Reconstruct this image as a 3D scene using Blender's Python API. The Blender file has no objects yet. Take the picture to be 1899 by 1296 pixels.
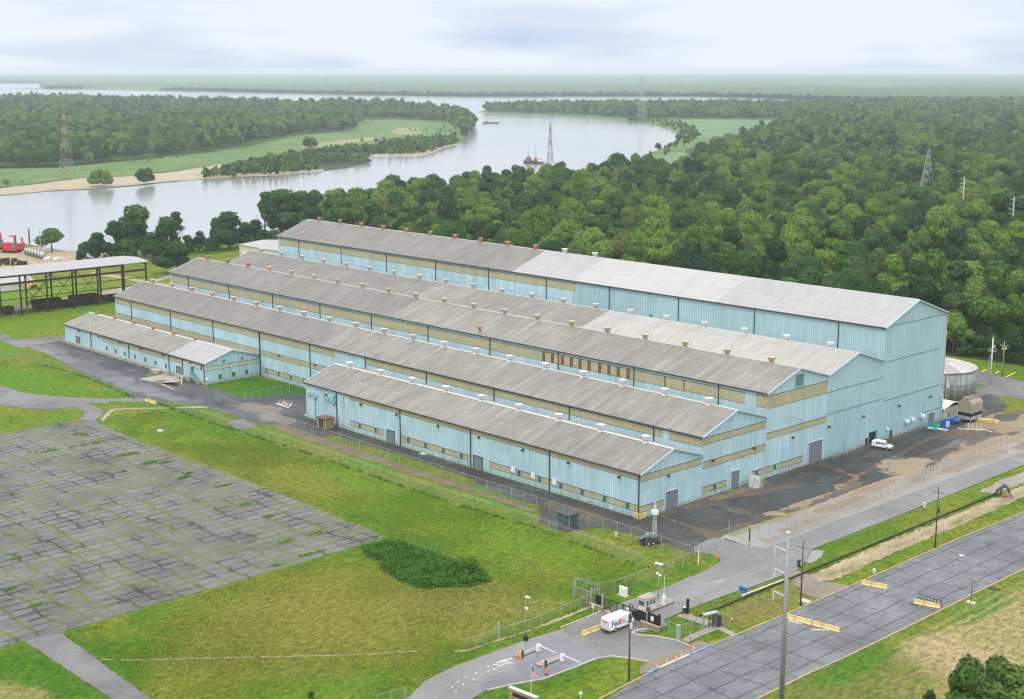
import bpy, math, random
import numpy as np
from mathutils import Vector, Matrix

RND = random.Random(7)
NR = np.random.default_rng(11)
scene = bpy.context.scene
COL = scene.collection

# ------------------------------------------------------------------ camera, world, sun, exposure
FPX, CXP, CYP, CAMH = 2599.0, 949.5, 648.0, 100.0
PITCH = math.atan(521 / FPX)
YAW = math.radians(136.68)
Fh = np.array([math.cos(YAW), math.sin(YAW), 0.0]); Rt = np.array([math.sin(YAW), -math.cos(YAW), 0.0])
Fw = Fh * math.cos(PITCH) - np.array([0, 0, math.sin(PITCH)])
Up = Fh * math.sin(PITCH) + np.array([0, 0, math.cos(PITCH)])
CAM = np.array([0.0, 0.0, CAMH])
cam_data = bpy.data.cameras.new('camera')
cam = bpy.data.objects.new('camera', cam_data); COL.objects.link(cam)
cam.matrix_world = Matrix(((Rt[0], Up[0], -Fw[0], 0), (Rt[1], Up[1], -Fw[1], 0), (Rt[2], Up[2], -Fw[2], CAMH), (0, 0, 0, 1)))
cam_data.sensor_width = 36.0
cam_data.lens = FPX * 36.0 / 1899.0
cam_data.clip_start = 1.0
cam_data.clip_end = 60000.0
cam_data.dof.use_dof = True
cam_data.dof.focus_distance = 400.0
cam_data.dof.aperture_fstop = 0.11
scene.camera = cam

SUN_EL, SUN_AZ = math.radians(58), math.radians(-70)     # azimuth of the sun in the xy plane (from +x, counter-clockwise)
world = bpy.data.worlds.new('World'); scene.world = world
world.use_nodes = True
wt = world.node_tree; wt.nodes.clear()
wo = wt.nodes.new('ShaderNodeOutputWorld'); wb = wt.nodes.new('ShaderNodeBackground')
sky = wt.nodes.new('ShaderNodeTexSky'); sky.sky_type = 'NISHITA'; sky.sun_disc = False
sky.sun_elevation = SUN_EL; sky.sun_rotation = math.radians(90) - SUN_AZ
sky.altitude = 50; sky.air_density = 1.0; sky.dust_density = 1.5
tcw = wt.nodes.new('ShaderNodeTexCoord')
mpw = wt.nodes.new('ShaderNodeMapping'); mpw.inputs['Scale'].default_value = (5, 5, 26)
mpw.inputs['Location'].default_value = (3.1, 0.4, 1.35)
nzw = wt.nodes.new('ShaderNodeTexNoise'); nzw.inputs['Scale'].default_value = 1.0
nzw.inputs['Detail'].default_value = 5; nzw.inputs['Roughness'].default_value = 0.5
crw = wt.nodes.new('ShaderNodeValToRGB')
crw.color_ramp.elements[0].position = 0.30; crw.color_ramp.elements[0].color = (0.30, 0.30, 0.30, 1)
crw.color_ramp.elements[1].position = 0.56; crw.color_ramp.elements[1].color = (0.97, 0.97, 0.97, 1)
skm = wt.nodes.new('ShaderNodeMix'); skm.data_type = 'RGBA'; skm.blend_type = 'MIX'
skm.inputs[6].default_value = (5.2, 7.0, 9.8, 1)        # thin high overcast, physical units of the sky texture
skm.inputs[0].default_value = 0.65
cmx = wt.nodes.new('ShaderNodeMix'); cmx.data_type = 'RGBA'
cmx.inputs[7].default_value = (8.9, 9.15, 9.5, 1)        # cloud deck
wt.links.new(tcw.outputs['Generated'], mpw.inputs['Vector']); wt.links.new(mpw.outputs[0], nzw.inputs['Vector'])
wt.links.new(nzw.outputs['Fac'], crw.inputs[0]); wt.links.new(crw.outputs[0], cmx.inputs[0])
wt.links.new(sky.outputs[0], skm.inputs[7]); 
skm.inputs[0].default_value = 0.25
wt.links.new(skm.outputs[2], cmx.inputs[6])
# an overcast sky is brighter overhead than at the horizon
spw = wt.nodes.new('ShaderNodeSeparateXYZ'); wt.links.new(tcw.outputs['Generated'], spw.inputs[0])
mrw = wt.nodes.new('ShaderNodeMapRange'); mrw.inputs[1].default_value = 0.05; mrw.inputs[2].default_value = 0.8; mrw.inputs[3].default_value = 1.0; mrw.inputs[4].default_value = 2.7
wt.links.new(spw.outputs[2], mrw.inputs[0])
vmw = wt.nodes.new('ShaderNodeVectorMath'); vmw.operation = 'SCALE'
tmx = wt.nodes.new('ShaderNodeMix'); tmx.data_type = 'RGBA'; tmx.blend_type = 'MULTIPLY'; tmx.inputs[0].default_value = 1.0
trp = wt.nodes.new('ShaderNodeMix'); trp.data_type = 'RGBA'; trp.inputs[6].default_value = (0.97, 1.0, 1.05, 1); trp.inputs[7].default_value = (1.04, 1.0, 0.95, 1)
tmr = wt.nodes.new('ShaderNodeMapRange'); tmr.inputs[1].default_value = 0.06; tmr.inputs[2].default_value = 0.35
wt.links.new(spw.outputs[2], tmr.inputs[0]); wt.links.new(tmr.outputs[0], trp.inputs[0])
wt.links.new(cmx.outputs[2], tmx.inputs[6]); wt.links.new(trp.outputs[2], tmx.inputs[7]); wt.links.new(tmx.outputs[2], vmw.inputs[0]); wt.links.new(mrw.outputs[0], vmw.inputs['Scale']); wt.links.new(vmw.outputs[0], wb.inputs['Color'])
wb.inputs['Strength'].default_value = 0.1
wt.links.new(wb.outputs[0], wo.inputs['Surface'])

sun_d = bpy.data.lights.new('sun', 'SUN'); sun_d.energy = 1.25; sun_d.angle = math.radians(10); sun_d.color = (1.0, 0.96, 0.9)
sun = bpy.data.objects.new('sun', sun_d); COL.objects.link(sun)
sdir = Vector((math.cos(SUN_EL) * math.cos(SUN_AZ), math.cos(SUN_EL) * math.sin(SUN_AZ), math.sin(SUN_EL)))
sun.rotation_euler = sdir.to_track_quat('Z', 'Y').to_euler()
sun.location = (0, 0, 400)
scene.view_settings.view_transform = 'Standard'; scene.view_settings.look = 'None'
scene.view_settings.exposure = 0.0; scene.view_settings.gamma = 1.0
scene.render.engine = 'CYCLES'
scene.cycles.use_denoising = True; scene.cycles.filter_width = 1.05
scene.cycles.max_bounces = 6; scene.cycles.diffuse_bounces = 3; scene.cycles.glossy_bounces = 2
scene.cycles.transparent_max_bounces = 12; scene.cycles.volume_bounces = 3
scene.cycles.sample_clamp_indirect = 4.0

# ------------------------------------------------------------------ geometry helpers
def G(px, py, z=0.0):
    """ground point (height z) seen at this place of the photograph (1899 x 1296)"""
    d = Fw * FPX + Rt * (px - CXP) - Up * (py - CYP)
    t = (z - CAMH) / d[2]
    p = CAM + t * d
    return (float(p[0]), float(p[1]), float(z))

def PXP(px, py, X):
    d = Fw * FPX + Rt * (px - CXP) - Up * (py - CYP)
    p = CAM + d * (X / d[0]); return float(p[1]), float(p[2])

def proj(P):
    d = np.asarray(P, float) - CAM
    z = d @ Fw
    return CXP + FPX * (d @ Rt) / z, CYP - FPX * (d @ Up) / z, z

def prop(o, label=None, cat=None, group=None, kind=None):
    if label: o['label'] = label
    if cat: o['category'] = cat
    if group: o['group'] = group
    if kind: o['kind'] = kind
    return o

def empty(name, loc, rz=0.0, label=None, cat=None, group=None):
    o = bpy.data.objects.new(name, None); COL.objects.link(o)
    o.location = loc; o.rotation_euler = (0, 0, rz); o.empty_display_size = 0.5
    return prop(o, label, cat, group)

class MB:
    def __init__(s, origin=(0, 0, 0)):
        s.v = []; s.f = []; s.m = []; s.o = origin
    def face(s, pts, mi=0):
        n = len(s.v); s.v.extend([(p[0], p[1], p[2]) for p in pts]); s.f.append(tuple(range(n, n + len(pts)))); s.m.append(mi); return s
    def box(s, x0, x1, y0, y1, z0, z1, mi=0, taper=0.0):
        n = len(s.v); t = taper
        s.v += [(x0, y0, z0), (x1, y0, z0), (x1, y1, z0), (x0, y1, z0),
                (x0 + t, y0 + t, z1), (x1 - t, y0 + t, z1), (x1 - t, y1 - t, z1), (x0 + t, y1 - t, z1)]
        for f in ((0, 3, 2, 1), (4, 5, 6, 7), (0, 1, 5, 4), (1, 2, 6, 5), (2, 3, 7, 6), (3, 0, 4, 7)):
            s.f.append(tuple(n + i for i in f)); s.m.append(mi)
        return s
    def prism(s, prof, axis, a, b, mi=0):
        """prof: 2d points; extruded along axis from a to b ('x': (y,z), 'y': (x,z), 'z': (x,y))"""
        n = len(s.v); k = len(prof)
        for t in (a, b):
            for p, q in prof:
                s.v.append((t, p, q) if axis == 'x' else (p, t, q) if axis == 'y' else (p, q, t))
        s.f.append(tuple(n + i for i in range(k))[::-1]); s.m.append(mi)
        s.f.append(tuple(n + k + i for i in range(k))); s.m.append(mi)
        for i in range(k):
            j = (i + 1) % k
            s.f.append((n + i, n + j, n + k + j, n + k + i)); s.m.append(mi)
        return s
    def tube(s, p0, p1, r0, r1=None, n=6, mi=0, cap=True):
        r1 = r0 if r1 is None else r1
        p0 = Vector(p0); p1 = Vector(p1); d = (p1 - p0)
        if d.length < 1e-6: return s
        d.normalize()
        u = d.cross(Vector((0, 0, 1)))
        if u.length < 1e-3: u = Vector((1, 0, 0))
        u.normalize(); w = d.cross(u)
        b = len(s.v)
        for p, r in ((p0, r0), (p1, r1)):
            for i in range(n):
                a = 2 * math.pi * i / n
                s.v.append(tuple(p + u * (r * math.cos(a)) + w * (r * math.sin(a))))
        for i in range(n):
            j = (i + 1) % n
            s.f.append((b + i, b + j, b + n + j, b + n + i)); s.m.append(mi)
        if cap:
            s.f.append(tuple(b + i for i in range(n))[::-1]); s.m.append(mi)
            s.f.append(tuple(b + n + i for i in range(n))); s.m.append(mi)
        return s
    def lathe(s, c, prof, n=16, mi=0):
        b = len(s.v); k = len(prof)
        for r, z in prof:
            for i in range(n):
                a = 2 * math.pi * i / n
                s.v.append((c[0] + r * math.cos(a), c[1] + r * math.sin(a), c[2] + z))
        for q in range(k - 1):
            for i in range(n):
                j = (i + 1) % n
                s.f.append((b + q * n + i, b + q * n + j, b + (q + 1) * n + j, b + (q + 1) * n + i)); s.m.append(mi)
        s.f.append(tuple(b + i for i in range(n))[::-1]); s.m.append(mi)
        s.f.append(tuple(b + (k - 1) * n + i for i in range(n))); s.m.append(mi)
        return s
    def mesh(s, name, mats, smooth=False):
        me = bpy.data.meshes.new(name)
        o = s.o
        me.from_pydata([(x - o[0], y - o[1], z - o[2]) for x, y, z in s.v], [], s.f)
        mats = mats if isinstance(mats, (list, tuple)) else [mats]
        for m in mats: me.materials.append(m)
        if len(mats) > 1: me.polygons.foreach_set('material_index', s.m)
        if smooth: me.polygons.foreach_set('use_smooth', [True] * len(s.f))
        me.update(); return me
    def build(s, name, mats, parent=None, smooth=False, loc=None):
        o = bpy.data.objects.new(name, s.mesh(name, mats, smooth)); COL.objects.link(o)
        if parent is not None: o.parent = parent
        if loc is not None: o.location = loc
        return o

def link(name, me, parent=None, loc=(0, 0, 0), rz=0.0, scale=None):
    o = bpy.data.objects.new(name, me); COL.objects.link(o)
    o.parent = parent; o.location = loc; o.rotation_euler = (0, 0, rz)
    if scale: o.scale = scale
    return o

def copy_tree(o, parent=None):
    c = o.copy(); COL.objects.link(c); c.parent = parent
    for ch in list(o.children): copy_tree(ch, c)
    return c

def place(o, loc, rz=0.0, label=None):
    o.location = loc; o.rotation_euler = (0, 0, rz)
    if label: o['label'] = label
    return o

def np_mesh(name, V, Fc, mats, k=4, mi=None, smooth=False):
    me = bpy.data.meshes.new(name)
    nf = len(Fc)
    me.vertices.add(len(V)); me.vertices.foreach_set('co', np.asarray(V, np.float32).ravel())
    me.loops.add(nf * k); me.loops.foreach_set('vertex_index', np.asarray(Fc, np.int32).ravel())
    me.polygons.add(nf); me.polygons.foreach_set('loop_start', np.arange(0, nf * k, k, dtype=np.int32))
    me.polygons.foreach_set('loop_total', np.full(nf, k, np.int32))
    for m in (mats if isinstance(mats, (list, tuple)) else [mats]): me.materials.append(m)
    if mi is not None: me.polygons.foreach_set('material_index', np.asarray(mi, np.int32))
    if smooth: me.polygons.foreach_set('use_smooth', np.ones(nf, bool))
    me.update(calc_edges=True); me.validate(); return me

# ------------------------------------------------------------------ material helpers
class NT:
    def __init__(s, name):
        s.m = bpy.data.materials.new(name); s.m.use_nodes = True
        s.t = s.m.node_tree; s.t.nodes.clear()
        s.out = s.t.nodes.new('ShaderNodeOutputMaterial')
        s.b = s.t.nodes.new('ShaderNodeBsdfPrincipled'); s.t.links.new(s.b.outputs[0], s.out.inputs[0])
        s.b.inputs['Roughness'].default_value = 0.8
        s.b.inputs['Specular IOR Level'].default_value = 0.3
    def n(s, k): return s.t.nodes.new(k)
    def l(s, a, b): s.t.links.new(a, b)
    def obj(s): return s.n('ShaderNodeTexCoord').outputs['Object']
    def pos(s): return s.n('ShaderNodeNewGeometry').outputs['Position']
    def mapv(s, v, scale=(1, 1, 1), rot=(0, 0, 0), loc=(0, 0, 0)):
        q = s.n('ShaderNodeMapping'); q.inputs['Scale'].default_value = scale; q.inputs['Rotation'].default_value = rot
        q.inputs['Location'].default_value = loc
        s.l(v, q.inputs[0]); return q.outputs[0]
    def noise(s, v, scale, detail=4, rough=0.55, dist=0.0):
        q = s.n('ShaderNodeTexNoise'); q.inputs['Scale'].default_value = scale; q.inputs['Detail'].default_value = detail
        q.inputs['Roughness'].default_value = rough; q.inputs['Distortion'].default_value = dist
        s.l(v, q.inputs['Vector']); return q.outputs['Fac']
    def math(s, op, a, b=None, c=None, clamp=False):
        q = s.n('ShaderNodeMath'); q.operation = op; q.use_clamp = clamp
        for i, x in enumerate((a, b, c)):
            if x is None: continue
            if isinstance(x, (int, float)): q.inputs[i].default_value = x
            else: s.l(x, q.inputs[i])
        return q.outputs[0]
    def ramp(s, f, lo, hi, a=0.0, b=1.0):
        q = s.n('ShaderNodeMapRange'); q.interpolation_type = 'SMOOTHSTEP'
        q.inputs[1].default_value = lo; q.inputs[2].default_value = hi; q.inputs[3].default_value = a; q.inputs[4].default_value = b
        s.l(f, q.inputs[0]); return q.outputs[0]
    def mix(s, f, a, b, mode='MIX'):
        q = s.n('ShaderNodeMix'); q.data_type = 'RGBA'; q.blend_type = mode
        for i, x in ((0, f), (6, a), (7, b)):
            if isinstance(x, (int, float)): q.inputs[i].default_value = x
            elif isinstance(x, tuple): q.inputs[i].default_value = (x[0], x[1], x[2], 1)
            else: s.l(x, q.inputs[i])
        return q.outputs[2]
    def sep(s, v):
        q = s.n('ShaderNodeSeparateXYZ'); s.l(v, q.inputs[0]); return q.outputs
    def comb(s, x, y, z):
        q = s.n('ShaderNodeCombineXYZ')
        for i, a in enumerate((x, y, z)):
            if isinstance(a, (int, float)): q.inputs[i].default_value = a
            else: s.l(a, q.inputs[i])
        return q.outputs[0]
    def scale(s, c, f):
        """colour c times value f"""
        q = s.n('ShaderNodeVectorMath'); q.operation = 'SCALE'
        if isinstance(c, tuple): q.inputs[0].default_value = c
        else: s.l(c, q.inputs[0])
        if isinstance(f, (int, float)): q.inputs['Scale'].default_value = f
        else: s.l(f, q.inputs['Scale'])
        return q.outputs[0]
    def color(s, c): 
        if isinstance(c, tuple): s.b.inputs['Base Color'].default_value = (c[0], c[1], c[2], 1)
        else: s.l(c, s.b.inputs['Base Color'])
    def bump(s, h, strength=0.5, dist=0.1):
        q = s.n('ShaderNodeBump'); q.inputs['Strength'].default_value = strength; q.inputs['Distance'].default_value = dist
        s.l(h, q.inputs['Height']); s.l(q.outputs[0], s.b.inputs['Normal'])
    def rough(s, r): 
        if isinstance(r, (int, float)): s.b.inputs['Roughness'].default_value = r
        else: s.l(r, s.b.inputs['Roughness'])
    def blob(s, P, cx, cy, rx, ry, rot, nz, amp=0.6, soft=0.25):
        """soft-edged uneven patch in world metres, 1 inside"""
        q = s.mapv(P, (1, 1, 1), (0, 0, 0), (-cx, -cy, 0))
        q = s.mapv(q, (1.0, 1.0, 0), (0, 0, -rot))
        q = s.mapv(q, (1.0 / rx, 1.0 / ry, 0))
        ln = s.n('ShaderNodeVectorMath'); ln.operation = 'LENGTH'; s.l(q, ln.inputs[0])
        d = s.math('ADD', ln.outputs['Value'], s.math('MULTIPLY', s.math('SUBTRACT', nz, 0.5), -2 * amp))
        return s.ramp(d, 1 - soft, 1 + soft, 1, 0)

def simple(name, c, rough=0.6, var=0.12, scale=1.5, metal=0.0, dirt=None, dscale=0.6, bump=0.0):
    t = NT(name); P = t.obj()
    n1 = t.noise(P, scale, 5, 0.6)
    f = t.ramp(n1, 0.25, 0.75, 1 - var, 1 + var)
    c2 = t.scale(c, f)
    if dirt is not None:
        n2 = t.noise(t.mapv(P, (1, 1, 0.35)), dscale, 6, 0.65)
        c2 = t.mix(t.ramp(n2, 0.5, 0.72, 0, 0.85), c2, dirt)
    t.color(c2); t.rough(rough); t.b.inputs['Metallic'].default_value = metal
    if bump: t.bump(n1, bump, 0.05)
    return t.m

M = {}
M['white'] = simple('white_paint', (0.72, 0.73, 0.74), 0.45, 0.05)
M['offwhite'] = simple('weathered_white', (0.62, 0.61, 0.57), 0.6, 0.08, dirt=(0.3, 0.27, 0.22))
M['cream_wall'] = simple('cream_cladding', (0.56, 0.53, 0.43), 0.7, 0.06)
M['grey_metal'] = simple('galvanised_steel', (0.36, 0.38, 0.39), 0.5, 0.12, 3, 0.3)
M['dark_metal'] = simple('dark_steel', (0.045, 0.045, 0.05), 0.55, 0.2, 2)
M['black'] = simple('black_rubber', (0.02, 0.02, 0.022), 0.7, 0.2)
M['rust'] = simple('rusted_steel', (0.20, 0.075, 0.04), 0.85, 0.35, 1.2, dirt=(0.05, 0.03, 0.025))
M['rust_vent'] = simple('rusty_vent_steel', (0.36, 0.15, 0.08), 0.8, 0.3, 1.5, dirt=(0.55, 0.38, 0.28), dscale=1.1)
M['rust_pale'] = simple('faded_rusty_steel', (0.50, 0.33, 0.24), 0.8, 0.2, 1.5, dirt=(0.55, 0.48, 0.40), dscale=1.1)
M['beige'] = simple('beige_vent_paint', (0.42, 0.37, 0.25), 0.7, 0.12, 1.5, dirt=(0.22, 0.16, 0.1))
M['vent_grey'] = simple('pale_grey_vent', (0.46, 0.44, 0.41), 0.6, 0.1, dirt=(0.3, 0.26, 0.22))
M['vent_white'] = simple('white_vent_paint', (0.55, 0.55, 0.54), 0.5, 0.06)
M['concrete'] = simple('concrete', (0.34, 0.32, 0.28), 0.9, 0.18, 0.7, dirt=(0.16, 0.14, 0.12), bump=0.3)
M['conc_pale'] = simple('pale_concrete', (0.45, 0.43, 0.38), 0.9, 0.14, 0.7)
M['yellow_conc'] = simple('yellow_painted_concrete', (0.66, 0.50, 0.20), 0.85, 0.12, 0.9, dirt=(0.36, 0.27, 0.15), dscale=0.8)
M['yellow'] = simple('yellow_paint', (0.75, 0.48, 0.06), 0.5, 0.1)
M['orange'] = simple('orange_plastic', (0.80, 0.16, 0.03), 0.5, 0.08)
M['red'] = simple('red_paint', (0.55, 0.03, 0.03), 0.5, 0.2)
M['teal'] = simple('teal_paint', (0.06, 0.32, 0.30), 0.6, 0.15)
M['blue'] = simple('blue_paint', (0.02, 0.12, 0.42), 0.5, 0.15)
M['blue_curb'] = simple('faded_blue_paint', (0.10, 0.22, 0.45), 0.8, 0.2, 1.0, dirt=(0.35, 0.36, 0.36))
M['glass'] = simple('window_glass', (0.05, 0.09, 0.10), 0.12, 0.3, 0.8)
M['pane_teal'] = simple('teal_window_glass', (0.10, 0.22, 0.22), 0.2, 0.3, 0.9)
M['trim_blue'] = simple('blue_metal_trim', (0.40, 0.53, 0.56), 0.5, 0.06)
M['trim_teal'] = simple('teal_metal_trim', (0.20, 0.36, 0.38), 0.5, 0.1)
M['pipe_dark'] = simple('dark_gutter', (0.05, 0.06, 0.065), 0.7, 0.25, 0.7, dirt=(0.14, 0.10, 0.08))
M['ridge_white'] = simple('pale_ridge_cap', (0.46, 0.45, 0.43), 0.5, 0.1, 0.5, dirt=(0.38, 0.36, 0.34))
M['door_grey'] = simple('grey_roller_door', (0.17, 0.19, 0.22), 0.5, 0.1, 0.8)
M['brown_wood'] = simple('brown_timber', (0.16, 0.09, 0.05), 0.85, 0.3, 1.5)
M['tan'] = simple('tan_wood', (0.34, 0.24, 0.14), 0.85, 0.25, 1.2)
M['brick_tan'] = simple('tan_block', (0.30, 0.22, 0.14), 0.9, 0.2, 2.2)
M['bark'] = simple('bark', (0.10, 0.08, 0.06), 0.95, 0.3, 2.0, bump=0.4)
M['pole_wood'] = simple('creosoted_pole', (0.075, 0.06, 0.05), 0.9, 0.3, 1.5)
M['pole_steel'] = simple('weathered_steel_pole', (0.24, 0.27, 0.26), 0.5, 0.1, 0.5, 0.3)
M['skin'] = simple('skin', (0.35, 0.2, 0.14), 0.6, 0.05)
M['cloth_dark'] = simple('dark_cloth', (0.03, 0.03, 0.04), 0.9, 0.2)
M['cloth_grey'] = simple('grey_cloth', (0.35, 0.33, 0.32), 0.9, 0.1)
M['cloth_red'] = simple('maroon_cloth', (0.25, 0.05, 0.05), 0.9, 0.1)
M['lamp_white'] = simple('lamp_head', (0.75, 0.76, 0.78), 0.35, 0.04)
M['galv_post'] = simple('galvanised_post', (0.30, 0.31, 0.30), 0.55, 0.12, 1.2)
M['vehicle_white'] = simple('white_vehicle_paint', (0.78, 0.79, 0.80), 0.28, 0.03, 0.8)
M['purple'] = simple('purple_vinyl', (0.07, 0.02, 0.24), 0.4, 0.02)
M['red_vinyl'] = simple('red_vinyl', (0.75, 0.05, 0.02), 0.4, 0.02)
M['black_vinyl'] = simple('black_vinyl', (0.03, 0.03, 0.03), 0.4, 0.02)
M['orange_vinyl'] = simple('orange_vinyl', (0.75, 0.22, 0.03), 0.4, 0.02)

def chain_mat():
    t = NT('chain_link'); P = t.obj(); x = t.sep(P)
    u = t.math('ADD', x[0], x[1])
    a = t.math('FRACT', t.math('MULTIPLY', t.math('ADD', u, x[2]), 4.5))
    b = t.math('FRACT', t.math('MULTIPLY', t.math('SUBTRACT', u, x[2]), 4.5))
    w = t.math('MAXIMUM', t.math('LESS_THAN', a, 0.06), t.math('LESS_THAN', b, 0.06))
    t.color((0.22, 0.25, 0.22)); t.b.inputs['Metallic'].default_value = 0.3
    t.l(w, t.b.inputs['Alpha']); return t.m
M['clear_glass'] = simple('clear_glass', (0.10, 0.16, 0.15), 0.1, 0.1); M['clear_glass'].node_tree.nodes['Principled BSDF'].inputs['Alpha'].default_value = 0.4
M['chain'] = chain_mat()

def wall_mat(name, c, ribs=0.22, pitch=0.66, streak=0.10, patch=0.10, stain=(0.22, 0.35, 0.36)):
    t = NT(name); P = t.obj(); x = t.sep(P)
    u = t.math('ADD', x[0], x[1])
    fr = t.math('FRACT', t.math('MULTIPLY', u, 1.0 / pitch))
    tri = t.math('ABSOLUTE', t.math('SUBTRACT', fr, 0.5))
    rib = t.ramp(tri, 0.12, 0.34, 1 - ribs, 1 + ribs * 0.45)
    vec = t.comb(t.math('MULTIPLY', u, 1.1), 0.0, t.math('MULTIPLY', x[2], 0.09))
    st = t.noise(vec, 1.0, 5, 0.6)
    f = t.math('MULTIPLY', rib, t.ramp(st, 0.3, 0.7, 1 - streak, 1 + streak))
    # panels of slightly different age
    cell = t.n('ShaderNodeTexWhiteNoise'); cell.noise_dimensions = '2D'
    t.l(t.comb(t.math('FLOOR', t.math('MULTIPLY', u, 1 / (pitch * 5))), t.math('FLOOR', t.math('MULTIPLY', x[2], 0.16)), 0), cell.inputs['Vector'])
    f = t.math('MULTIPLY', f, t.ramp(cell.outputs['Value'], 0, 1, 1 - patch * 0.35, 1 + patch * 0.35))
    col = t.scale(c, f)
    # run-off stains below eaves and fixings, grime near the ground
    sv = t.comb(t.math('MULTIPLY', u, 2.3), 0.0, t.math('MULTIPLY', x[2], 0.22))
    sn = t.noise(sv, 0.8, 6, 0.7)
    col = t.mix(t.ramp(sn, 0.60, 0.80, 0, 0.5), col, stain)
    big = t.noise(P, 0.06, 3, 0.5)
    col = t.mix(t.ramp(big, 0.45, 0.7, 0, 0.25), col, t.scale(c, 0.82))
    gz_ = t.math('MULTIPLY', t.ramp(x[2], 0.2, 1.6, 0.75, 0), t.ramp(t.noise(t.mapv(P, (1, 1, .4)), 0.9, 5, .7), .35, .65))
    col = t.mix(gz_, col, (0.20, 0.19, 0.15))
    rs = t.noise(t.comb(t.math('MULTIPLY', u, 1.1), 0.7, t.math('MULTIPLY', x[2], 0.10)), 1.3, 5, .65)
    col = t.mix(t.ramp(rs, .66, .74, 0, .55), col, (0.24, 0.17, 0.11))
    t.color(col); t.rough(0.55)
    t.bump(tri, 0.35, 0.12)
    return t.m
M['wall_blue'] = wall_mat('blue_corrugated_wall', (0.385, 0.548, 0.598), ribs=0.085, patch=0.2)
M['wall_teal'] = wall_mat('aqua_sheet_wall', (0.33, 0.485, 0.513), ribs=0.035, streak=0.08)
M['wall_teal_ribs'] = wall_mat('aqua_ribbed_wall', (0.32, 0.475, 0.50), ribs=0.14, streak=0.08)
M['panel_cream'] = wall_mat('cream_wall_panel', (0.385, 0.365, 0.225), ribs=0.05, streak=0.08, patch=0.14, stain=(0.34, 0.30, 0.17))
M['panel_pale'] = wall_mat('pale_cream_wall_panel', (0.50, 0.50, 0.40), ribs=0.04, streak=0.05)

def roof_mat(name, hi, lo, var=0.12, groove=0.5, pitch=0.66, stain=(0.16, 0.14, 0.12), stainf=0.4, rough=0.6, wash=0.0):
    t = NT(name); P = t.obj(); x = t.sep(P)
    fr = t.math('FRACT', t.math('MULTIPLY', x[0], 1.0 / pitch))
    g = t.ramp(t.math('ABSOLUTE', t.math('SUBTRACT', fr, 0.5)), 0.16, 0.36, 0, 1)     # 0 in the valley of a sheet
    # each sheet has its own age
    cell = t.n('ShaderNodeTexWhiteNoise'); cell.noise_dimensions = '2D'
    t.l(t.comb(t.math('FLOOR', t.math('MULTIPLY', x[0], 1 / (pitch * 3))), t.math('FLOOR', t.math('MULTIPLY', x[1], 0.17)), 0), cell.inputs['Vector'])
    streak = t.noise(t.comb(t.math('MULTIPLY', x[0], 0.9), t.math('MULTIPLY', x[1], 0.07), 0.0), 1.0, 6, 0.65)
    big = t.noise(P, 0.035, 4, 0.55)
    f = t.math('MULTIPLY', t.ramp(cell.outputs['Value'], 0, 1, 1 - var * 0.6, 1 + var * 0.6), t.ramp(streak, 0.3, 0.7, 1 - var, 1 + var))
    f = t.math('MULTIPLY', f, t.ramp(big, 0.35, 0.65, 1 - var * 0.6, 1 + var * 0.4))
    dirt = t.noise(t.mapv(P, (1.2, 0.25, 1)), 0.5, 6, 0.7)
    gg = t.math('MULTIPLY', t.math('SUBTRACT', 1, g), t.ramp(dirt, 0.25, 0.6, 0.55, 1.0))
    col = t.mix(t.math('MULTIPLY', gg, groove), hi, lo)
    col = t.scale(col, f)
    col = t.mix(t.ramp(dirt, 0.58, 0.8, 0, stainf), col, stain)
    # lapped sheet ends across the slope
    yy = t.math('FRACT', t.math('MULTIPLY', x[1], 0.17))
    col = t.mix(t.math('MULTIPLY', t.math('LESS_THAN', yy, 0.035), 0.28), col, (0.12, 0.11, 0.10))
    if wash:     # rain has washed the sheets below each ridge vent clean
        d = t.math('MULTIPLY', t.math('ABSOLUTE', t.math('SUBTRACT', t.math('FRACT', t.math('ADD', t.math('MULTIPLY', t.math('ADD', x[0], 8.25), 1 / 14.28), 0.5)), 0.5)), 14.28)
        col = t.mix(t.math('MULTIPLY', t.ramp(d, 0.35, 1.1, wash, 0), t.ramp(streak, .35, .6, .4, 1)), col, (0.42, 0.41, 0.39))
    t.color(col); t.rough(rough); return t.m
M['roof_grey'] = roof_mat('grey_corrugated_roof', (0.262, 0.243, 0.215), (0.058, 0.052, 0.046), 0.15, 0.70, wash=0.14)
M['roof_dark'] = roof_mat('weathered_dark_roof', (0.198, 0.184, 0.166), (0.075, 0.068, 0.060), 0.14, 0.55)
M['roof_pale'] = roof_mat('pale_new_roof', (0.35, 0.342, 0.332), (0.165, 0.16, 0.155), 0.05, 0.5, stainf=0.15, stain=(0.4, 0.38, 0.36), rough=0.45)
M['roof_paler'] = roof_mat('white_smooth_roof', (0.375, 0.365, 0.352), (0.24, 0.232, 0.222), 0.05, 0.3, stainf=0.2, stain=(0.42, 0.40, 0.38), rough=0.45)
M['roof_cream'] = roof_mat('off_white_roof', (0.375, 0.36, 0.33), (0.155, 0.143, 0.128), 0.08, 0.55, stainf=0.35, stain=(0.38, 0.34, 0.28))
M['roof_lav'] = roof_mat('smooth_lavender_grey_roof', (0.32, 0.31, 0.315), (0.23, 0.22, 0.225), 0.05, 0.3)
M['roof_low'] = roof_mat('low_annex_roof', (0.225, 0.21, 0.185), (0.12, 0.11, 0.098), 0.14, 0.4)

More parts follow.
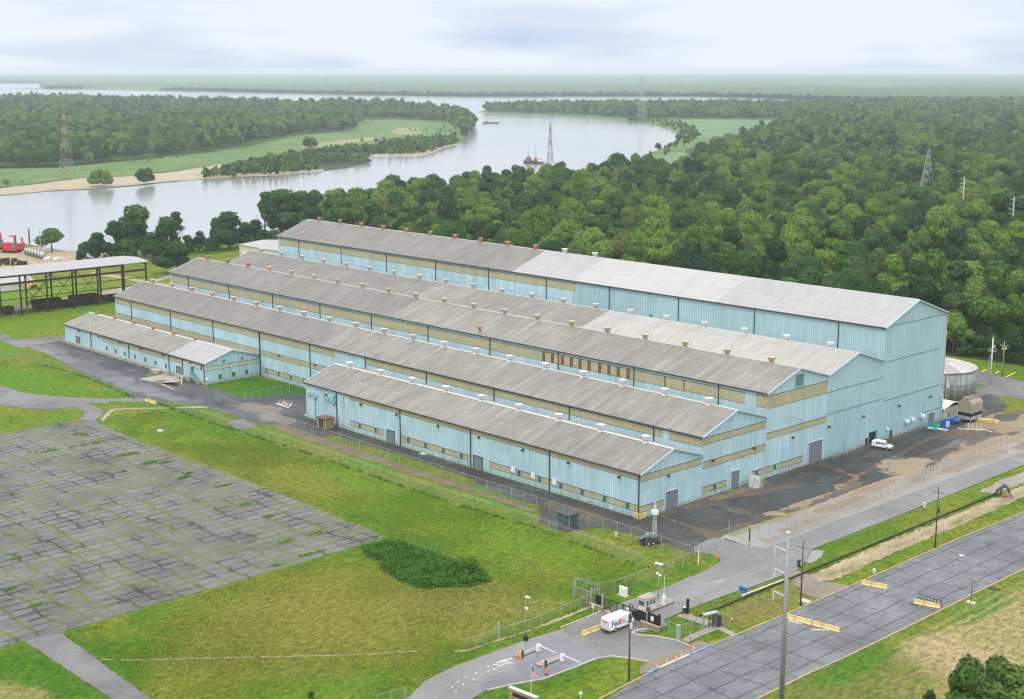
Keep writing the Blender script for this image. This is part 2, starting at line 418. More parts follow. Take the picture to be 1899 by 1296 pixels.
def foliage_mat(name, dark, mid, lite, transl=0.25, hv=0.75):
    t = NT(name)
    oi = t.n('ShaderNodeObjectInfo').outputs['Random']
    P = t.obj()
    n1 = t.noise(P, 0.55, 3, 0.6)
    n2 = t.noise(t.pos(), 0.012, 3, 0.5)
    f = t.math('ADD', t.math('MULTIPLY', n1, 0.75), t.math('MULTIPLY', oi, hv))
    f = t.math('ADD', f, t.math('MULTIPLY', t.math('SUBTRACT', n2, 0.5), 0.9))
    c = t.mix(t.ramp(f, 0.25, 0.65), dark, mid)
    c = t.mix(t.ramp(f, 0.62, 1.20), c, lite)
    c = t.scale(c, t.ramp(t.noise(P, 1.4, 3, 0.7), 0.32, 0.68, 0.5, 1.4))
    t.color(c); t.rough(0.75); t.b.inputs['Specular IOR Level'].default_value = 0.25
    tr = t.n('ShaderNodeBsdfTranslucent'); t.l(t.mix(0.4, c, (0.12, 0.22, 0.02)), tr.inputs[0])
    ms = t.n('ShaderNodeMixShader'); ms.inputs[0].default_value = transl
    t.l(t.b.outputs[0], ms.inputs[1]); t.l(tr.outputs[0], ms.inputs[2]); t.l(ms.outputs[0], t.out.inputs[0])
    return t.m
M['leaf'] = foliage_mat('forest_leaves', (0.012, 0.040, 0.013), (0.052, 0.130, 0.019), (0.175, 0.285, 0.030), 0.22, 0.9)
M['leaf_warm'] = foliage_mat('olive_leaves', (0.024, 0.045, 0.014), (0.075, 0.118, 0.025), (0.175, 0.225, 0.045), 0.22, 0.9)
M['leaf_deep'] = foliage_mat('deep_green_leaves', (0.012, 0.042, 0.016), (0.036, 0.098, 0.022), (0.100, 0.200, 0.032), 0.22, 0.9)
M['leaf_dark'] = foliage_mat('dark_leaves', (0.022, 0.060, 0.022), (0.040, 0.100, 0.026), (0.075, 0.15, 0.03))
M['leaf_lite'] = foliage_mat('light_leaves', (0.035, 0.085, 0.02), (0.07, 0.14, 0.025), (0.12, 0.2, 0.04))
M['weed'] = foliage_mat('weed_leaves', (0.05, 0.12, 0.012), (0.10, 0.22, 0.02), (0.17, 0.32, 0.03), 0.3)
M['thicket'] = foliage_mat('bramble_leaves', (0.03, 0.10, 0.009), (0.07, 0.19, 0.014), (0.14, 0.30, 0.022), 0.3)

# ------------------------------------------------------------------ ground materials (colours belong to the surface itself)
def grass_mat():
    t = NT('grass'); P = t.pos()
    big = t.noise(P, 0.022, 4, 0.6, 0.6)
    mid = t.noise(P, 0.11, 5, 0.65, 0.5)
    fine = t.noise(t.mapv(P, (1.0, 0.45, 1)), 1.1, 6, 0.75)
    tuft = t.noise(P, 2.6, 3, 0.7)
    c = t.mix(t.ramp(mid, 0.36, 0.64), (0.070, 0.150, 0.008), (0.150, 0.195, 0.018))
    c = t.mix(t.ramp(big, 0.42, 0.60, 0, 0.75), c, (0.185, 0.185, 0.028))
    c = t.mix(t.ramp(t.noise(P, 0.035, 3, 0.5, 1.0), 0.56, 0.68, 0, 0.8), c, (0.085, 0.205, 0.012))
    # places with their own look: (cx, cy, rx, ry, rot, colour, strength)
    n8 = t.noise(P, 0.12, 5, 0.65)
    for (cx, cy, rx, ry, rot, cc, s) in (
        (-372, 220, 26, 14, 0, (0.07, 0.17, 0.010), .6), (-345, 203, 60, 4.5, 0, (0.075, 0.18, 0.010), .55), (-395, 198, 18, 7, 0.3, (0.07, 0.18, 0.008), .7),
        (-400, 212, 40, 8, 0, (0.10, 0.20, 0.010), .6), (-430, 190, 30, 10, 0, (0.08, 0.19, 0.01), .8),
        (-350, 238, 40, 14, 0, (0.055, 0.155, 0.009), 1.0), (-366, 242, 22, 9, 0, (0.05, 0.145, 0.009), .9),
        (-215, 200, 34, 9, 0.05, (0.11, 0.195, 0.010), .6), (-250, 200, 30, 6, 0, (0.09, 0.20, 0.012), .5),
        (-200, 140, 26, 24, 0.4, (0.18, 0.165, 0.035), .6), (-188, 170, 16, 9, 0.4, (0.20, 0.17, 0.05), .5),
        (-214, 96, 16, 14, 0.2, (0.045, 0.135, 0.008), .8), (-210, 84, 9, 7, 0, (0.30, 0.24, 0.09), .7),
        (-160, 205, 5, 70, 0, (0.075, 0.145, 0.012), .6), (-160, 150, 9, 30, 0, (0.06, 0.145, 0.010), .8),
        (-172, 176, 3, 40, 0, (0.06, 0.145, 0.010), .6),
        (-560, 200, 60, 60, 0, (0.13, 0.20, 0.012), .7), (-640, 260, 90, 30, 0.2, (0.13, 0.23, 0.014), .8),
        (-108, 232, 13, 40, 0.05, (0.33, 0.26, 0.12), .75), (-113, 212, 9, 9, 0.2, (0.36, 0.28, 0.15), 1.0), (-118, 190, 10, 18, 0, (0.15, 0.15, 0.045), .6),
        (-105, 262, 16, 25, 0, (0.20, 0.19, 0.06), .7), (-123, 196, 3, 12, 0, (0.06, 0.16, 0.012), .8), (-121, 236, 3, 9, 0, (0.07, 0.17, 0.02), .8),
        (-150, 205, 3.4, 12, 0, (0.20, 0.15, 0.07), .5), (-230, 183, 3, 22, 1.5, (0.05, 0.14, 0.01), .6),
        (-236, 426, 30, 10, 0, (0.06, 0.19, 0.012), .5), (-182, 186, 10, 6, 0, (0.1, 0.14, 0.02), .3)):
        c = t.mix(t.math('MULTIPLY', t.blob(P, cx, cy, rx, ry, rot, n8, 0.8, 0.3), s), c, cc)
    # mown swaths in the field by the parking lot
    x = t.sep(P)
    row = t.math('FRACT', t.math('MULTIPLY', t.math('ADD', x[0], t.math('MULTIPLY', t.noise(P, 0.3, 2), 1.2)), 0.42))
    rf = t.math('MULTIPLY', t.ramp(row, 0.45, 0.7, 0, 1), t.ramp(x[0], -126, -120, 0, 0.55))
    c = t.mix(t.math('MULTIPLY', rf, t.ramp(x[1], 200, 215)), c, (0.34, 0.27, 0.13))
    # dry blades, dark gaps
    c = t.scale(c, t.ramp(fine, 0.32, 0.68, 0.50, 1.25))
    c = t.scale(c, t.ramp(tuft, 0.3, 0.7, 0.72, 1.2))
    c = t.mix(t.ramp(t.noise(P, 0.55, 6, 0.75, 1.5), 0.60, 0.75, 0, 0.45), c, (0.045, 0.09, 0.008))
    # distant pasture is even and cooler
    far = t.n('ShaderNodeVectorMath'); far.operation = 'LENGTH'; t.l(P, far.inputs[0])
    c = t.mix(t.ramp(far.outputs['Value'], 900, 1500, 0, 0.8), c, (0.085, 0.165, 0.05))
    t.color(c); t.rough(0.95); t.b.inputs['Specular IOR Level'].default_value = 0.1
    t.bump(t.math('ADD', fine, t.math('MULTIPLY', tuft, 0.6)), 0.9, 0.35)
    return t.m
M['grass'] = grass_mat()

def cracked(name, base, joint, major, crackc, green, gscale, dark=0.75, wk=1.0, vor=1.0):
    """broken slabs: long joints along y every few metres plus wandering cracks"""
    t = NT(name); P = t.pos(); x = t.sep(P)
    w1 = t.noise(P, 0.16, 3, 0.55); w2 = t.noise(P, 0.7, 3, 0.6)
    wob = t.math('ADD', t.math('MULTIPLY', t.math('SUBTRACT', w1, 0.5), 1.6), t.math('MULTIPLY', t.math('SUBTRACT', w2, 0.5), 0.5))
    def line(u, period, width):
        fr = t.math('FRACT', t.math('MULTIPLY', u, 1.0 / period))
        d = t.math('MULTIPLY', t.math('SUBTRACT', 0.5, t.math('ABSOLUTE', t.math('SUBTRACT', fr, 0.5))), period)
        return t.ramp(d, width * 0.7, width * 1.6, 1, 0)
    gap = t.ramp(t.noise(t.mapv(P, (1, 0.35, 1)), 0.35, 3, 0.6), 0.30, 0.38)
    a = t.math('MULTIPLY', line(t.math('ADD', x[0], t.math('MULTIPLY', wob, 0.35)), joint, 0.13 * wk), gap)
    A = line(t.math('ADD', x[0], t.math('MULTIPLY', wob, 0.22)), major, 0.20 * wk)
    wx = t.noise(P, 0.11, 2, 0.5); 
    wob2 = t.math('ADD', t.math('MULTIPLY', t.math('SUBTRACT', wx, 0.5), 5.0), t.math('MULTIPLY', t.math('SUBTRACT', w2, 0.5), 1.8))
    b = line(t.math('ADD', x[1], wob2), joint * 1.55, 0.14 * wk)
    vc = t.comb(t.math('ADD', x[0], t.math('MULTIPLY', w2, 1.5)), t.math('ADD', x[1], t.math('MULTIPLY', w1, 3.0)), 0)
    vo = t.n('ShaderNodeTexVoronoi'); vo.feature = 'DISTANCE_TO_EDGE'; vo.voronoi_dimensions = '2D'
    vo.inputs['Scale'].default_value = 1.0
    t.l(t.mapv(vc, (0.42, 0.20, 1)), vo.inputs['Vector'])
    v = t.math('MULTIPLY', t.ramp(vo.outputs['Distance'], 0.02, 0.06, vor, 0), t.ramp(t.noise(P, 0.13, 2, 0.5), 0.42, 0.52))
    cr = t.math('MAXIMUM', t.math('MAXIMUM', a, A), t.math('MAXIMUM', b, v))
    slab = t.n('ShaderNodeTexVoronoi'); slab.feature = 'F1'; slab.voronoi_dimensions = '2D'; slab.inputs['Scale'].default_value = 1.0
    t.l(t.mapv(vc, (0.42, 0.20, 1)), slab.inputs['Vector'])
    tone = t.sep(slab.outputs['Color'])[0]
    c = t.scale(base, t.ramp(tone, 0, 1, 0.88, 1.10))
    c = t.scale(c, t.ramp(t.noise(P, 0.05, 4, 0.6), 0.3, 0.7, 0.80, 1.14))
    c = t.scale(c, t.ramp(t.noise(t.mapv(P, (1, 0.3, 1)), 0.9, 6, 0.75), 0.3, 0.7, 0.86, 1.12))
    c = t.mix(t.ramp(t.noise(P, 0.09, 5, 0.7, 1.0), 0.55, 0.72, 0, 0.5), c, t.scale(base, 1.45))
    gn = t.noise(P, gscale, 4, 0.6)
    veg = t.mix(t.ramp(gn, 0.38, 0.55), crackc, green)
    c = t.mix(t.math('MULTIPLY', cr, dark), c, veg)
    # weeds spilling out of the widest cracks, soil patches
    sp = t.math('MULTIPLY', t.ramp(t.noise(P, 0.42, 5, 0.7), 0.665, 0.70), t.ramp(t.noise(P, 0.035, 3, 0.5), 0.48, 0.58))
    c = t.mix(t.math('MULTIPLY', sp, 0.85 if green != crackc else 0.0), c, green)
    t.color(c); t.rough(t.ramp(t.noise(P, 0.06, 4, 0.6), 0.35, 0.65, 0.55, 0.9))
    t.bump(t.math('SUBTRACT', 1, cr), 0.6, 0.12)
    return t.m
M['lot'] = cracked('cracked_old_asphalt', (0.115, 0.116, 0.117), 3.1, 31.0, (0.030, 0.030, 0.017), (0.092, 0.108, 0.016), 0.10, 0.97, 2.1, 0.8)
M['rlot'] = cracked('cracked_parking_lot', (0.132, 0.136, 0.144), 4.6, 60.0, (0.03, 0.03, 0.027), (0.03, 0.03, 0.027), 0.10, 0.7, 0.85, 0.35)

def asphalt_mat(name, base, patches=(), var=0.2, worn=(0.2, 0.19, 0.18), wornf=0.4, rough=(0.45, 0.9), seams=True, stretch=(1, .3)):
    t = NT(name); P = t.pos(); x = t.sep(P)
    c = t.scale(base, t.ramp(t.noise(P, 0.05, 5, 0.6, 0.5), 0.3, 0.7, 1 - var, 1 + var))
    st = t.noise(t.mapv(P, (stretch[0], stretch[1], 1)), 0.35, 6, 0.7)
    c = t.mix(t.ramp(st, 0.52, 0.72, 0, wornf), c, worn)
    c = t.scale(c, t.ramp(t.noise(P, 2.5, 4, 0.7), 0.3, 0.7, 0.88, 1.12))
    if seams:
        vo = t.n('ShaderNodeTexVoronoi'); vo.feature = 'DISTANCE_TO_EDGE'; vo.voronoi_dimensions = '2D'; vo.inputs['Scale'].default_value = 1.0
        q = t.comb(t.math('ADD', x[0], t.math('MULTIPLY', t.noise(P, 0.5, 3), 3)), x[1], 0)
        t.l(t.mapv(q, (0.07 * (1 + stretch[0]) / 2, 0.12, 1)), vo.inputs['Vector'])
        c = t.mix(t.math('MULTIPLY', t.ramp(vo.outputs['Distance'], 0.004, 0.016, 1, 0), 0.5), c, t.scale(base, 0.45))
    nz = t.noise(P, 0.16, 6, 0.7, 0.4)
    for (cx, cy, rx, ry, rot, cc, s) in patches:
        c = t.mix(t.math('MULTIPLY', t.blob(P, cx, cy, rx, ry, rot, nz, 1.5, 0.09), s), c, cc)
    t.color(c)
    r = t.ramp(t.noise(P, 0.045, 4, 0.6), 0.38, 0.6, rough[0], rough[1])
    t.rough(r); t.b.inputs['Specular IOR Level'].default_value = 0.4
    t.bump(t.noise(P, 3.0, 3, 0.7), 0.25, 0.05)
    return t.m
SAND = (0.27, 0.205, 0.125); MUD = (0.13, 0.085, 0.05); RUSTY = (0.20, 0.115, 0.06)
M['yard'] = asphalt_mat('dark_yard_asphalt', (0.050, 0.050, 0.056), (
    (-398, 223, 7, 4, 0, (0.10, 0.072, 0.052), .9), (-410, 226, 6, 3, 0, MUD, .8), (-350, 225, 9, 5, 0, (0.15, 0.12, 0.10), .9), (-336, 222, 8, 4, 0, (0.20, 0.17, 0.14), .6),
    (-440, 214, 40, 6, 0, (0.125, 0.125, 0.14), .5), (-400, 213, 25, 4, 0, (0.13, 0.13, 0.145), .6), (-480, 214, 10, 12, 0, (0.15, 0.14, 0.135), .7)), 0.25,
    worn=(0.155, 0.155, 0.17), wornf=0.6, stretch=(.25, 1))
M['strip'] = asphalt_mat('wet_dark_asphalt', (0.036, 0.034, 0.033), (
    (-215, 222, 8, 3, 0, MUD, .5), (-240, 221, 8, 1, 0, (0.11, 0.10, 0.09), .5), (-188, 218, 6, 3, 0, (0.10, 0.08, 0.07), .6), (-190, 250, 3, 2, .2, (0.15, 0.11, 0.08), .6)), 0.25,
    worn=(0.120, 0.092, 0.068), wornf=0.85, rough=(0.25, 0.8))
M['mudyard'] = asphalt_mat('muddy_yard', (0.080, 0.061, 0.047), (
    (-190, 239, 7, 2.0, 0.5, SAND, .8), (-187, 256, 5, 3, 0.2, SAND, .7), (-184, 268, 2.5, 14, 0.05, SAND, .7), (-187, 290, 3, 9, -.2, RUSTY, .8), (-199, 262, 1.5, 10, 0, (0.17, 0.14, 0.08), .8),
    (-183, 312, 6, 9, 0.1, SAND, .9), (-180, 345, 4, 14, 0.05, SAND, .7), (-195, 335, 1.8, 5, 0, (0.20, 0.19, 0.10), .9), (-188, 372, 10, 14, 0, SAND, .7), (-184, 398, 9, 12, 0, SAND, .8),
    (-187, 338, 2.5, 9, 0.1, (0.11, 0.11, 0.12), .9), (-184, 352, 2, 9, 0.2, (0.06, 0.05, 0.045), .8), (-190, 378, 3, 6, 0.2, (0.05, 0.045, 0.04), .9), (-178, 326, 2, 9, 0, (0.24, 0.20, 0.15), .7)), 0.3,
    worn=(0.20, 0.145, 0.095), wornf=0.7, rough=(0.5, 0.9), stretch=(1, .4))
M['road'] = asphalt_mat('grey_road_asphalt', (0.158, 0.155, 0.150), (
    (-163, 178, 6, 7, 0, (0.125, 0.115, 0.105), .8), (-160, 163, 6, 6, 0, (0.16, 0.165, 0.18), .8), (-158, 152, 4, 10, 0.1, (0.12, 0.125, 0.14), .8),
    (-165, 212, 3, 4, 0, (0.15, 0.14, 0.14), .8), (-164, 211, .9, 1.8, 0, (0.24, 0.24, 0.24), .8), (-163, 200, 1.5, 5, 0, (0.19, 0.19, 0.19), .6), (-160, 222, 1.2, 4, 0, (0.13, 0.125, 0.12), .7), (-168, 205, .5, 9, 0, (0.12, 0.115, 0.11), .5), (-165, 250, .5, 30, 0, (0.12, 0.118, 0.115), .4)), 0.12,
    worn=(0.22, 0.218, 0.215), wornf=0.45)
M['oldroad'] = asphalt_mat('old_grey_asphalt', (0.115, 0.110, 0.110), (), 0.22, worn=(0.165, 0.16, 0.16), wornf=0.6)
M['apron'] = asphalt_mat('concrete_apron', (0.30, 0.27, 0.21), ((-396, 224, 9, 4, 0, (0.10, 0.07, 0.05), .8),), 0.12, worn=(0.22, 0.18, 0.14), wornf=0.5, seams=False)
M['gravel'] = asphalt_mat('sandy_gravel', (0.225, 0.20, 0.17), (
    (-178, 240, 6, 10, 0, (0.23, 0.235, 0.225), .9), (-176, 232, 5, 6, 0, (0.25, 0.25, 0.24), .9), (-180, 256, 1.2, 14, 0.05, (0.17, 0.16, 0.05), .8), (-182, 238, 3, 4, 0, (0.16, 0.17, 0.05), .8),
    (-176, 270, 2, 9, 0, (0.19, 0.15, 0.09), .8), (-178, 290, 2, 10, 0, RUSTY, .6), (-180, 310, 3, 14, 0, SAND, .8), (-173, 330, 2, 20, 0, (0.20, 0.16, 0.12), .7), (-178, 350, 3, 20, 0, SAND, .8),
    (-172, 360, 2, 16, 0, (0.13, 0.11, 0.08), .7)), 0.18, worn=(0.31, 0.27, 0.21), wornf=0.6, seams=False, rough=(0.85, 0.95))
M['gravel_grey'] = asphalt_mat('grey_gravel_shoulder', (0.215, 0.215, 0.21), (), 0.12, worn=(0.28, 0.275, 0.26), wornf=0.5, seams=False, rough=(0.85, 0.95))
M['brownwalk'] = asphalt_mat('brown_paving', (0.185, 0.145, 0.11), (), 0.15, worn=(0.25, 0.205, 0.16), wornf=0.5, seams=False)
M['walk'] = asphalt_mat('damp_concrete_walk', (0.24, 0.21, 0.18), (), 0.15, worn=(0.32, 0.29, 0.25), wornf=0.5, seams=False)
M['sand'] = asphalt_mat('river_sand', (0.30, 0.25, 0.17), (), 0.12, worn=(0.34, 0.30, 0.17), wornf=0.5, seams=False, rough=(0.85, 0.95))
def sandgrass(ca, cb):
    t = NT('sand_strip'); P = t.pos()
    c = t.mix(t.ramp(t.noise(t.mapv(P, (1, .3, 1)), 0.5, 6, 0.7), 0.35, 0.65), ca, cb)
    c = t.mix(t.ramp(t.noise(t.mapv(P, (1, .35, 1)), 0.35, 6, 0.75), 0.54, 0.64, 0, .9), c, (0.13, 0.17, 0.03))
    t.color(c); t.rough(0.95); t.bump(t.noise(P, 2, 4, 0.7), 0.5, 0.15); return t.m
M['sandstrip'] = sandgrass((0.36, 0.28, 0.18), (0.24, 0.18, 0.10))
M['dry_strip'] = sandgrass((0.17, 0.135, 0.095), (0.11, 0.085, 0.055))
def field_mat(name, a, b, sc=0.02):
    t = NT(name); P = t.pos()
    c = t.mix(t.ramp(t.noise(P, sc, 5, 0.6), 0.35, 0.65), a, b)
    c = t.scale(c, t.ramp(t.noise(P, sc * 5, 6, 0.75), 0.3, 0.7, 0.65, 1.3))
    t.color(c); t.rough(0.95); return t.m
M['thicket_floor'] = field_mat('thicket_floor', (0.030, 0.060, 0.012), (0.055, 0.085, 0.016), 0.5)
M['meadow'] = field_mat('river_meadow', (0.055, 0.125, 0.025), (0.115, 0.16, 0.04), 0.018)
M['crop'] = field_mat('crop_field', (0.085, 0.155, 0.06), (0.11, 0.185, 0.07), 0.006)
M['drymeadow'] = field_mat('dry_meadow', (0.26, 0.24, 0.12), (0.16, 0.20, 0.06), 0.02)
M['forest_floor'] = field_mat('forest_floor', (0.018, 0.030, 0.010), (0.030, 0.045, 0.014), 0.03)
def water_mat():
    t = NT('river_water'); P = t.pos()
    t.color(t.mix(t.ramp(t.noise(P, 0.0012, 4, 0.5, 1.0), 0.4, 0.6), (0.20, 0.20, 0.205), (0.25, 0.245, 0.245))); t.rough(0.14)
    t.b.inputs['Specular IOR Level'].default_value = 0.5
    h = t.math('ADD', t.noise(t.mapv(P, (0.12, 0.12, 1)), 1, 3, 0.6), t.math('MULTIPLY', t.noise(t.mapv(P, (0.010, 0.010, 1)), 1, 3, 0.5), 3.0))
    t.bump(h, 0.10, 1.0); return t.m
M['water'] = water_mat()

# ------------------------------------------------------------------ ground sheets
from mathutils.geometry import tessellate_polygon
def rough_outline(pts, step, amp, keep=()):
    """walk round the outline adding uneven detail"""
    out = []; n = len(pts)
    for i in range(n):
        a = np.array(pts[i][:2]); b = np.array(pts[(i + 1) % n][:2]); L = np.linalg.norm(b - a)
        k = max(1, min(400, int(L / step)))
        d = (b - a) / max(L, 1e-6); nn = np.array([-d[1], d[0]])
        for j in range(k):
            t = j / k
            o = 0 if (j == 0 or i in keep) else RND.uniform(-amp, amp)
            out.append(tuple(a + (b - a) * t + nn * o))
    return out
LEVEL = [0.0]
def sheet(name, pts, mat, z, px=True, step=None, amp=0.0, kind='structure', label=None, keep=(), skirt=0.0):
    w = [G(*p)[:2] if px else p for p in pts]
    if amp: w = rough_outline(w, step, amp, keep)
    tris = tessellate_polygon([[Vector((p[0], p[1], 0)) for p in w]])
    n = len(w)
    me = bpy.data.meshes.new(name)
    fs = []
    for t in tris:
        a, b, c = (w[i] for i in t)
        cr = (b[0] - a[0]) * (c[1] - a[1]) - (b[1] - a[1]) * (c[0] - a[0])
        if abs(cr) < 1e-9: continue
        fs.append(t if cr > 0 else (t[0], t[2], t[1]))
    V = [(p[0], p[1], z) for p in w]
    if skirt:
        V += [(p[0], p[1], z - skirt) for p in w]
        for i in range(n):
            j = (i + 1) % n; fs.append((i, j, n + j, n + i))
    me.from_pydata(V, [], fs)
    me.materials.append(mat); me.update()
    o = bpy.data.objects.new(name, me); COL.objects.link(o)
    return prop(o, label, None, None, kind)

ME = bpy.data.meshes.new('ground')
R_ = 26000
ME.from_pydata([(-R_, -R_, 0), (R_, -R_, 0), (R_, R_, 0), (-R_, R_, 0)], [], [(0, 1, 2, 3)]); ME.materials.append(M['grass'])
g_ = bpy.data.objects.new('ground', ME); COL.objects.link(g_); prop(g_, kind='structure')

RIVER = [(-420, 540), (-60, 470), (40, 452), (130, 468), (260, 456), (440, 440), (620, 405), (740, 376), (900, 353), (1080, 339), (1150, 318), (1172, 300), (1205, 284), (1245, 267), (1262, 252), (1243, 239),
         (1200, 231), (1150, 225.5), (1080, 218), (1020, 213), (960, 211), (885, 208.5), (903, 203), (945, 197), (1000, 194), (1120, 191.5), (1300, 191), (1545, 190.5),
         (1540, 187.5), (1300, 180.5), (1150, 180), (1000, 180), (860, 180.5), (600, 176), (400, 171.5), (145, 166.5), (-400, 160), (-400, 176), (80, 178), (160, 181), (300, 186), (480, 191), (530, 198), (640, 193),
         (700, 195), (760, 199), (830, 205), (862, 217), (882, 236), (868, 245), (852, 262), (852, 268), (825, 273), (800, 284), (770, 290), (700, 291), (683, 290), (690, 300), (640, 313), (600, 318), (520, 327),
         (440, 331), (370, 334), (300, 340), (260, 345), (170, 352), (100, 355), (0, 364), (-200, 380), (-500, 400)]
sheet('river', RIVER, M['water'], 0.25, step=30, amp=3.0)
sheet('river', [(-420, 151), (-100, 155), (72, 155.5), (74, 163), (0, 165), (-400, 160)], M['water'], 0.25)
# river banks and meadows on the far side
sheet('river_bank', [(-500, 398), (-200, 378), (0, 362.5), (100, 353.5), (170, 350.5), (260, 343.5), (300, 338.5), (370, 333), (440, 329.5), (520, 326), (600, 317.5), (600, 314), (470, 320), (360, 326), (440, 308), (420, 303), (330, 318), (230, 328), (150, 331), (60, 343), (0, 350), (-200, 364), (-500, 380)], M['sand'], 0.35, step=14, amp=3)
sheet('river_bank', [(683, 289.5), (700, 291.5), (770, 291), (800, 285), (825, 274), (852, 269), (851, 266), (820, 271), (790, 279), (750, 284), (700, 286)], M['sand'], 0.35, step=14, amp=2)
sheet('meadow', [(-500, 376), (-200, 360), (0, 348), (60, 341), (150, 330), (230, 327), (330, 316), (430, 301), (500, 290), (560, 283), (700, 268), (800, 256), (850, 255), (860, 240), (740, 222), (660, 222), (540, 256), (430, 278), (278, 295), (111, 311), (0, 313), (-300, 315)], M['meadow'], 0.30, step=30, amp=5)
sheet('meadow', [(725, 246), (735, 238), (760, 236), (785, 239), (783, 247), (760, 250), (738, 250)], M['drymeadow'], 0.36, step=30, amp=6)
sheet('meadow', [(560, 270), (620, 262), (690, 255), (700, 259), (640, 267), (570, 275)], M['drymeadow'], 0.36, step=30, amp=6)
sheet('crop_field', [(1190, 321), (1240, 285), (1262, 283), (1270, 281), (1282, 300), (1282, 325), (1240, 326)], M['crop'], 0.3, step=20, amp=2)
sheet('crop_field', [(1250, 222), (1340, 221), (1432, 222.5), (1430, 240), (1385, 246), (1330, 256), (1305, 262), (1290, 255), (1285, 240)], M['crop'], 0.3, step=20, amp=2)
sheet('sandy_track', [(1238, 313.5), (1258, 306), (1277, 300), (1278, 302), (1260, 308.5), (1241, 315)], M['sand'], 0.36)
sheet('meadow', [(1175, 300), (1207, 285), (1250, 267), (1266, 252), (1240, 236), (1150, 223), (1060, 214), (1080, 212), (1160, 219), (1250, 222), (1290, 240), (1300, 262), (1262, 284), (1240, 286), (1190, 321)], M['meadow'], 0.28, step=30, amp=4)

# industrial yard up left
sheet('dirt_yard', [(-250, 500), (0, 468), (60, 458), (150, 460), (225, 462), (235, 472), (150, 478), (90, 492), (0, 505), (-250, 540)], M['sandstrip'], 0.03, step=6, amp=1)
sheet('path', [(-100, 520), (0, 502), (150, 478), (240, 470), (330, 476), (330, 479), (240, 474), (120, 492), (0, 512), (-100, 530)], M['walk'], 0.06, step=6, amp=.6)
sheet('path', [(-100, 590), (0, 570), (100, 556), (190, 540), (250, 530), (330, 505), (330, 509), (255, 537), (190, 548), (100, 565), (0, 582), (-100, 603)], M['walk'], 0.05, step=6, amp=.5)
sheet('path', [(170, 503), (330, 530), (330, 534), (170, 509)], M['sandstrip'], 0.05, step=4, amp=.6)
sheet('path', [(-60, 600), (0, 618), (35, 632), (60, 640), (40, 646), (0, 632), (-60, 612)], M['oldroad'], 0.05, step=3, amp=.4)

# old lot on the left, drive and yard
sheet('parking_lot', [(-330, 872), (-150, 840), (0, 805), (46, 797), (99.5, 786.5), (148, 778), (158.6, 767), (153, 760), (137, 754.6), (93, 760), (46, 757), (0, 751.5), (-100, 745), (-260, 742), (-260, 700), (-100, 708), (0, 714.6), (14, 718), (37, 727), (81, 733),
        (139, 737), (208, 740), (255, 737), (290, 741), (300, 746), (230, 747), (162, 748), (180, 755), (192, 762), (186, 772), (176, 781), (187, 786), (215, 799), (262, 820), (330, 846), (431, 882), (544, 925), (623, 959), (713, 994),
        (640, 1019), (572, 1039), (404, 1088), (256, 1129), (188, 1152), (112, 1174), (280, 1296), (360, 1352), (300, 1352), (262, 1335), (208, 1296), (44, 1188), (0, 1201), (-200, 1250), (-420, 1300)], M['lot'], 0.035, step=0.9, amp=0.22)
sheet('road', [(44, 1188), (112, 1174), (280, 1296), (360, 1352), (300, 1352), (262, 1335), (208, 1296)], M['oldroad'], 0.048, step=0.9, amp=0.18)
sheet('road', [(-260, 742), (-260, 700), (-100, 708), (0, 714.6), (14, 718), (37, 727), (81, 733), (139, 737), (208, 740), (255, 737), (290, 741), (300, 746), (230, 747), (162, 748), (180, 755), (192, 762), (186, 772), (176, 781), (148, 778), (158.6, 767), (153, 760), (137, 754.6), (93, 760), (46, 757), (0, 751.5), (-100, 745)], M['oldroad'], 0.048, step=0.9, amp=0.15)
sheet('yard', [(53, 644), (121, 631), (260, 670), (381, 716), (452, 738), (567, 729), (568, 776), (640, 800), (598, 812), (520, 785), (497, 789), (443, 775), (372, 752), (345, 747), (300, 746), (290, 741), (252, 738), (231.5, 725), (185, 706.5), (139, 685.6), (92.6, 658)],
      M['yard'], 0.05, step=1.5, amp=0.15)
sheet('road', [(0, 618), (35, 632), (53, 643), (121, 629.5), (121, 622), (60, 628), (35, 630)], M['oldroad'], 0.04, step=3, amp=.4)
sheet('concrete_pad', [(258, 703), (305, 694), (345, 703), (300, 712)], M['apron'], 0.085)
sheet('old_pavement', [(500, 788), (520, 783), (598, 811), (700, 846), (800, 880), (900, 912), (1000, 946), (990, 951), (880, 914), (790, 887), (690, 856), (600, 826), (540, 808)], M['dry_strip'], 0.04, step=1.2, amp=.5)
sheet('old_pavement', [(420, 783), (450, 776), (474, 786), (470, 793), (440, 796)], M['oldroad'], 0.045, step=1.2, amp=.4)
sheet('yard', [(540, 768), (568, 775), (700, 816), (1000, 907), (1187, 963), (1240, 951), (1403, 899), (1600, 834), (1650, 818), (1749, 785), (1745, 770), (1790, 748), (1835, 730), (1868, 752), (1860, 770), (1899, 760), (2000, 735), (2000, 770), (1899, 802),
        (1855, 822), (1786, 846), (1738, 864), (1690, 880), (1635, 892), (1590, 905), (1521, 935), (1440, 962), (1397, 976), (1340, 992), (1330, 1010), (1300, 1020), (1279, 1024), (1200, 998), (1115, 976), (1077, 983), (1049, 988),
        (996, 971), (999, 962), (1004, 940), (900, 905), (869, 886), (747, 845), (608, 803), (560, 790)],
      M['mudyard'], 0.052, step=1.2, amp=0.3)
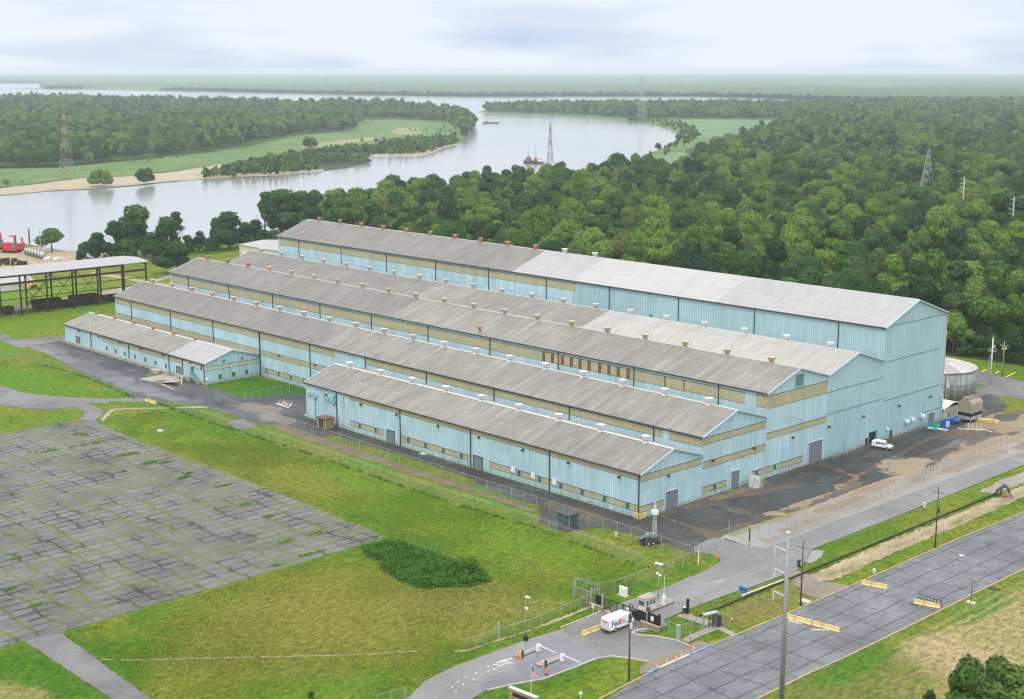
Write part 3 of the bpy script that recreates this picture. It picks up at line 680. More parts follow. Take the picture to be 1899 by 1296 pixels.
for q_ in ([(540, 768), (568, 775), (700, 816), (1000, 907), (1187, 963), (1222, 957), (1262, 972), (1300, 988), (1318, 1003), (1279, 1023), (1200, 997), (1115, 976), (1077, 982), (1049, 987), (998, 970), (999, 962), (1004, 940), (900, 905), (869, 886), (747, 845), (608, 803), (560, 790)],
           [(1232, 957), (1262, 946), (1300, 938), (1332, 938), (1366, 948), (1401, 961), (1363, 975), (1327, 984), (1290, 976), (1255, 966)],
           [(1342, 932), (1372, 922), (1420, 917), (1490, 900), (1542, 901), (1553, 909), (1500, 925), (1481, 931), (1447, 945), (1401, 954), (1370, 945)],
           [(1424, 889), (1473, 873), (1511, 862), (1550, 872), (1582, 886), (1570, 895), (1542, 900), (1479, 898), (1432, 900)],
           [(1520, 858), (1560, 846), (1605, 832), (1655, 816), (1700, 801), (1745, 786), (1792, 772), (1800, 780), (1760, 800), (1722, 812), (1690, 826), (1668, 842), (1640, 852), (1610, 864), (1590, 880), (1560, 872)],
           [(1592, 884), (1620, 872), (1650, 880), (1632, 893), (1600, 902)],
           [(1745, 770), (1790, 748), (1835, 729), (1868, 750), (1858, 764), (1825, 772), (1795, 776), (1765, 780)],
           [(1665, 845), (1700, 828), (1735, 812), (1770, 806), (1782, 812), (1740, 832), (1700, 846), (1676, 852)]):
    sheet('yard', q_, M['strip'], 0.068, step=0.9, amp=0.35)
sheet('gravel_verge', [(1325, 1008), (1342, 992), (1397, 974), (1521, 933), (1635, 890), (1738, 861), (1855, 819), (1899, 799), (2000, 766), (2000, 806), (1899, 838), (1700, 911), (1532, 972), (1460, 1001), (1418, 1016), (1389, 1013), (1345, 998)], M['gravel'], 0.075, step=1.2, amp=0.3)
sheet('gravel_shoulder', [(1389, 1014), (1418, 1013), (1460, 997), (1532, 968), (1700, 906), (1899, 833), (2000, 797), (2000, 806), (1899, 840), (1700, 914), (1532, 976), (1460, 1006), (1422, 1022), (1400, 1024)], M['gravel_grey'], 0.09, step=1.0, amp=0.12)
# main road
sheet('road', [(1279, 1022), (1310, 1002), (1330, 998), (1389, 1013), (1418, 1018), (1460, 1003), (1532, 973.5), (1700, 911), (1899, 837.5), (2050, 782), (2050, 805), (1899, 862), (1700, 943), (1532, 1008.5), (1506, 1019), (1489.6, 1045),
               (1478, 1058.5), (1455, 1066), (1408, 1084), (1346, 1104), (1276, 1131), (1230, 1150), (1238, 1160), (1225, 1166), (1200, 1172), (1180, 1175), (1219, 1180), (1258, 1188), (1276, 1196), (1240, 1212), (1202.6, 1228), (1170, 1222), (1134, 1218),
               (1106.5, 1222), (1068.6, 1237), (1008, 1260), (950, 1270), (904, 1280), (876.5, 1296), (800, 1345), (700, 1345), (755, 1296), (790.6, 1262), (841, 1237), (917, 1209), (967.5, 1190), (1043, 1167), (1117, 1133), (1157.5, 1116.5), (1229.6, 1092),
               (1305, 1060), (1336, 1042.5), (1336, 1036), (1329, 1031)], M['road'], 0.10, step=1.0, amp=0.05)
sheet('parking_lot', [(1050, 1345), (1180, 1262), (1320, 1197), (1452, 1142), (1525, 1110.5), (1584, 1083), (1660, 1052), (1702, 1032.5), (1796, 992), (1899, 950), (2050, 885), (2050, 990), (1899, 1055), (1803, 1102), (1735.5, 1136), (1634.6, 1186), (1557, 1223), (1500, 1248.6), (1403, 1296), (1310, 1345)],
      M['rlot'], 0.05, step=1.5, amp=0.10)
sheet('pavement', [(1186, 1240), (1202, 1228), (1240, 1212), (1290, 1190), (1299, 1188), (1320, 1196), (1201, 1248), (1188, 1252)], M['brownwalk'], 0.085)
sheet('dirt_patch', [(1478, 1096), (1510, 1078), (1540, 1080), (1578, 1087), (1568, 1094), (1525, 1110), (1500, 1106)], M['brownwalk'], 0.06, step=1, amp=.3)
sheet('dirt_patch', [(1452, 1066), (1478, 1058), (1500, 1066), (1520, 1080), (1490, 1092), (1462, 1082)], M['brownwalk'], 0.065, step=1, amp=.3)
sheet('dirt_strip', [(1500, 1068), (1560, 1040), (1640, 1006), (1740, 966), (1850, 922), (1899, 898), (2040, 840), (2040, 862), (1899, 921), (1803, 964), (1700, 1007), (1600, 1051), (1545, 1076), (1520, 1080)], M['sandstrip'], 0.045, step=1.2, amp=.4)
sheet('gravel_patch', [(1493, 1042), (1508, 1020), (1530, 1022), (1522, 1034), (1505, 1045)], M['gravel_grey'], 0.06, step=1, amp=.3)
sheet('gravel_patch', [(1815, 912), (1850, 893), (1899, 875), (1960, 850), (1960, 872), (1899, 895), (1850, 915)], M['gravel'], 0.055, step=1, amp=.4)
sheet('footpath', [(1262, 1187), (1276, 1180), (1305, 1166), (1328, 1156), (1338, 1162), (1366, 1176), (1356, 1180), (1332, 1168), (1300, 1180), (1277, 1192)], M['walk'], 0.075)
sheet('footpath', [(1253, 1143), (1272, 1136), (1290, 1144), (1325, 1152), (1312, 1162), (1285, 1152)], M['walk'], 0.070)
sheet('footpath', [(1180, 1105), (1300, 1170)], M['walk'], 0.07) if False else None
# far car park and drives beyond the tank
sheet('parking_lot', [(1720, 668), (1757, 672), (1899, 707), (2050, 745), (2050, 792), (1899, 737), (1880, 733), (1830, 716), (1720, 690)], M['oldroad'], 0.05, step=2, amp=.2)
sheet('drive', [(1740, 740), (1830, 716), (1860, 719), (1899, 727), (2000, 752), (2000, 768), (1899, 742), (1850, 733)], M['oldroad'], 0.045, step=2, amp=.3)
sheet('footpath', [(384, 754.5), (377, 756.5), (320, 757.5), (250, 758.5), (214, 760.5), (206, 766), (192, 781), (186, 780.5), (199, 764), (206, 758.5), (250, 756.8), (320, 755.8), (370, 753)], M['walk'], 0.06)
sheet('yard', [(-203.5, 228.6), (-199.4, 228.6), (-199.4, 361.0), (-203.5, 361.0)], M['mudyard'], 0.05, px=False, step=1.5, amp=.2)
sheet('footpath', [(104, 1222.5), (262, 1222.5), (400, 1219.5), (640, 1214), (760, 1207), (800, 1206), (800, 1207), (640, 1215.5), (400, 1221), (262, 1224.5), (104, 1223)], M['sandstrip'], 0.03, step=1, amp=0.25)
sheet('footpath', [(841, 1206), (868, 1204), (930, 1184), (985, 1167), (1090, 1124), (1108, 1122), (1060, 1142), (985, 1170), (900, 1197), (868, 1208), (845, 1209)], M['sandstrip'], 0.045, step=1, amp=0.15)
sheet('weedy_bank', [(205, 744), (300, 746), (345, 748), (372, 753), (290, 751), (190, 757)], M['grass'], 0.055, step=1, amp=.2)
# forest floors (dark soil under the trees)
sheet('forest_floor', [(-234, 449), (-1400, 449), (-1500, 1100), (-500, 2500), (900, 3000), (900, 449)], M['forest_floor'], 0.08, px=False, step=15, amp=2)

def kerb(pts, w, h, mat, z=0.0, px=True, name='kerb', label=None):
    P = [np.array(G(*p)[:2]) if px else np.array(p) for p in pts]
    mb = MB()
    L = []
    for i, p in enumerate(P):
        a = P[max(i - 1, 0)]; b = P[min(i + 1, len(P) - 1)]
        d = (b - a) / np.linalg.norm(b - a); n = np.array([-d[1], d[0]])
        L.append((p + n * w / 2, p - n * w / 2))
    for i in range(len(P) - 1):
        a0, a1 = L[i]; b0, b1 = L[i + 1]
        for q in (((*a0, z + h), (*b0, z + h), (*b1, z + h), (*a1, z + h)), ((*a1, z + h), (*b1, z + h), (*b1, z), (*a1, z)), ((*a0, z), (*b0, z), (*b0, z + h), (*a0, z + h))):
            mb.face(q[::-1])
    for i in (0, -1):
        a0, a1 = L[i]; q = ((*a0, z), (*a1, z), (*a1, z + h), (*a0, z + h)); mb.face(q)
    o = mb.build(name, mat); return prop(o, label, None, None, 'structure')
kerb([(1090, 1308), (1180, 1261), (1201, 1250)], 0.3, 0.14, M['tan'], 0.0)
kerb([(1320, 1196.3), (1452, 1141.6), (1525, 1110), (1577, 1087.5), (1700, 1033), (1796, 991.5), (1899, 949.5), (2050, 885)], 0.3, 0.16, M['tan'], 0.0)
kerb([(1201, 1249), (1222, 1239)], 0.45, 0.16, M['blue_curb'], 0.0)
kerb([(1222, 1239), (1278, 1214.5)], 0.45, 0.16, M['conc_pale'], 0.0)
kerb([(1278, 1214.5), (1321, 1196)], 0.45, 0.16, M['blue_curb'], 0.0)
kerb([(1310, 1345), (1403, 1297), (1500, 1249), (1557, 1223.5), (1634.6, 1186.5), (1735.5, 1136.5), (1803, 1102.5), (1899, 1055.5), (2050, 990)], 0.35, 0.12, M['tan'], 0.0)
kerb([(1223, 1161), (1212, 1166), (1196, 1167), (1178, 1170), (1172, 1174), (1180, 1178), (1219, 1181), (1258, 1189), (1277, 1197)], 0.25, 0.2, M['conc_pale'], 0.0)
kerb([(1040, 1164.5), (1078, 1149.5), (1105, 1138), (1117, 1132.5), (1150, 1137)], 0.2, 0.18, M['conc_pale'], 0.0)
kerb([(904, 1280.5), (950, 1270), (1008, 1259.5), (1068.6, 1237), (1106.5, 1221.5), (1134, 1217.5), (1170, 1221.5), (1203, 1228)], 0.2, 0.18, M['conc_pale'], 0.0)
for X in (-146.4,): kerb([(X, 192), (X, 199)], 0.01, 0.01, M['conc_pale'], 0.0, px=False) if False else None
# painted stall lines far car park, stripes near the gate arm
mk = MB()
for a, b in (((1768, 682), (1775, 677)), ((1800, 686), (1808, 681)), ((1821, 690), (1829, 685)), ((1846, 692), (1853, 688)), ((1866, 699), (1883, 691))):
    p = Vector(G(*a)); q = Vector(G(*b)); d = (q - p).normalized(); n = Vector((-d.y, d.x, 0)) * 0.25
    mk.face([(*(p - n).xy, 0.06), (*(q - n).xy, 0.06), (*(q + n).xy, 0.06), (*(p + n).xy, 0.06)])
prop(mk.build('road_marking', M['yellow']), kind='structure')
mk = MB()
for a, b in (((918, 1230), (944, 1227)), ((926, 1227), (938, 1224)), ((930, 1233.5), (950, 1229)), ((914, 1233.5), (926, 1233)), ((932, 1226), (950, 1222)), ((904, 1237), (908, 1236.8)), ((914, 1242), (919, 1241.5)), ((922, 1237), (929, 1236)), ((904, 1245.5), (907, 1245)),
             ((880, 1249), (884, 1248)), ((893, 1251), (896, 1250.5)), ((862, 1257), (866, 1256)), ((877, 1261), (880, 1260)), ((848, 1266), (851, 1265)), ((838, 1276), (841, 1275)), ((857, 1270), (860, 1269)), ((844, 1283), (847, 1282)),
             ((1452, 878), (1456, 879))):
    p = Vector(G(*a)); q = Vector(G(*b)); d = (q - p).normalized(); n = Vector((-d.y, d.x, 0)) * 0.09
    mk.face([(*(p - n).xy, 0.115), (*(q - n).xy, 0.115), (*(q + n).xy, 0.115), (*(p + n).xy, 0.115)])
prop(mk.build('road_marking', M['white']), kind='structure')

# ------------------------------------------------------------------ the blue mill building (five parallel sheds)
XR = -201.1
ORG = (XR, 229.5, 0.0)
mill = empty('warehouse', ORG, 0, 'huge light blue corrugated warehouse of five stepped parallel sheds under grey and white roofs', 'warehouse')
PITCH_R = 0.66
def corrugated(mb, x0, x1, yE, zE, yR, zR, mi=0, h=0.055):
    """one roof slope from eave (yE,zE) to ridge (yR,zR), ribs running up the slope; x is measured from the building origin"""
    k0 = int(math.floor((x0 - ORG[0]) / PITCH_R)); k1 = int(math.ceil((x1 - ORG[0]) / PITCH_R))
    xs = []
    for k in range(k0, k1):
        for fr, up in ((0.0, 0), (0.14, 1), (0.36, 1), (0.5, 0), (0.64, 0)) if False else ((0.08, 1), (0.28, 0), (0.72, 0), (0.92, 1)):
            x = ORG[0] + (k + fr) * PITCH_R
            if x0 <= x <= x1: xs.append((x, up))
    xs = [(x0, 0)] + xs + [(x1, 0)]
    # fr near 0 / 1 is the crown of a rib, the middle is the valley
    b = len(mb.v)
    for x, up in xs:
        dz = h * up
        mb.v.append((x, yE, zE + dz)); mb.v.append((x, yR, zR + dz))
    flip = yE > yR
    for i in range(len(xs) - 1):
        q = (b + 2 * i, b + 2 * i + 2, b + 2 * i + 3, b + 2 * i + 1)
        mb.f.append(q[::-1] if flip else q); mb.m.append(mi)

def shed_roof(name, mats, segs, yL, zL, yR, zR, yr, zr, x0, x1, parent, ends=True):
    """segs: (xa, xb, material index); ridge at (yr, zr)"""
    mb = MB(ORG)
    ov = 0.45
    for xa, xb, mi in segs:
        s1 = (zr - zL) / (yr - yL); s2 = (zr - zR) / (yR - yr)
        corrugated(mb, xa, xb, yL - ov, zL - ov * s1 + 0.12, yr, zr + 0.12, mi)
        corrugated(mb, xa, xb, yR + (ov if ends == 'both' else 0), zR + 0.12 - (ov * s2 if ends == 'both' else 0), yr, zr + 0.12, mi)
    # closed underside
    mi = segs[0][2]
    mb.face([(x0, yL - ov, zL - ov * s1 + 0.02), (x0, yr, zr + 0.02), (x1, yr, zr + 0.02), (x1, yL - ov, zL - ov * s1 + 0.02)], mi)
    mb.face([(x0, yr, zr + 0.02), (x0, yR, zR + 0.02), (x1, yR, zR + 0.02), (x1, yr, zr + 0.02)], mi)
    return mb.build(name, mats, parent)

def verge(yL, zL, yr, zr, yR, zR, x, parent, mat, w=0.35):
    mb = MB(ORG)
    s1 = (zr - zL) / (yr - yL)
    for a, b in (((yL - .45, zL - .45 * s1), (yr, zr)), ((yr, zr), (yR, zR))):
        mb.v += [(x - .06, a[0], a[1] - .12), (x + .14, a[0], a[1] - .12), (x + .14, b[0], b[1] - .12), (x - .06, b[0], b[1] - .12),
                 (x - .06, a[0], a[1] + .2), (x + .14, a[0], a[1] + .2), (x + .14, b[0], b[1] + .2), (x - .06, b[0], b[1] + .2)]
        n = len(mb.v) - 8
        for f in ((0, 3, 2, 1), (4, 5, 6, 7), (0, 1, 5, 4), (1, 2, 6, 5), (2, 3, 7, 6), (3, 0, 4, 7)):
            mb.f.append(tuple(n + i for i in f)); mb.m.append(0)
    return mb.build('verge_trim', mat, parent)

def shed_wall(name, mat_front, mat_gable, yL, zL, yR, zR, yr, zr, x0, x1, parent, back=False, holes=()):
    """front (low y) wall, right gable, left gable"""
    mb = MB(ORG)
    mb.face([(x0, yL, 0), (x1, yL, 0), (x1, yL, zL), (x0, yL, zL)], 0)
    mb.face([(x1, yL, 0), (x1, yR, 0), (x1, yR, zR), (x1, yr, zr), (x1, yL, zL)], 1)
    mb.face([(x0, yR, 0), (x0, yL, 0), (x0, yL, zL), (x0, yr, zr), (x0, yR, zR)], 1)
    if back: mb.face([(x1, yR, 0), (x0, yR, 0), (x0, yR, zR), (x1, yR, zR)], 1)
    return mb.build(name, [mat_front, mat_gable], parent)

def vent_mesh(name, mat, s=1.0):
    mb = MB()
    # saddle over the ridge, stack, wide windband drum with a lid
    mb.prism([(-0.85 * s, -0.35), (0.85 * s, -0.35), (0.55 * s, 0.35), (-0.55 * s, 0.35)], 'x', -0.6 * s, 0.6 * s)
    mb.lathe((0, 0, 0.35), [(0.50 * s, 0), (0.50 * s, 0.40 * s)], 12)
    mb.lathe((0, 0, 0.35 + .36 * s), [(0.78 * s, 0), (0.86 * s, 0.02 * s), (1.06 * s, 0.92 * s), (1.0 * s, 0.95 * s), (0.3 * s, 1.0 * s)], 12)
    return mb.mesh(name, mat)
VM = {k: vent_mesh('roof_vent_' + k, M[m]) for k, m in dict(white='vent_white', grey='vent_grey', beige='beige', rust='rust_vent', pale='rust_pale').items()}
LABV = dict(white='clean white ridge vent', grey='pale grey ridge vent', beige='beige weathered ridge vent', rust='rusty orange ridge vent', pale='faded rusty ridge vent')
def vents(roof, xs, y, z, kind):
    for i, x in enumerate(xs):
        k = kind(i, x)
        o = link('roof_vent', VM[k], roof, (x - ORG[0], y - ORG[1], z - ORG[2]))
        o['label'] = LABV[k]
        st = link('vent_flashing', FLASH, roof, (x - ORG[0], y - ORG[1] - 1.4, z - 0.2)) if False else None

def pipes(wall, xs, y, z0, z1, mat=None):
    mb = MB(); mb.box(-0.10, 0.10, -0.26, -0.02, 0, z1 - z0 - .25, 0); mb.box(-0.24, 0.24, -0.42, -0.02, z1 - z0 - .25, z1 - z0 + .1, 0)
    me = mb.mesh('downpipe', mat or M['pipe_dark'])
    for x in xs: link('downpipe', me, wall, (x - ORG[0], y - ORG[1], z0))
def gutter(wall, x0, x1, y, z):
    mb = MB(ORG); mb.box(x0, x1, y - 0.62, y - 0.40, z - 0.24, z + 0.02); return mb.build('gutter', M['pipe_dark'], wall)
def bands(wall, rects, y, mat, th=0.04, name='wall_panel'):
    mb = MB(ORG)
    for xa, xb, za, zb in rects:
        mb.box(xa, xb, y - th, y - .002, za, zb); 
    o = mb.build(name, mat, wall)
    tr = MB(ORG)
    for xa, xb, za, zb in rects:
        tr.box(xa - .05, xb + .05, y - th - .05, y - .003, zb, zb + .10); tr.box(xa - .05, xb + .05, y - th - .02, y - .003, za - .07, za)
    tr.build('panel_edge', M['pipe_dark'], o)
    return o
def gbands(wall, rects, mat, th=0.04):
    mb = MB(ORG)
    for ya, yb, za, zb in rects: mb.box(XR + .002, XR + th, ya, yb, za, zb)
    o = mb.build('wall_panel', mat, wall)
    tr = MB(ORG)
    for ya, yb, za, zb in rects:
        tr.box(XR + .003, XR + th + .05, ya - .05, yb + .05, zb, zb + .10); tr.box(XR + .003, XR + th + .02, ya - .05, yb + .05, za - .07, za)
    tr.build('panel_edge', M['pipe_dark'], o)
def win_mesh(name, w, h, glass, axis='y'):
    """window facing -y (axis y) or +x (axis x): frame and mullion; pane separate"""
    f = MB(); p = MB()
    B = (lambda b, u0, u1, z0, z1, d0, d1: b.box(u0, u1, -d1, -d0, z0, z1)) if axis == 'y' else (lambda b, u0, u1, z0, z1, d0, d1: b.box(d0, d1, u0, u1, z0, z1))
    t = 0.09
    B(f, -w / 2, w / 2, 0, t, .05, .15); B(f, -w / 2, w / 2, h - t, h, .05, .15)
    B(f, -w / 2, -w / 2 + t, t, h - t, .05, .15); B(f, w / 2 - t, w / 2, t, h - t, .05, .15)
    B(f, -w / 2 + t, w / 2 - t, h * .5 - .03, h * .5 + .03, .05, .12)
    B(p, -w / 2 + t, w / 2 - t, t, h - t, .045, .07)
    return f.mesh(name, M['trim_teal']), p.mesh('pane', M[glass])
WY = win_mesh('window', 1.15, 1.45, 'glass'); WX = win_mesh('window', 1.2, 1.5, 'glass', 'x'); WYT = win_mesh('window', 1.15, 1.45, 'pane_teal')
def window(wall, x, y, z, ms, org=ORG, label=None):
    o = link('window', ms[0], wall, (x - org[0], y - org[1], z)); link('pane', ms[1], o)
    if label: o['label'] = label
    return o
def door_x(wall, y0, y1, h, mat=None, org=ORG, xw=XR, name='roller_door', frame='trim_blue'):
    d = MB(org); n = int(h / 0.28)
    for i in range(n):
        d.box(xw + .012, xw + .05, y0, y1, i * h / n + .01, (i + 1) * h / n - .03)
    d.box(xw + .008, xw + .03, y0, y1, 0, h)
    o = d.build(name, mat or M['door_grey'], wall)
    f = MB(org); f.box(xw + .005, xw + .18, y0 - .22, y0, 0, h + .22); f.box(xw + .005, xw + .18, y1, y1 + .22, 0, h + .22); f.box(xw + .006, xw + .17, y0, y1, h, h + .22)
    f.build('frame', M[frame], o); return o
def door_y(wall, x0, x1, z0, h, y, mat=None, org=ORG, frame='pipe_dark'):
    d = MB(org); n = int(h / 0.28)
    d.box(x0, x1, y - .03, y - .008, z0, z0 + h)
    for i in range(n): d.box(x0, x1, y - .05, y - .012, z0 + i * h / n + .01, z0 + (i + 1) * h / n - .03)
    o = d.build('roller_door', mat or M['door_grey'], wall)
    f = MB(org); f.box(x0 - .16, x0, y - .16, y - .005, z0, z0 + h + .16); f.box(x1, x1 + .16, y - .16, y - .005, z0, z0 + h + .16); f.box(x0, x1, y - .15, y - .006, z0 + h, z0 + h + .16)
    f.build('frame', M[frame], o); return o
def lamp_mesh(axis):
    mb = MB()
    if axis == 'y': mb.box(-.06, .06, -.35, 0, .1, .2); mb.prism([(-.75, -.28), (-.3, -.3), (-.25, .22), (-.6, .12)], 'x', -.3, .3)
    else: mb.box(0, .35, -.06, .06, .1, .2); mb.prism([(.25, .22), (.3, -.3), (.75, -.28), (.6, .12)], 'y', -.3, .3)
    return mb.mesh('wall_lamp', M['dark_metal'])
LMY, LMX = lamp_mesh('y'), lamp_mesh('x')
def lamps(wall, pts, ms, org=ORG):
    for p in pts: link('wall_lamp', ms, wall, (p[0] - org[0], p[1] - org[1], p[2]))

PS = 28.65
# shed A (front)
xA = -331.0
wA = shed_wall('wall', M['wall_blue'], M['wall_blue'], 229.5, 10.5, 251.3, 10.9, 240.4, 14.3, xA, XR, mill)
rA = shed_roof('roof', [M['roof_grey']], [(xA - .4, XR + .4, 0)], 229.5, 10.5, 251.3, 10.9, 240.4, 14.3, xA - .4, XR + .4, mill)
verge(229.5, 10.5, 240.4, 14.3, 251.3, 10.9, XR + .4, wA, M['trim_blue']); verge(229.5, 10.5, 240.4, 14.3, 251.3, 10.9, xA - .5, wA, M['trim_blue'])
bands(wA, [(-309.6, XR - .05, 8.95, 10.25), (-309.6, -294.3, 1.5, 2.95), (-286.9, -259.0, 1.5, 2.95), (-251.6, XR - .05, 1.5, 2.95)], 229.5, M['panel_cream'])
gbands(wA, [(229.5, 251.2, 8.65, 10.1), (229.5, 237.7, 1.4, 2.75)], M['panel_cream'])
pipes(wA, [-201.5, -230.1, -258.6, -287.2, -315.8], 229.5, 0, 10.4); gutter(wA, xA - .4, XR + .4, 229.5, 10.4)
for x in (-305.2, -298.0, -283.8, -276.6, -269.4, -262.2, -240.7, -233.5, -226.3, -219.2, -212.0, -204.9): window(wA, x, 229.5, 1.5, WY)
for x in (-242.9, -235.8, -228.5):
    o = MB(ORG).box(x - .7, x + .7, 229.33, 229.45, 2.05, 3.5).build('window_cover', M['white'], wA)
door_y(wA, -293.0, -289.9, 0, 3.4, 229.5); door_y(wA, -257.5, -254.3, 0, 3.4, 229.5)
lamps(wA, [(x, 229.5, 8.6) for x in (-320.6, -304.2, -288.4, -271.2, -255.3, -239.2, -223.6, -207.4)], LMY); lamps(wA, [(XR, 238.8, 8.3)], LMX)
window(wA, XR, 234.2, 1.3, WX); door_x(wA, 238.15, 242.5, 4.4)
vents(rA, [-209.3 - 14.32 * k for k in range(9)], 240.4, 14.3, lambda i, x: 'white')
# wall fan hoods on shed A
hb = MB(); hb.prism([(0, 0), (-.75, 0), (-.75, .55), (-.35, .9), (0, .9)], 'x', -.65, .65)
HOOD = hb.mesh('vent_hood', M['trim_teal'])
for x, z in ((-329.0, 7.2), (-327.3, 7.1), (-326.0, 6.6), (-320.6, 7.4), (-319.6, 7.1), (-317.9, 6.9), (-316.6, 8.4), (-316.9, 6.5)):
    link('vent_hood', HOOD, wA, (x - ORG[0], 0, z))
hb = MB(ORG); hb.box(-314.0, -312.6, 229.1, 229.46, 7.9, 9.2); hb.build('louvre', M['trim_blue'], wA)
hb = MB(ORG); hb.box(-313.6, -312.2, 229.3, 229.47, 5.9, 7.3); hb.build('louvre', M['vent_grey'], wA)
MB(ORG).box(-326.4, -326.25, 229.3, 229.46, 0, 6.6).build('conduit', M['trim_teal'], wA)

# shed B
xB = -486.6
wB = shed_wall('wall', M['wall_blue'], M['wall_blue'], 251.3, 15.2, 276.0, 15.8, 263.7, 19.5, xB, XR, mill)
rB = shed_roof('roof', [M['roof_grey'], M['roof_dark']], [(-357, XR + .4, 0), (xB - .4, -357, 1)], 251.3, 15.2, 276.0, 15.8, 263.7, 19.5, xB - .4, XR + .4, mill)
verge(251.3, 15.2, 263.7, 19.5, 276.0, 15.8, XR + .4, wB, M['trim_blue']); verge(251.3, 15.2, 263.7, 19.5, 276.0, 15.8, xB - .5, wB, M['trim_blue'])
bands(wB, [(xB + .3, -346.1, 12.6, 14.9), (-330.8, -213.5, 12.7, 14.5), (-211.4, XR - .05, 12.7, 14.5), (xB + .3, -388.9, 6.9, 8.8), (-387.2, -331, 7.1, 8.7), (-387.2, -331, 1.45, 2.95)], 251.3, M['panel_cream'])
gbands(wB, [(251.45, 275.9, 13.2, 14.75), (251.6, 275.9, 7.4, 8.9), (251.45, 260.9, 1.3, 2.7), (270.8, 275.9, 1.3, 2.75)], M['panel_cream'])
pipes(wB, [-216.2 - PS * k for k in range(10)] + [-387.8], 251.3, 0, 15.0); gutter(wB, xB - .4, XR + .4, 251.3, 15.1)
for q in ((494.6, 686), (517.2, 693), (540, 700), (563.5, 706)):
    d = Fw * FPX + Rt * (q[0] - CXP) - Up * (q[1] - CYP); window(wB, float(CAM[0] + d[0] * 251.3 / d[1]), 251.3, 1.45, WY)
lamps(wB, [(-376.6, 251.3, 8.6), (-356.5, 251.3, 8.6)], LMY); lamps(wB, [(XR, 254.9, 8.8), (XR, 271.0, 8.8)], LMX)
window(wB, XR, 256.1, 1.2, WX); window(wB, XR, 272.5, 1.4, WX); door_x(wB, 262.4, 265.6, 4.35)
vents(rB, [-209.4 - 14.22 * k for k in range(20)], 263.7, 19.5, lambda i, x: 'pale' if i >= 14 else ('grey' if i >= 8 else 'white'))

# shed C
xC = -488.4
wC = shed_wall('wall', M['wall_blue'], M['wall_blue'], 276.0, 21.8, 301.6, 22.4, 289.1, 26.1, xC, XR, mill)
rC = shed_roof('roof', [M['roof_grey'], M['roof_dark']], [(-350, XR + .4, 0), (xC - .4, -350, 1)], 276.0, 21.8, 301.6, 22.4, 289.1, 26.1, xC - .4, XR + .4, mill)
verge(276.0, 21.8, 289.1, 26.1, 301.6, 22.4, XR + .4, wC, M['trim_blue']); verge(276.0, 21.8, 289.1, 26.1, 301.6, 22.4, xC - .5, wC, M['trim_blue'])
bands(wC, [(xC + .3, -208.0, 18.0, 20.7), (-204.6, XR - .05, 18.0, 20.9)], 276.0, M['panel_cream'])
gbands(wC, [(276.1, 301.7, 17.8, 20.9), (276.2, 301.8, 10.0, 11.45), (276.1, 278.8, 1.3, 2.75), (281.0, 292.2, 1.3, 2.75)], M['panel_cream'])
pipes(wC, [-216.2 - PS * k for k in range(10)], 276.0, 16.2, 21.6); gutter(wC, xC - .4, XR + .4, 276.0, 21.7)
bw = MB(ORG)
for x in (-279.4, -275.9, -271.9, -268.4, -265.0, -261.5, -257.5, -254.0, -250.6, -247.0): bw.box(x - .55, x + .55, 275.86, 275.95, 18.05, 20.65)
bw.box(-234.2, -233.8, 275.88, 275.96, 18.05, 20.65); bw.box(-227.75, -227.45, 275.88, 275.96, 18.05, 20.65)
bw.build('boarded_opening', M['brown_wood'], wC)
lamps(wC, [(XR, 287.0, 8.6)], LMX)
window(wC, XR, 279.9, 1.4, WX)
gw = win_mesh('window', 3.4, 3.2, 'pane_teal', 'x'); window(wC, XR, 289.2, 21.4, gw, label='large gable window high in the wall')
door_x(wC, 294.4, 300.3, 5.6)
vents(rC, [-209.8 - 14.28 * k for k in range(20)], 289.1, 26.1, lambda i, x: 'rust' if i >= 17 else ('pale' if i >= 14 else 'beige'))
# outline of a lower roof once joined here
tr = MB(ORG)
for a, b in (((281.5, 12.4), (286.5, 14.0)), ((286.5, 14.0), (291.4, 12.3))):
    tr.tube((XR + .03, *a), (XR + .03, *b), .05, n=4)
tr.build('old_flashing', M['trim_teal'], wC)

# shed D
xD = -490.0
wD = shed_wall('wall', M['wall_teal_ribs'], M['wall_teal'], 301.6, 22.4, 328.3, 22.4, 315.2, 26.4, xD, XR, mill)
rD = shed_roof('roof', [M['roof_grey'], M['roof_dark'], M['roof_cream']], [(-290.5, XR + .4, 2), (-372, -290.5, 0), (xD - .4, -372, 1)], 301.7, 22.4, 328.3, 22.4, 315.2, 26.4, xD - .4, XR + .4, mill)
verge(301.95, 22.4, 315.2, 26.4, 328.3, 22.4, XR + .4, wD, M['trim_blue'])
vents(rD, [-209.6 - 14.4 * k for k in range(20)], 315.2, 26.4, lambda i, x: 'white' if i <= 5 else 'grey')
lamps(wD, [(XR, 302.8, 8.6), (XR, 318.9, 8.6)], LMX)
fl = MB(ORG)
for y0, y1, z in ((301.9, 328.3, 17.8), (301.9, 328.3, 11.85)): fl.box(XR + .002, XR + .07, y0, y1, z - .05, z + .05)
fl.build('flashing', M['pipe_dark'], wD)
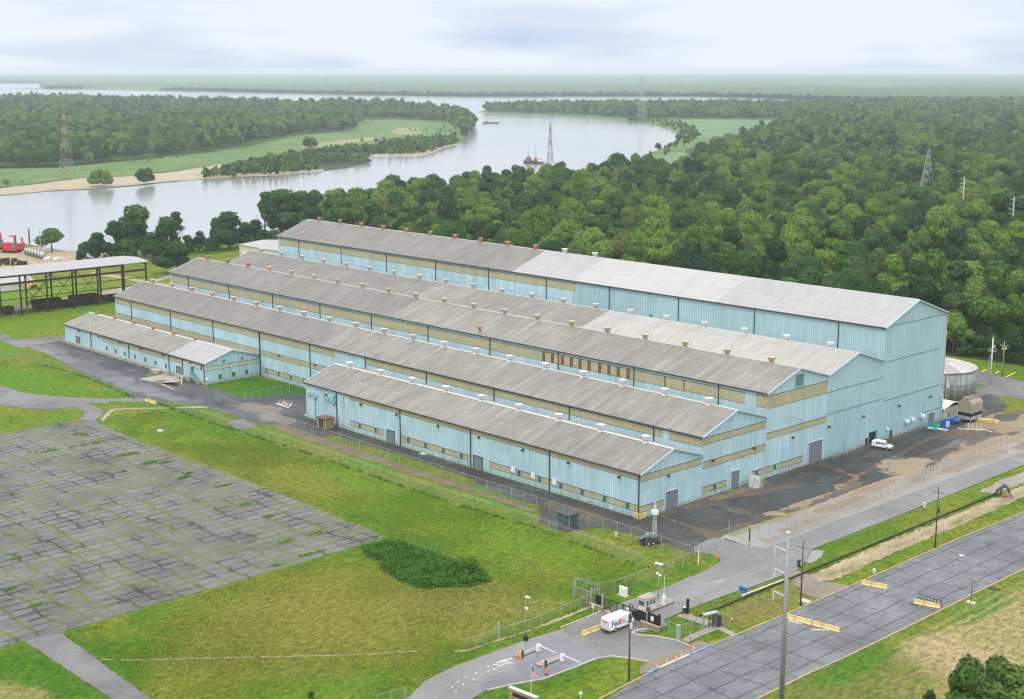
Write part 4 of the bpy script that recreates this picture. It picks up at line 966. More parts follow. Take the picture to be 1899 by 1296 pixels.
# open truck door, doors
od = MB(ORG); od.box(XR + .004, XR + .03, 322.45, 325.6, 0, 3.3); o = od.build('open_doorway', M['black'], wD)
fr = MB(ORG); fr.box(XR + .005, XR + .25, 325.6, 326.1, 0, 3.45); fr.box(XR + .005, XR + .12, 322.3, 322.45, 0, 3.45); fr.box(XR + .006, XR + .11, 322.45, 325.6, 3.3, 3.45); fr.build('frame', M['teal'], o)
def small_door(w, y0, y1, h, mat='dark_metal'):
    o = MB(ORG).box(XR + .005, XR + .06, y0, y1, .05, h).build('door', M[mat], w)
    MB(ORG).box(XR + .06, XR + .10, y0 + .08, y0 + .22, .95, 1.1).build('handle', M['grey_metal'], o)
small_door(wD, 320.9, 322.0, 2.1)
ho = MB(ORG)
for y in (310.3,): 
    ho.box(XR + .01, XR + .10, y, y + 1.2, 2.2, 2.3); ho.box(XR + .01, XR + .10, y, y + .1, .9, 2.2); ho.box(XR + .01, XR + .10, y + 1.1, y + 1.2, .9, 2.2)
ho.build('wall_bracket', M['trim_teal'], wD)

# shed E (tall)
xE = -490.3
wE = shed_wall('wall', M['wall_blue'], M['wall_teal'], 328.3, 31.6, 360.0, 32.0, 344.0, 37.3, xE, XR, mill, back=True)
mb = MB(ORG); mb.face([(-319, 328.29, 21.5), (XR, 328.29, 21.5), (XR, 328.29, 31.55), (-319, 328.29, 31.55)]); mb.build('wall_panel', M['wall_teal_ribs'], wE)
rE = shed_roof('roof', [M['roof_dark'], M['roof_pale'], M['roof_paler'], M['roof_pale']], [(xE - .4, -347.6, 0), (-347.6, -319.2, 1), (-319.2, -259.0, 2), (-259.0, XR + .4, 3)], 328.3, 31.6, 360.0, 32.0, 344.0, 37.3, xE - .4, XR + .4, mill, 'both')
verge(328.3, 31.6, 344.0, 37.3, 360.0, 32.0, XR + .4, wE, M['trim_blue']); verge(328.3, 31.6, 344.0, 37.3, 360.0, 32.0, xE - .5, wE, M['trim_blue'])
bands(wE, [(xE + .8, -317.5, 28.2, 30.6)], 328.3, M['panel_cream'])
pipes(wE, [-216.0 - 28.8 * k for k in range(10)], 328.3, 22.6, 31.3); gutter(wE, xE - .4, XR + .4, 328.3, 31.4)
vents(rE, [-323.8 - 14.42 * k for k in range(12)], 344.0, 37.3, lambda i, x: 'white' if i < 2 else 'rust')
fl = MB(ORG)
for y0, y1, z in ((328.9, 357.3, 21.95), (329.0, 359.9, 11.1), (328.6, 359.9, 31.6), (349.6, 359.9, 4.25)): fl.box(XR + .002, XR + .07, y0, y1, z - .05, z + .05)
fl.tube((XR + .04, 349.6, 4.2), (XR + .04, 349.6, 6.8), .06, n=4)
fl.build('flashing', M['pipe_dark'], wE)
MB(ORG).box(XR + .01, XR + .2, 359.75, 360.05, 0, 32.0).build('corner_trim', M['ridge_white'], wE)
lamps(wE, [(XR, 336.5, 8.6), (XR, 352.9, 8.6)], LMX)
small_door(wE, 332.9, 334.1, 2.1); door_x(wE, 352.7, 356.2, 3.55)
hx = MB(); hx.prism([(0, 0), (1.1, -.15), (1.1, .35), (.5, .95), (0, .95)], 'y', -.75, .75)
HX = hx.mesh('vent_hood', M['trim_blue'])
for y, z, s in ((340.8, 3.0, 1), (343.7, 3.0, 1), (349.0, 3.1, 1.05), (331.2, 2.6, .6)): link('vent_hood', HX, wE, (0, y - ORG[1], z), scale=(s, s, s))
MB(ORG).box(XR + .01, XR + .5, 359.2, 359.9, 6.3, 8.0).build('wall_box', M['trim_blue'], wE)
mb = MB(ORG); mb.tube((-284.9, 327.9, 22.5), (-284.9, 327.9, 24.2), .12, n=6); mb.tube((-284.9, 327.9, 24.2), (-284.3, 327.9, 24.6), .3, n=8); mb.build('flue_pipe', M['teal'], wE)

# ridge caps
for nm, x0, x1, y, z, w, rf in (('A', xA, XR, 240.4, 14.3, .45, rA), ('B', xB, XR, 263.7, 19.5, .2, rB), ('C', xC, XR, 289.1, 26.1, .14, rC), ('D', xD, XR, 315.2, 26.4, .12, rD), ('E', xE, XR, 344, 37.3, .12, rE)):
    mb = MB(ORG); mb.prism([(y - w, z + .02), (y + w, z + .02), (y + w, z + .10), (y, z + .32), (y - w, z + .10)], 'x', x0 - .3, x1 + .4)
    mb.build('ridge_cap', M['ridge_white'], rf)
# metal box gutter behind shed A, stained cap ends
mb = MB(ORG); mb.box(xA, XR + .3, 250.55, 251.1, 11.0, 11.2); mb.build('valley_gutter', M['ridge_white'], rA)
# lone rusty roof flue near the eave of shed C
mb = MB(ORG); mb.tube((-308.1, 277.2, 22.0), (-308.1, 277.2, 23.6), .42, n=10); mb.lathe((-308.1, 277.2, 23.5), [(.5, 0), (.8, .15), (.8, .5), (.3, .8)], 10)
mb.build('roof_flue', M['rust_vent'], rC)
for rf, pts in ((rA, [(-310, 233.5, 12.1)]), (rD, [(-268, 312.5, 25.7), (-226, 312.5, 25.7)])):
    for p in pts:
        mb = MB(ORG); mb.tube(p, (p[0], p[1], p[2] + .7), .22, n=8); mb.lathe((p[0], p[1], p[2] + .6), [(.3, 0), (.34, .1), (.05, .3)], 8); mb.build('roof_flue', M['vent_white'], rf)
# yellow guard rail round the corner post
mb = MB()
for x, y in ((-201.9, 228.4), (-200.9, 228.4), (-200.2, 228.9), (-200.2, 230.2)):
    mb.tube((x, y, 0), (x, y, 1.6), .11, n=5)
for z in (.5, 1.05, 1.58):
    mb.tube((-201.9, 228.4, z), (-200.2, 228.4, z), .09, n=5); mb.tube((-200.2, 228.4, z), (-200.2, 230.2, z), .09, n=5)
o = mb.build('guard_rail', M['yellow']); prop(o, 'yellow steel guard rail around the near corner of the blue warehouse', 'guard rail')

# ------------------------------------------------------------------ low annex on the left with a raised loading dock
XF = -388.9; OF = (XF, 230.8, 0)
annex = empty('annex', OF, 0, 'low pale blue gabled annex with a loading dock and an outside stair', 'building')
ORG_SAVE = ORG; ORG = OF
xFL = -487.3
mb = MB(OF)
mb.face([(xFL, 230.8, 0.9), (XF, 230.8, 0.9), (XF, 230.8, 6.85), (xFL, 230.8, 6.85)], 0)
mb.face([(XF, 230.8, 0), (XF, 251.25, 0), (XF, 251.25, 7.1), (XF, 241.0, 10.0), (XF, 230.8, 6.85)], 0)
mb.face([(xFL, 251.25, 0), (xFL, 230.8, 0), (xFL, 230.8, 6.85), (xFL, 241.0, 10.0), (xFL, 251.25, 7.1)], 0)
wF = mb.build('wall', [M['wall_blue']], annex)
rF = shed_roof('roof', [M['roof_low'], M['roof_lav']], [(-411.5, XF + .4, 1), (xFL - .4, -411.5, 0)], 230.8, 6.85, 251.25, 7.1, 241.0, 10.0, xFL - .4, XF + .4, annex)
verge(230.8, 6.85, 241.0, 10.0, 251.25, 7.1, XF + .4, wF, M['trim_blue'])
mb = MB(OF)
mb.box(xFL, -396.5, 229.6, 230.75, 0, 1.0)
for k in range(14): mb.box(xFL + 1 + k * 6.5, xFL + 2.2 + k * 6.5, 229.3, 229.58, .2, 1.0)
mb.box(-396.5, XF, 230.5, 230.78, 0, .95); mb.box(-418.5, -413.0, 227.4, 229.55, 0, 1.15)
mb.box(-411.5, -408.5, 228.2, 229.5, 0, 1.6)
mb.build('loading_dock', M['concrete'], annex)
bands(wF, [(-459.0, -403.5, 4.75, 6.05)], 230.8, M['panel_cream']); bands(wF, [(-402.9, XF - .1, 4.6, 6.0)], 230.8, M['panel_pale'])
mb = MB(OF); mb.box(XF + .002, XF + .04, 230.9, 251.2, 4.45, 5.6); o = mb.build('wall_panel', M['panel_pale'], wF)
mb = MB(OF); mb.box(XF + .003, XF + .09, 230.9, 251.2, 5.6, 5.7); mb.box(XF + .003, XF + .07, 230.9, 251.2, 4.38, 4.45); mb.build('panel_edge', M['pipe_dark'], o)
pipes(wF, [-466.6, -438.8, -411.4, -402.7, -389.2], 230.8, 0, 6.6); gutter(wF, xFL - .4, XF + .4, 230.8, 6.75)
for x in (-455.1, -448.5, -441.8, -434.6, -427.6, -420.6, -413.7): window(wF, x, 230.8, 1.6, WY, OF)
window(wF, -390.9, 230.8, 4.5, WY, OF)
for y, z, ms in ((236.3, 1.1, WX), (241.3, 1.1, WX), (246.3, 1.2, WX)): window(wF, XF, y, z, ms, OF)
sv = win_mesh('window', .9, .9, 'pane_teal', 'x')
for y in (237.9, 244.8): window(wF, XF, y, 6.3, sv, OF)
door_y(wF, -478.4, -475.6, 0.5, 2.9, 230.8, org=OF); door_y(wF, -406.8, -403.9, .2, 3.1, 230.8, org=OF)
lamps(wF, [(x, 230.8, 6.0) for x in (-475.5, -460, -444.5, -430, -415, -397.5)], LMY, OF)
for i, x in enumerate((-481.3, -467.3, -453.2, -439.3, -425.4, -411.2)):
    o = link('roof_vent', VM['rust'], rF, (x - OF[0], 241.0 - OF[1], 9.7), scale=(.75, .75, .75)); o['label'] = 'small rusty ridge vent'
mb = MB(OF); mb.prism([(240.6, 10.02), (241.4, 10.02), (241.4, 10.1), (241.0, 10.3), (240.6, 10.1)], 'x', xFL - .3, XF + .4); mb.build('ridge_cap', M['ridge_white'], rF)
for p in ((-474, 234.5, 7.9), (-463, 234.8, 8.0)):
    mb = MB(OF); mb.tube(p, (p[0], p[1], p[2] + .8), .2, n=8); mb.lathe((p[0], p[1], p[2] + .7), [(.28, 0), (.3, .1), (.05, .3)], 8); mb.build('roof_flue', M['vent_white'], rF)
# outside stair, landing, canopy
mb = MB(OF)
mb.box(-398.2, -395.4, 229.0, 230.7, 2.45, 2.6)
for x, y in ((-398.1, 229.1), (-395.5, 229.1)): mb.tube((x, y, 0), (x, y, 3.6), .07, n=5)
for i in range(11):
    z = 2.45 - i * .225; x = -395.3 + i * .42
    mb.box(x, x + .42, 229.1, 230.2, z - .06, z)
for y in (229.1, 230.2):
    mb.tube((-395.3, y, 2.35), (-390.7, y, -.02), .1, n=4); mb.tube((-395.3, y, 3.5), (-390.7, y, 1.05), .05, n=4)
    for i in range(6): 
        x = -395.3 + i * .92; z = 2.4 - i * .49; mb.tube((x, y, z), (x, y, z + 1.1), .035, n=4)
mb.tube((-398.1, 229.1, 3.55), (-395.5, 229.1, 3.55), .05, n=4)
mb.build('stair', M['trim_teal'], annex)
mb = MB(OF); mb.box(-398.3, -395.3, 229.0, 230.75, 4.9, 5.02); mb.tube((-398.2, 229.1, 3.5), (-398.2, 229.1, 4.9), .05, n=4); mb.tube((-395.4, 229.1, 3.5), (-395.4, 229.1, 4.9), .05, n=4); mb.build('canopy', M['trim_teal'], annex)
MB(OF).box(-397.4, -396.3, 230.68, 230.76, 2.6, 4.7).build('door', M['pane_teal'], annex)
ORG = ORG_SAVE

# cream building behind the left end of the warehouse
OB = (-638, 402, 0)
cb = empty('metal_building', OB, 0, 'plain cream metal building beyond the far left end of the blue warehouse', 'building')
mb = MB(OB); mb.face([(-637, 402, 0), (-575, 402, 0), (-575, 402, 8.4), (-637, 402, 8.4)]); mb.face([(-575, 402, 0), (-575, 432, 0), (-575, 432, 8.4), (-575, 417, 9.6), (-575, 402, 8.4)])
mb.face([(-637, 432, 0), (-637, 402, 0), (-637, 402, 8.4), (-637, 417, 9.6), (-637, 432, 8.4)]); w_ = mb.build('wall', M['cream_wall'], cb)
mb = MB(OB); mb.prism([(401.6, 8.35), (417, 9.6), (432.4, 8.35), (432.4, 8.6), (417, 9.85), (401.6, 8.6)], 'x', -637.5, -574.6); mb.build('roof', M['roof_pale'], cb)
MB(OB).box(-633.5, -629.5, 401.85, 401.97, 0, 5.4).build('roller_door', M['white'], w_)

# ------------------------------------------------------------------ small builders
def tlabel(o, l, c, g=None): return prop(o, l, c, g)

# open crane shed up left
SO = (-555, 303, 0)
sh = empty('open_shed', SO, 0, 'long open-sided steel shed with rusty brown frame and pale flat roof', 'shed')
mb = MB(SO); mb.prism([(-554.2, 17.0), (-565, 17.9), (-577.5, 17.2), (-577.5, 16.9), (-565, 17.6), (-554.2, 16.7)], 'y', 190, 303.6); mb.build('roof', M['roof_lav'], sh)
M['frame_brown'] = simple('brown_steel_frame', (0.055, 0.028, 0.024), 0.8, 0.3, 1.0)
cm = MB(); cm.box(-.28, .28, -.28, .28, 0, 16.8); cmesh = cm.mesh('column', M['frame_brown'])
for k in range(10):
    y = 302.1 - 11.5 * k
    link('column', cmesh, sh, (0, y - SO[1], 0)); link('column', cmesh, sh, (-20.5, y - SO[1], 0))
    mb = MB(SO); mb.box(-575, -555, y - .2, y + .2, 15.9, 16.6); mb.build('cross_beam', M['frame_brown'], sh)
for x in (-555, -575.5):
    mb = MB(SO); mb.box(x - .35, x + .35, 190, 302.4, 13.0, 13.9); mb.build('crane_beam', M['frame_brown'], sh)
    mb = MB(SO)
    for z in (6.9, 10.2): mb.box(x - .12, x + .12, 190, 302.4, z - .15, z + .15)
    mb.build('wall_rail', M['frame_brown'], sh)
mb = MB(SO)
for k in (1, 2, 3, 5):
    y0 = 302.1 - 11.5 * (k + 1); y1 = 302.1 - 11.5 * k; mb = MB(SO)
    mb.tube((-575.5, y0, .5), (-575.5, y1, 13), .14, n=4); mb.tube((-575.5, y1, .5), (-575.5, y0, 13), .14, n=4); mb.build('cross_brace', M['frame_brown'], sh)
mb = MB(SO)
for k in (4,):
    y0 = 302.1 - 11.5 * (k + 1); y1 = 302.1 - 11.5 * k
    mb.tube((-555, y0, .5), (-555, y1, 13), .14, n=4); mb.tube((-555, y1, .5), (-555, y0, 13), .14, n=4)
mb.build('cross_brace', M['frame_brown'], sh)

# rail wagons standing along the shed
def wagon(loc, rz, label, tilt=False):
    r = empty('rail_wagon', loc, rz, label, 'rail wagon', 'gondola wagons along the open shed')
    mb = MB()
    L, W = 12.6, 2.9
    mb.box(-L/2, L/2, -W/2, W/2, 1.1, 1.3)
    for s in (-1, 1):
        mb.box(-L/2, L/2, s * W/2 - .06, s * W/2 + .06, 1.3, 3.1)
        for k in range(9): mb.box(-L/2 + .4 + k * 1.46, -L/2 + .52 + k * 1.46, s * (W/2 + .12) - .1, s * (W/2 + .12) + .1, 1.2, 3.0)
    for s in (-1, 1): mb.box(s * L/2 - .06, s * L/2 + .06, -W/2, W/2, 1.3, 3.1)
    mb.box(-L/2 - .1, L/2 + .1, -W/2 - .14, -W/2 - .02, 3.0, 3.2); mb.box(-L/2 - .1, L/2 + .1, W/2 + .02, W/2 + .14, 3.0, 3.2)
    mb.build('body', M['wagon'], r)
    for s in (-1, 1):
        t = MB(); t.box(s * 4.2 - 1.2, s * 4.2 + 1.2, -1.1, 1.1, .5, .9)
        for x in (-.8, .8):
            for y in (-.75, .75): t.tube((s * 4.2 + x, y - .07, .45), (s * 4.2 + x, y + .07, .45), .45, n=10)
        t.build('bogie', M['dark_metal'], r)
    return r
M['wagon'] = simple('dark_wagon_steel', (0.045, 0.027, 0.025), 0.8, 0.3, 0.8, dirt=(0.10, 0.05, 0.04))
wl = ('dark rusty gondola wagon nearest the left edge beside the shed', 'dark rusty gondola wagon under the second bay of the open shed', 'dark gondola wagon under the middle of the open shed',
      'dark gondola wagon below the crossed braces of the shed', 'short dark wagon at the right end of the open shed')
for i, (px, py) in enumerate(((18, 580), (76, 572), (128, 566), (176, 560), (216, 554))):
    p = G(px, py - 2); wagon((-560.5, p[1] if i else 237, 0), math.radians(90), wl[i])
for i, (px, py) in enumerate(((58, 560), (140, 552))):
    wagon((-569.5, 262 + i * 17, 0), math.radians(90), ('dark gondola wagon in the rear row behind the left wagons', 'taller dark wagon in the rear row below the shed roof')[i])

# small white hut and rubble beyond the shed
hut = empty('hut', G(22, 535), math.radians(0), 'small white gabled hut seen through the open shed', 'hut')
mb = MB(); mb.prism([(-5, 0), (5, 0), (5, 3.6), (0, 5.2), (-5, 3.6)], 'y', -14, 8); mb.build('wall', M['offwhite'], hut)
mb = MB(); mb.prism([(-5.5, 3.45), (0, 5.25), (5.5, 3.45), (5.5, 3.7), (0, 5.5), (-5.5, 3.7)], 'y', -14.4, 8.4); mb.build('roof', M['roof_pale'], hut)
MB().box(5.01, 5.1, 3, 5.2, 0, 2.4).build('door', M['yellow'], hut)

def loader(loc, rz, mat, label, s=1.0):
    r = empty('wheel_loader', loc, rz, label, 'machine')
    mb = MB(); mb.box(-3*s, 1.2*s, -1.2*s, 1.2*s, 1.0*s, 2.3*s); mb.box(-1.0*s, .6*s, -.9*s, .9*s, 2.3*s, 2.5*s); mb.build('body', mat, r)
    mb = MB(); mb.box(-.9*s, .5*s, -.8*s, .8*s, 2.5*s, 3.5*s); mb.build('cab', M['glass'], r)
    mb = MB(); mb.box(-1.0*s, .6*s, -.9*s, .9*s, 3.5*s, 3.65*s); mb.build('cab_roof', mat, r)
    mb = MB(); mb.tube((1*s, -.6*s, 1.8*s), (3.2*s, -.6*s, 1.0*s), .15*s, n=5); mb.tube((1*s, .6*s, 1.8*s), (3.2*s, .6*s, 1.0*s), .15*s, n=5); mb.prism([(3.0*s, .2*s), (4.4*s, .2*s), (4.2*s, .4*s), (3.3*s, .5*s), (3.2*s, 1.5*s), (3.0*s, 1.5*s)], 'y', -1.3*s, 1.3*s); mb.build('bucket', mat, r)
    for x in (-2.1, .6):
        for y in (-1.15, 1.15):
            w = MB(); w.tube((x*s, (y - .25)*s, .75*s), (x*s, (y + .25)*s, .75*s), .75*s, n=14); w.build('wheel', M['black'], r)
    return r
loader(G(60, 533), 2.2, M['yellow'], 'yellow loader parked behind the open shed')
def crane(loc, rz, label, s=1.0, boom=True):
    r = empty('crane', loc, rz, label, 'crane', 'red machines by the river at the left edge')
    mb = MB(); mb.box(-4*s, 4*s, -2*s, 2*s, 1.2*s, 2.6*s); mb.box(-4*s, 1*s, -1.8*s, 1.8*s, 2.6*s, 5.2*s); mb.build('body', M['red'], r)
    mb = MB(); mb.box(1.2*s, 3.4*s, -1.8*s, .2*s, 2.6*s, 5.4*s); mb.build('cab', M['pane_teal'], r)
    for y in (-2.3, 2.3):
        t = MB(); t.prism([(-4.4*s, .5*s), (-3.6*s, 0), (3.6*s, 0), (4.4*s, .5*s), (3.8*s, 1.2*s), (-3.8*s, 1.2*s)], 'y', (y - .5)*s, (y + .5)*s); t.build('track', M['black'], r)
    b = MB(); b.box(2*s, 3*s, -.5*s, .5*s, 2.6*s, 9*s); b.box(-1*s, 3*s, -.4*s, .4*s, 8.4*s, 9*s); b.build('boom', M['red'], r)
    return r
crane(G(22, 468), .5, 'red tracked machine with an upright boom by the river', 1.05)
crane(G(-6, 462), 1.4, 'red tracked machine cut by the left edge of the photo', 1.0)
crane(G(40, 463), 2.4, 'red machine with its boom turned toward the river trees', .75)
def truck_small(loc, rz, label, mc, mb2):
    r = empty('truck', loc, rz, label, 'truck')
    mb = MB(); mb.box(-3.4, 1.4, -1.2, 1.2, .9, 2.6); mb.build('cargo_bed', mb2, r)
    mb = MB(); mb.prism([(1.5, .6), (3.6, .6), (3.6, 1.7), (3.1, 2.7), (1.5, 2.7)], 'y', -1.15, 1.15); mb.build('cab', mc, r)
    for x in (-2.4, -1.3, 2.6):
        for y in (-1.1, 1.1):
            w = MB(); w.tube((x, y - .15, .5), (x, y + .15, .5), .5, n=12); w.build('wheel', M['black'], r)
truck_small(G(168, 479), 1.1, 'small red and white truck parked before the riverside trees', M['red'], M['white'])
# row of reels / drums on racks
for i in range(6):
    p = G(52 + i * 5.4, 472 + i * 1.6)
    r = empty('cable_reel', p, 0.9, ('pale steel reel at the left end of the row by the dirt yard', 'pale steel reel second from the left in the row', 'pale steel reel third from the left in the row', 'pale steel reel third from the right in the row', 'pale steel reel second from the right in the row', 'pale steel reel at the right end, nearest the pale scrap heap')[i], 'reel', 'pale reels lined up in the dirt yard')
    mb = MB(); mb.tube((-1.2, 0, 2.2), (1.2, 0, 2.2), 1.5, n=14); mb.build('drum', M['vent_grey'], r)
    mb = MB(); mb.tube((-1.5, 0, 2.2), (-1.3, 0, 2.2), 2.2, n=16); mb.tube((1.3, 0, 2.2), (1.5, 0, 2.2), 2.2, n=16); mb.build('flange', M['grey_metal'], r)
mb = MB()
for i in range(26):
    x, y = RND.uniform(-5, 5), RND.uniform(-4, 4); mb.box(x, x + RND.uniform(.8, 2.4), y, y + RND.uniform(.8, 2), 0, RND.uniform(.4, 1.8))
o = mb.build('scrap_pile', M['offwhite'], loc=G(98, 482)); prop(o, 'pale heap of scrap blocks right of the reels', 'scrap pile')
mb = MB()
for i in range(40):
    x, y = RND.uniform(-12, 12), RND.uniform(-6, 6); mb.box(x, x + RND.uniform(.8, 2.4), y, y + RND.uniform(.8, 2), 0, RND.uniform(.6, 2.6))
o = mb.build('scrap_pile', M['wagon'], loc=G(8, 488)); prop(o, 'dark scrap heap at the left edge below the red machines', 'scrap pile')
for px, yt, yb, r_, l in ((55, 423, 452, .55, 'dark round mast standing at the river edge'), (76, 425, 470, .25, 'thin pale mast beside the small riverside tree')):
    p = G(px, yb); h = (yb - yt) / (yb - 127) * 100
    o = MB().tube((0, 0, 0), (0, 0, h), r_, r_ * .8, n=8).build('mast', M['rust'] if r_ > .4 else M['grey_metal'], loc=p); prop(o, l, 'mast')

# ------------------------------------------------------------------ tank, cooling tower, small sheds at the tall end
TC = (-221.5, 391.5, 0)
tank = empty('storage_tank', TC, 0, 'round weathered concrete tank with a pale shallow cone roof', 'tank')
def tank_mat():
    t = NT('stained_tank'); P = t.obj(); x = t.sep(P)
    ang = t.math('MULTIPLY', t.math('ARCTAN2', x[1], x[0]), 11.5)
    st = t.noise(t.comb(t.math('MULTIPLY', ang, 1.3), 0, t.math('MULTIPLY', x[2], .12)), 1.0, 6, .7)
    c = t.mix(t.ramp(st, .35, .65), (0.36, 0.37, 0.34), (0.19, 0.20, 0.185))
    seam = t.math('LESS_THAN', t.math('FRACT', t.math('MULTIPLY', ang, 0.2176)), 0.03)
    c = t.mix(t.math('MULTIPLY', seam, .6), c, (0.06, 0.06, 0.055))
    hz = t.math('LESS_THAN', t.math('ABSOLUTE', t.math('SUBTRACT', x[2], 4.6)), 0.14)
    c = t.mix(t.math('MULTIPLY', hz, .7), c, (0.07, 0.07, 0.065))
    t.color(c); t.rough(.85); return t.m
def tankroof_mat():
    t = NT('tank_roof_sheets'); P = t.obj(); x = t.sep(P)
    a = t.math('FLOOR', t.math('MULTIPLY', t.math('ARCTAN2', x[1], x[0]), 2.55))
    w = t.n('ShaderNodeTexWhiteNoise'); w.noise_dimensions = '2D'
    ln = t.n('ShaderNodeVectorMath'); ln.operation = 'LENGTH'; t.l(P, ln.inputs[0])
    t.l(t.comb(a, t.math('FLOOR', t.math('MULTIPLY', ln.outputs['Value'], .17)), 0), w.inputs['Vector'])
    c = t.scale((0.36, 0.34, 0.31), t.ramp(w.outputs['Value'], 0, 1, .82, 1.15))
    c = t.mix(t.ramp(t.noise(P, .3, 5, .7), .5, .75, 0, .6), c, (0.33, 0.30, 0.25))
    t.color(c); t.rough(.8); return t.m
RT = 12.2
MB().lathe((0, 0, 0), [(RT, 0), (RT, 8.6)], 56).build('shell', tank_mat(), tank, True)
tr_ = MB(); tr_.lathe((0, 0, 8.6), [(RT + .25, 0), (RT + .3, .25), (8, 1.5), (4, 2.15), (.6, 2.6)], 56); tr_.build('roof', tankroof_mat(), tank)
MB().lathe((0, 0, 11.1), [(.9, 0), (.9, .5), (.2, .8)], 12).build('vent', M['offwhite'], tank)
mb = MB(); mb.tube((RT * .72 + .2, -RT * .72, 0), (RT * .72 + .2, -RT * .72, 9.0), .12, n=6); mb.tube((RT * .76, -RT * .7, 4.4), (RT * .76, -RT * .7, 5.8), .45, n=8); mb.build('fill_pipe', M['offwhite'], tank)

sb = empty('small_shed', (-206, 366, 0), 0, 'small cream-roofed shed against the tall end wall', 'shed')
mb = MB(); mb.box(-7, 5.2, -5.0, 5.5, 0, 3.4); mb.build('wall', M['cream_wall'], sb)
mb = MB(); mb.prism([(-5.5, 3.35), (0, 4.7), (6.0, 3.35), (6.0, 3.55), (0, 4.95), (-5.5, 3.55)], 'x', -7.3, 5.6); mb.build('roof', M['offwhite'], sb)
MB().box(5.21, 5.28, -3, -1.6, .1, 2.3).build('door', M['grey_metal'], sb)
ct = empty('cooling_tower', (-195.6, 366.5, 0), 0, 'tan cooling tower with rounded shoulders and black louvre band', 'cooling tower')
def ct_half(x0, x1, y0, y1):
    b = MB(); b.box(x0, x1, y0, y1, 1.0, 2.0); b.build('basin', M['grey_metal'], ct)
    b = MB(); b.box(x0 + .05, x1 - .05, y0 + .05, y1 - .05, 2.0, 3.0); b.build('louvre', M['black'], ct)
    b = MB(); w = (x1 - x0); pr = [(x0, 3.0), (x1, 3.0), (x1, 5.4), (x1 - .35, 6.2), (x1 - 1.0, 6.7), (x0 + 1.0, 6.7), (x0 + .35, 6.2), (x0, 5.4)]
    b.prism(pr, 'y', y0, y1); b.build('casing', M['tower_tan'], ct)
    b = MB(); cx, cy = (x0 + x1) / 2, (y0 + y1) / 2; b.lathe((cx, cy, 6.7), [(1.25, 0), (1.3, .55), (1.15, .55), (1.1, .1)], 18); b.build('fan_ring', M['tower_tan'], ct)
M['tower_tan'] = simple('tan_grey_casing', (0.30, 0.27, 0.215), 0.7, 0.14, 0.8, dirt=(0.18, 0.15, 0.12))
ct_half(-2.1, 2.1, -3.1, 0); ct_half(-2.1, 2.1, .15, 3.2)
mb = MB()
for x in (-1.9, 1.9):
    for y in (-2.9, 0, 2.9): mb.box(x - .1, x + .1, y - .1, y + .1, 0, 1.0)
mb.build('leg', M['grey_metal'], ct)

def prop_mesh(name, mb, mat, loc, label, cat, rz=0.0, group=None, smooth=False):
    o = mb.build(name, mat, None, smooth, loc); o.rotation_euler = (0, 0, rz); return prop(o, label, cat, group)
# teal skip, white beam, blue pump, pipes, crates
d = empty('dumpster', (-197.3, 349.4, 0), 0, 'open teal steel dumpster against the tall end wall', 'dumpster')
mb = MB(); 
for a in ((-1.4, -1.3, -1.1, 1.1), (1.3, 1.4, -1.1, 1.1), (-1.3, 1.3, -1.1, -1.0), (-1.3, 1.3, 1.0, 1.1)): mb.box(a[0], a[1], a[2], a[3], .15, 2.0)
mb.box(-1.3, 1.3, -1, 1, .15, .3); mb.build('bin', M['teal'], d)
mb = MB(); 
for x in (-.9, .9): mb.box(x - .1, x + .1, -1.15, 1.15, 0, .15)
mb.build('skid', M['dark_metal'], d)
mb = MB(); a = Vector(G(1721, 793, 1.0)); b = Vector(G(1758, 798, .3)); mb.tube(a, b, .17, n=6)
prop(mb.build('beam', M['white']), 'long white beam lying from the teal dumpster onto the ground', 'beam')
r = empty('pump_unit', G(1754, 792), 0.3, 'bright blue pump unit with motor on the dark ground', 'pump')
mb = MB(); mb.box(-1.2, 1.2, -1, 1, 0, .25); mb.build('base', M['blue'], r)
mb = MB(); mb.tube((-.6, 0, .3), (-.6, 0, 2.2), .75, n=12); mb.build('tank', M['blue'], r)
mb = MB(); mb.tube((-.4, 0, 2.1), (1.6, 2.2, 2.3), .5, n=10); mb.build('duct', M['blue'], r)
mb = MB(); mb.box(.1, .9, -.5, .5, .25, 1.7); mb.build('control_box', M['vent_white'], r)
prop_mesh('blower_duct', MB().tube((0, 0, 1.0), (2.0, 1.5, 1.0), .65, n=10).box(-.5, .4, -.5, .5, 0, 1.6), M['blue'], G(1763, 786), 'blue blower duct lying beside the small shed', 'blower')
for i, (px, py, l) in enumerate(((1745, 798, 'white pallet scrap nearest the dumpster'),)):
    prop_mesh('scrap_pile', MB().box(-1.2, .4, -.5, .5, 0, .5).box(.6, 1.6, -.8, .2, 0, .7).tube((-1.5, -.6, .6), (1.8, .8, .3), .12, n=5), M['vent_grey'], G(px, py), l, 'scrap')
r = empty('pipe_rack', G(1796, 794), .7, 'white pipe hoops and timbers beside the cooling tower', 'rack')
mb = MB()
for k in range(4):
    x = k * 1.1
    mb.tube((x, -.3, 0), (x, -.3, 1.3), .09, n=5); mb.tube((x, .5, 0), (x, .5, 1.3), .09, n=5); mb.tube((x, -.3, 1.3), (x, .5, 1.3), .09, n=5)
mb.build('hoop', M['offwhite'], r); MB().box(-.4, 3.8, -.5, .7, 0, .15).build('skid', M['tan'], r)
prop_mesh('timber_stack', MB().box(-3.2, 3.2, -.5, .5, .1, 1.0).box(-2.6, -2.3, -.6, .6, 0, .1).box(2.3, 2.6, -.6, .6, 0, .1), M['yellow_conc'], G(1831, 783), 'low yellow and rusty timber stack on the sand', 'timber stack', .25)
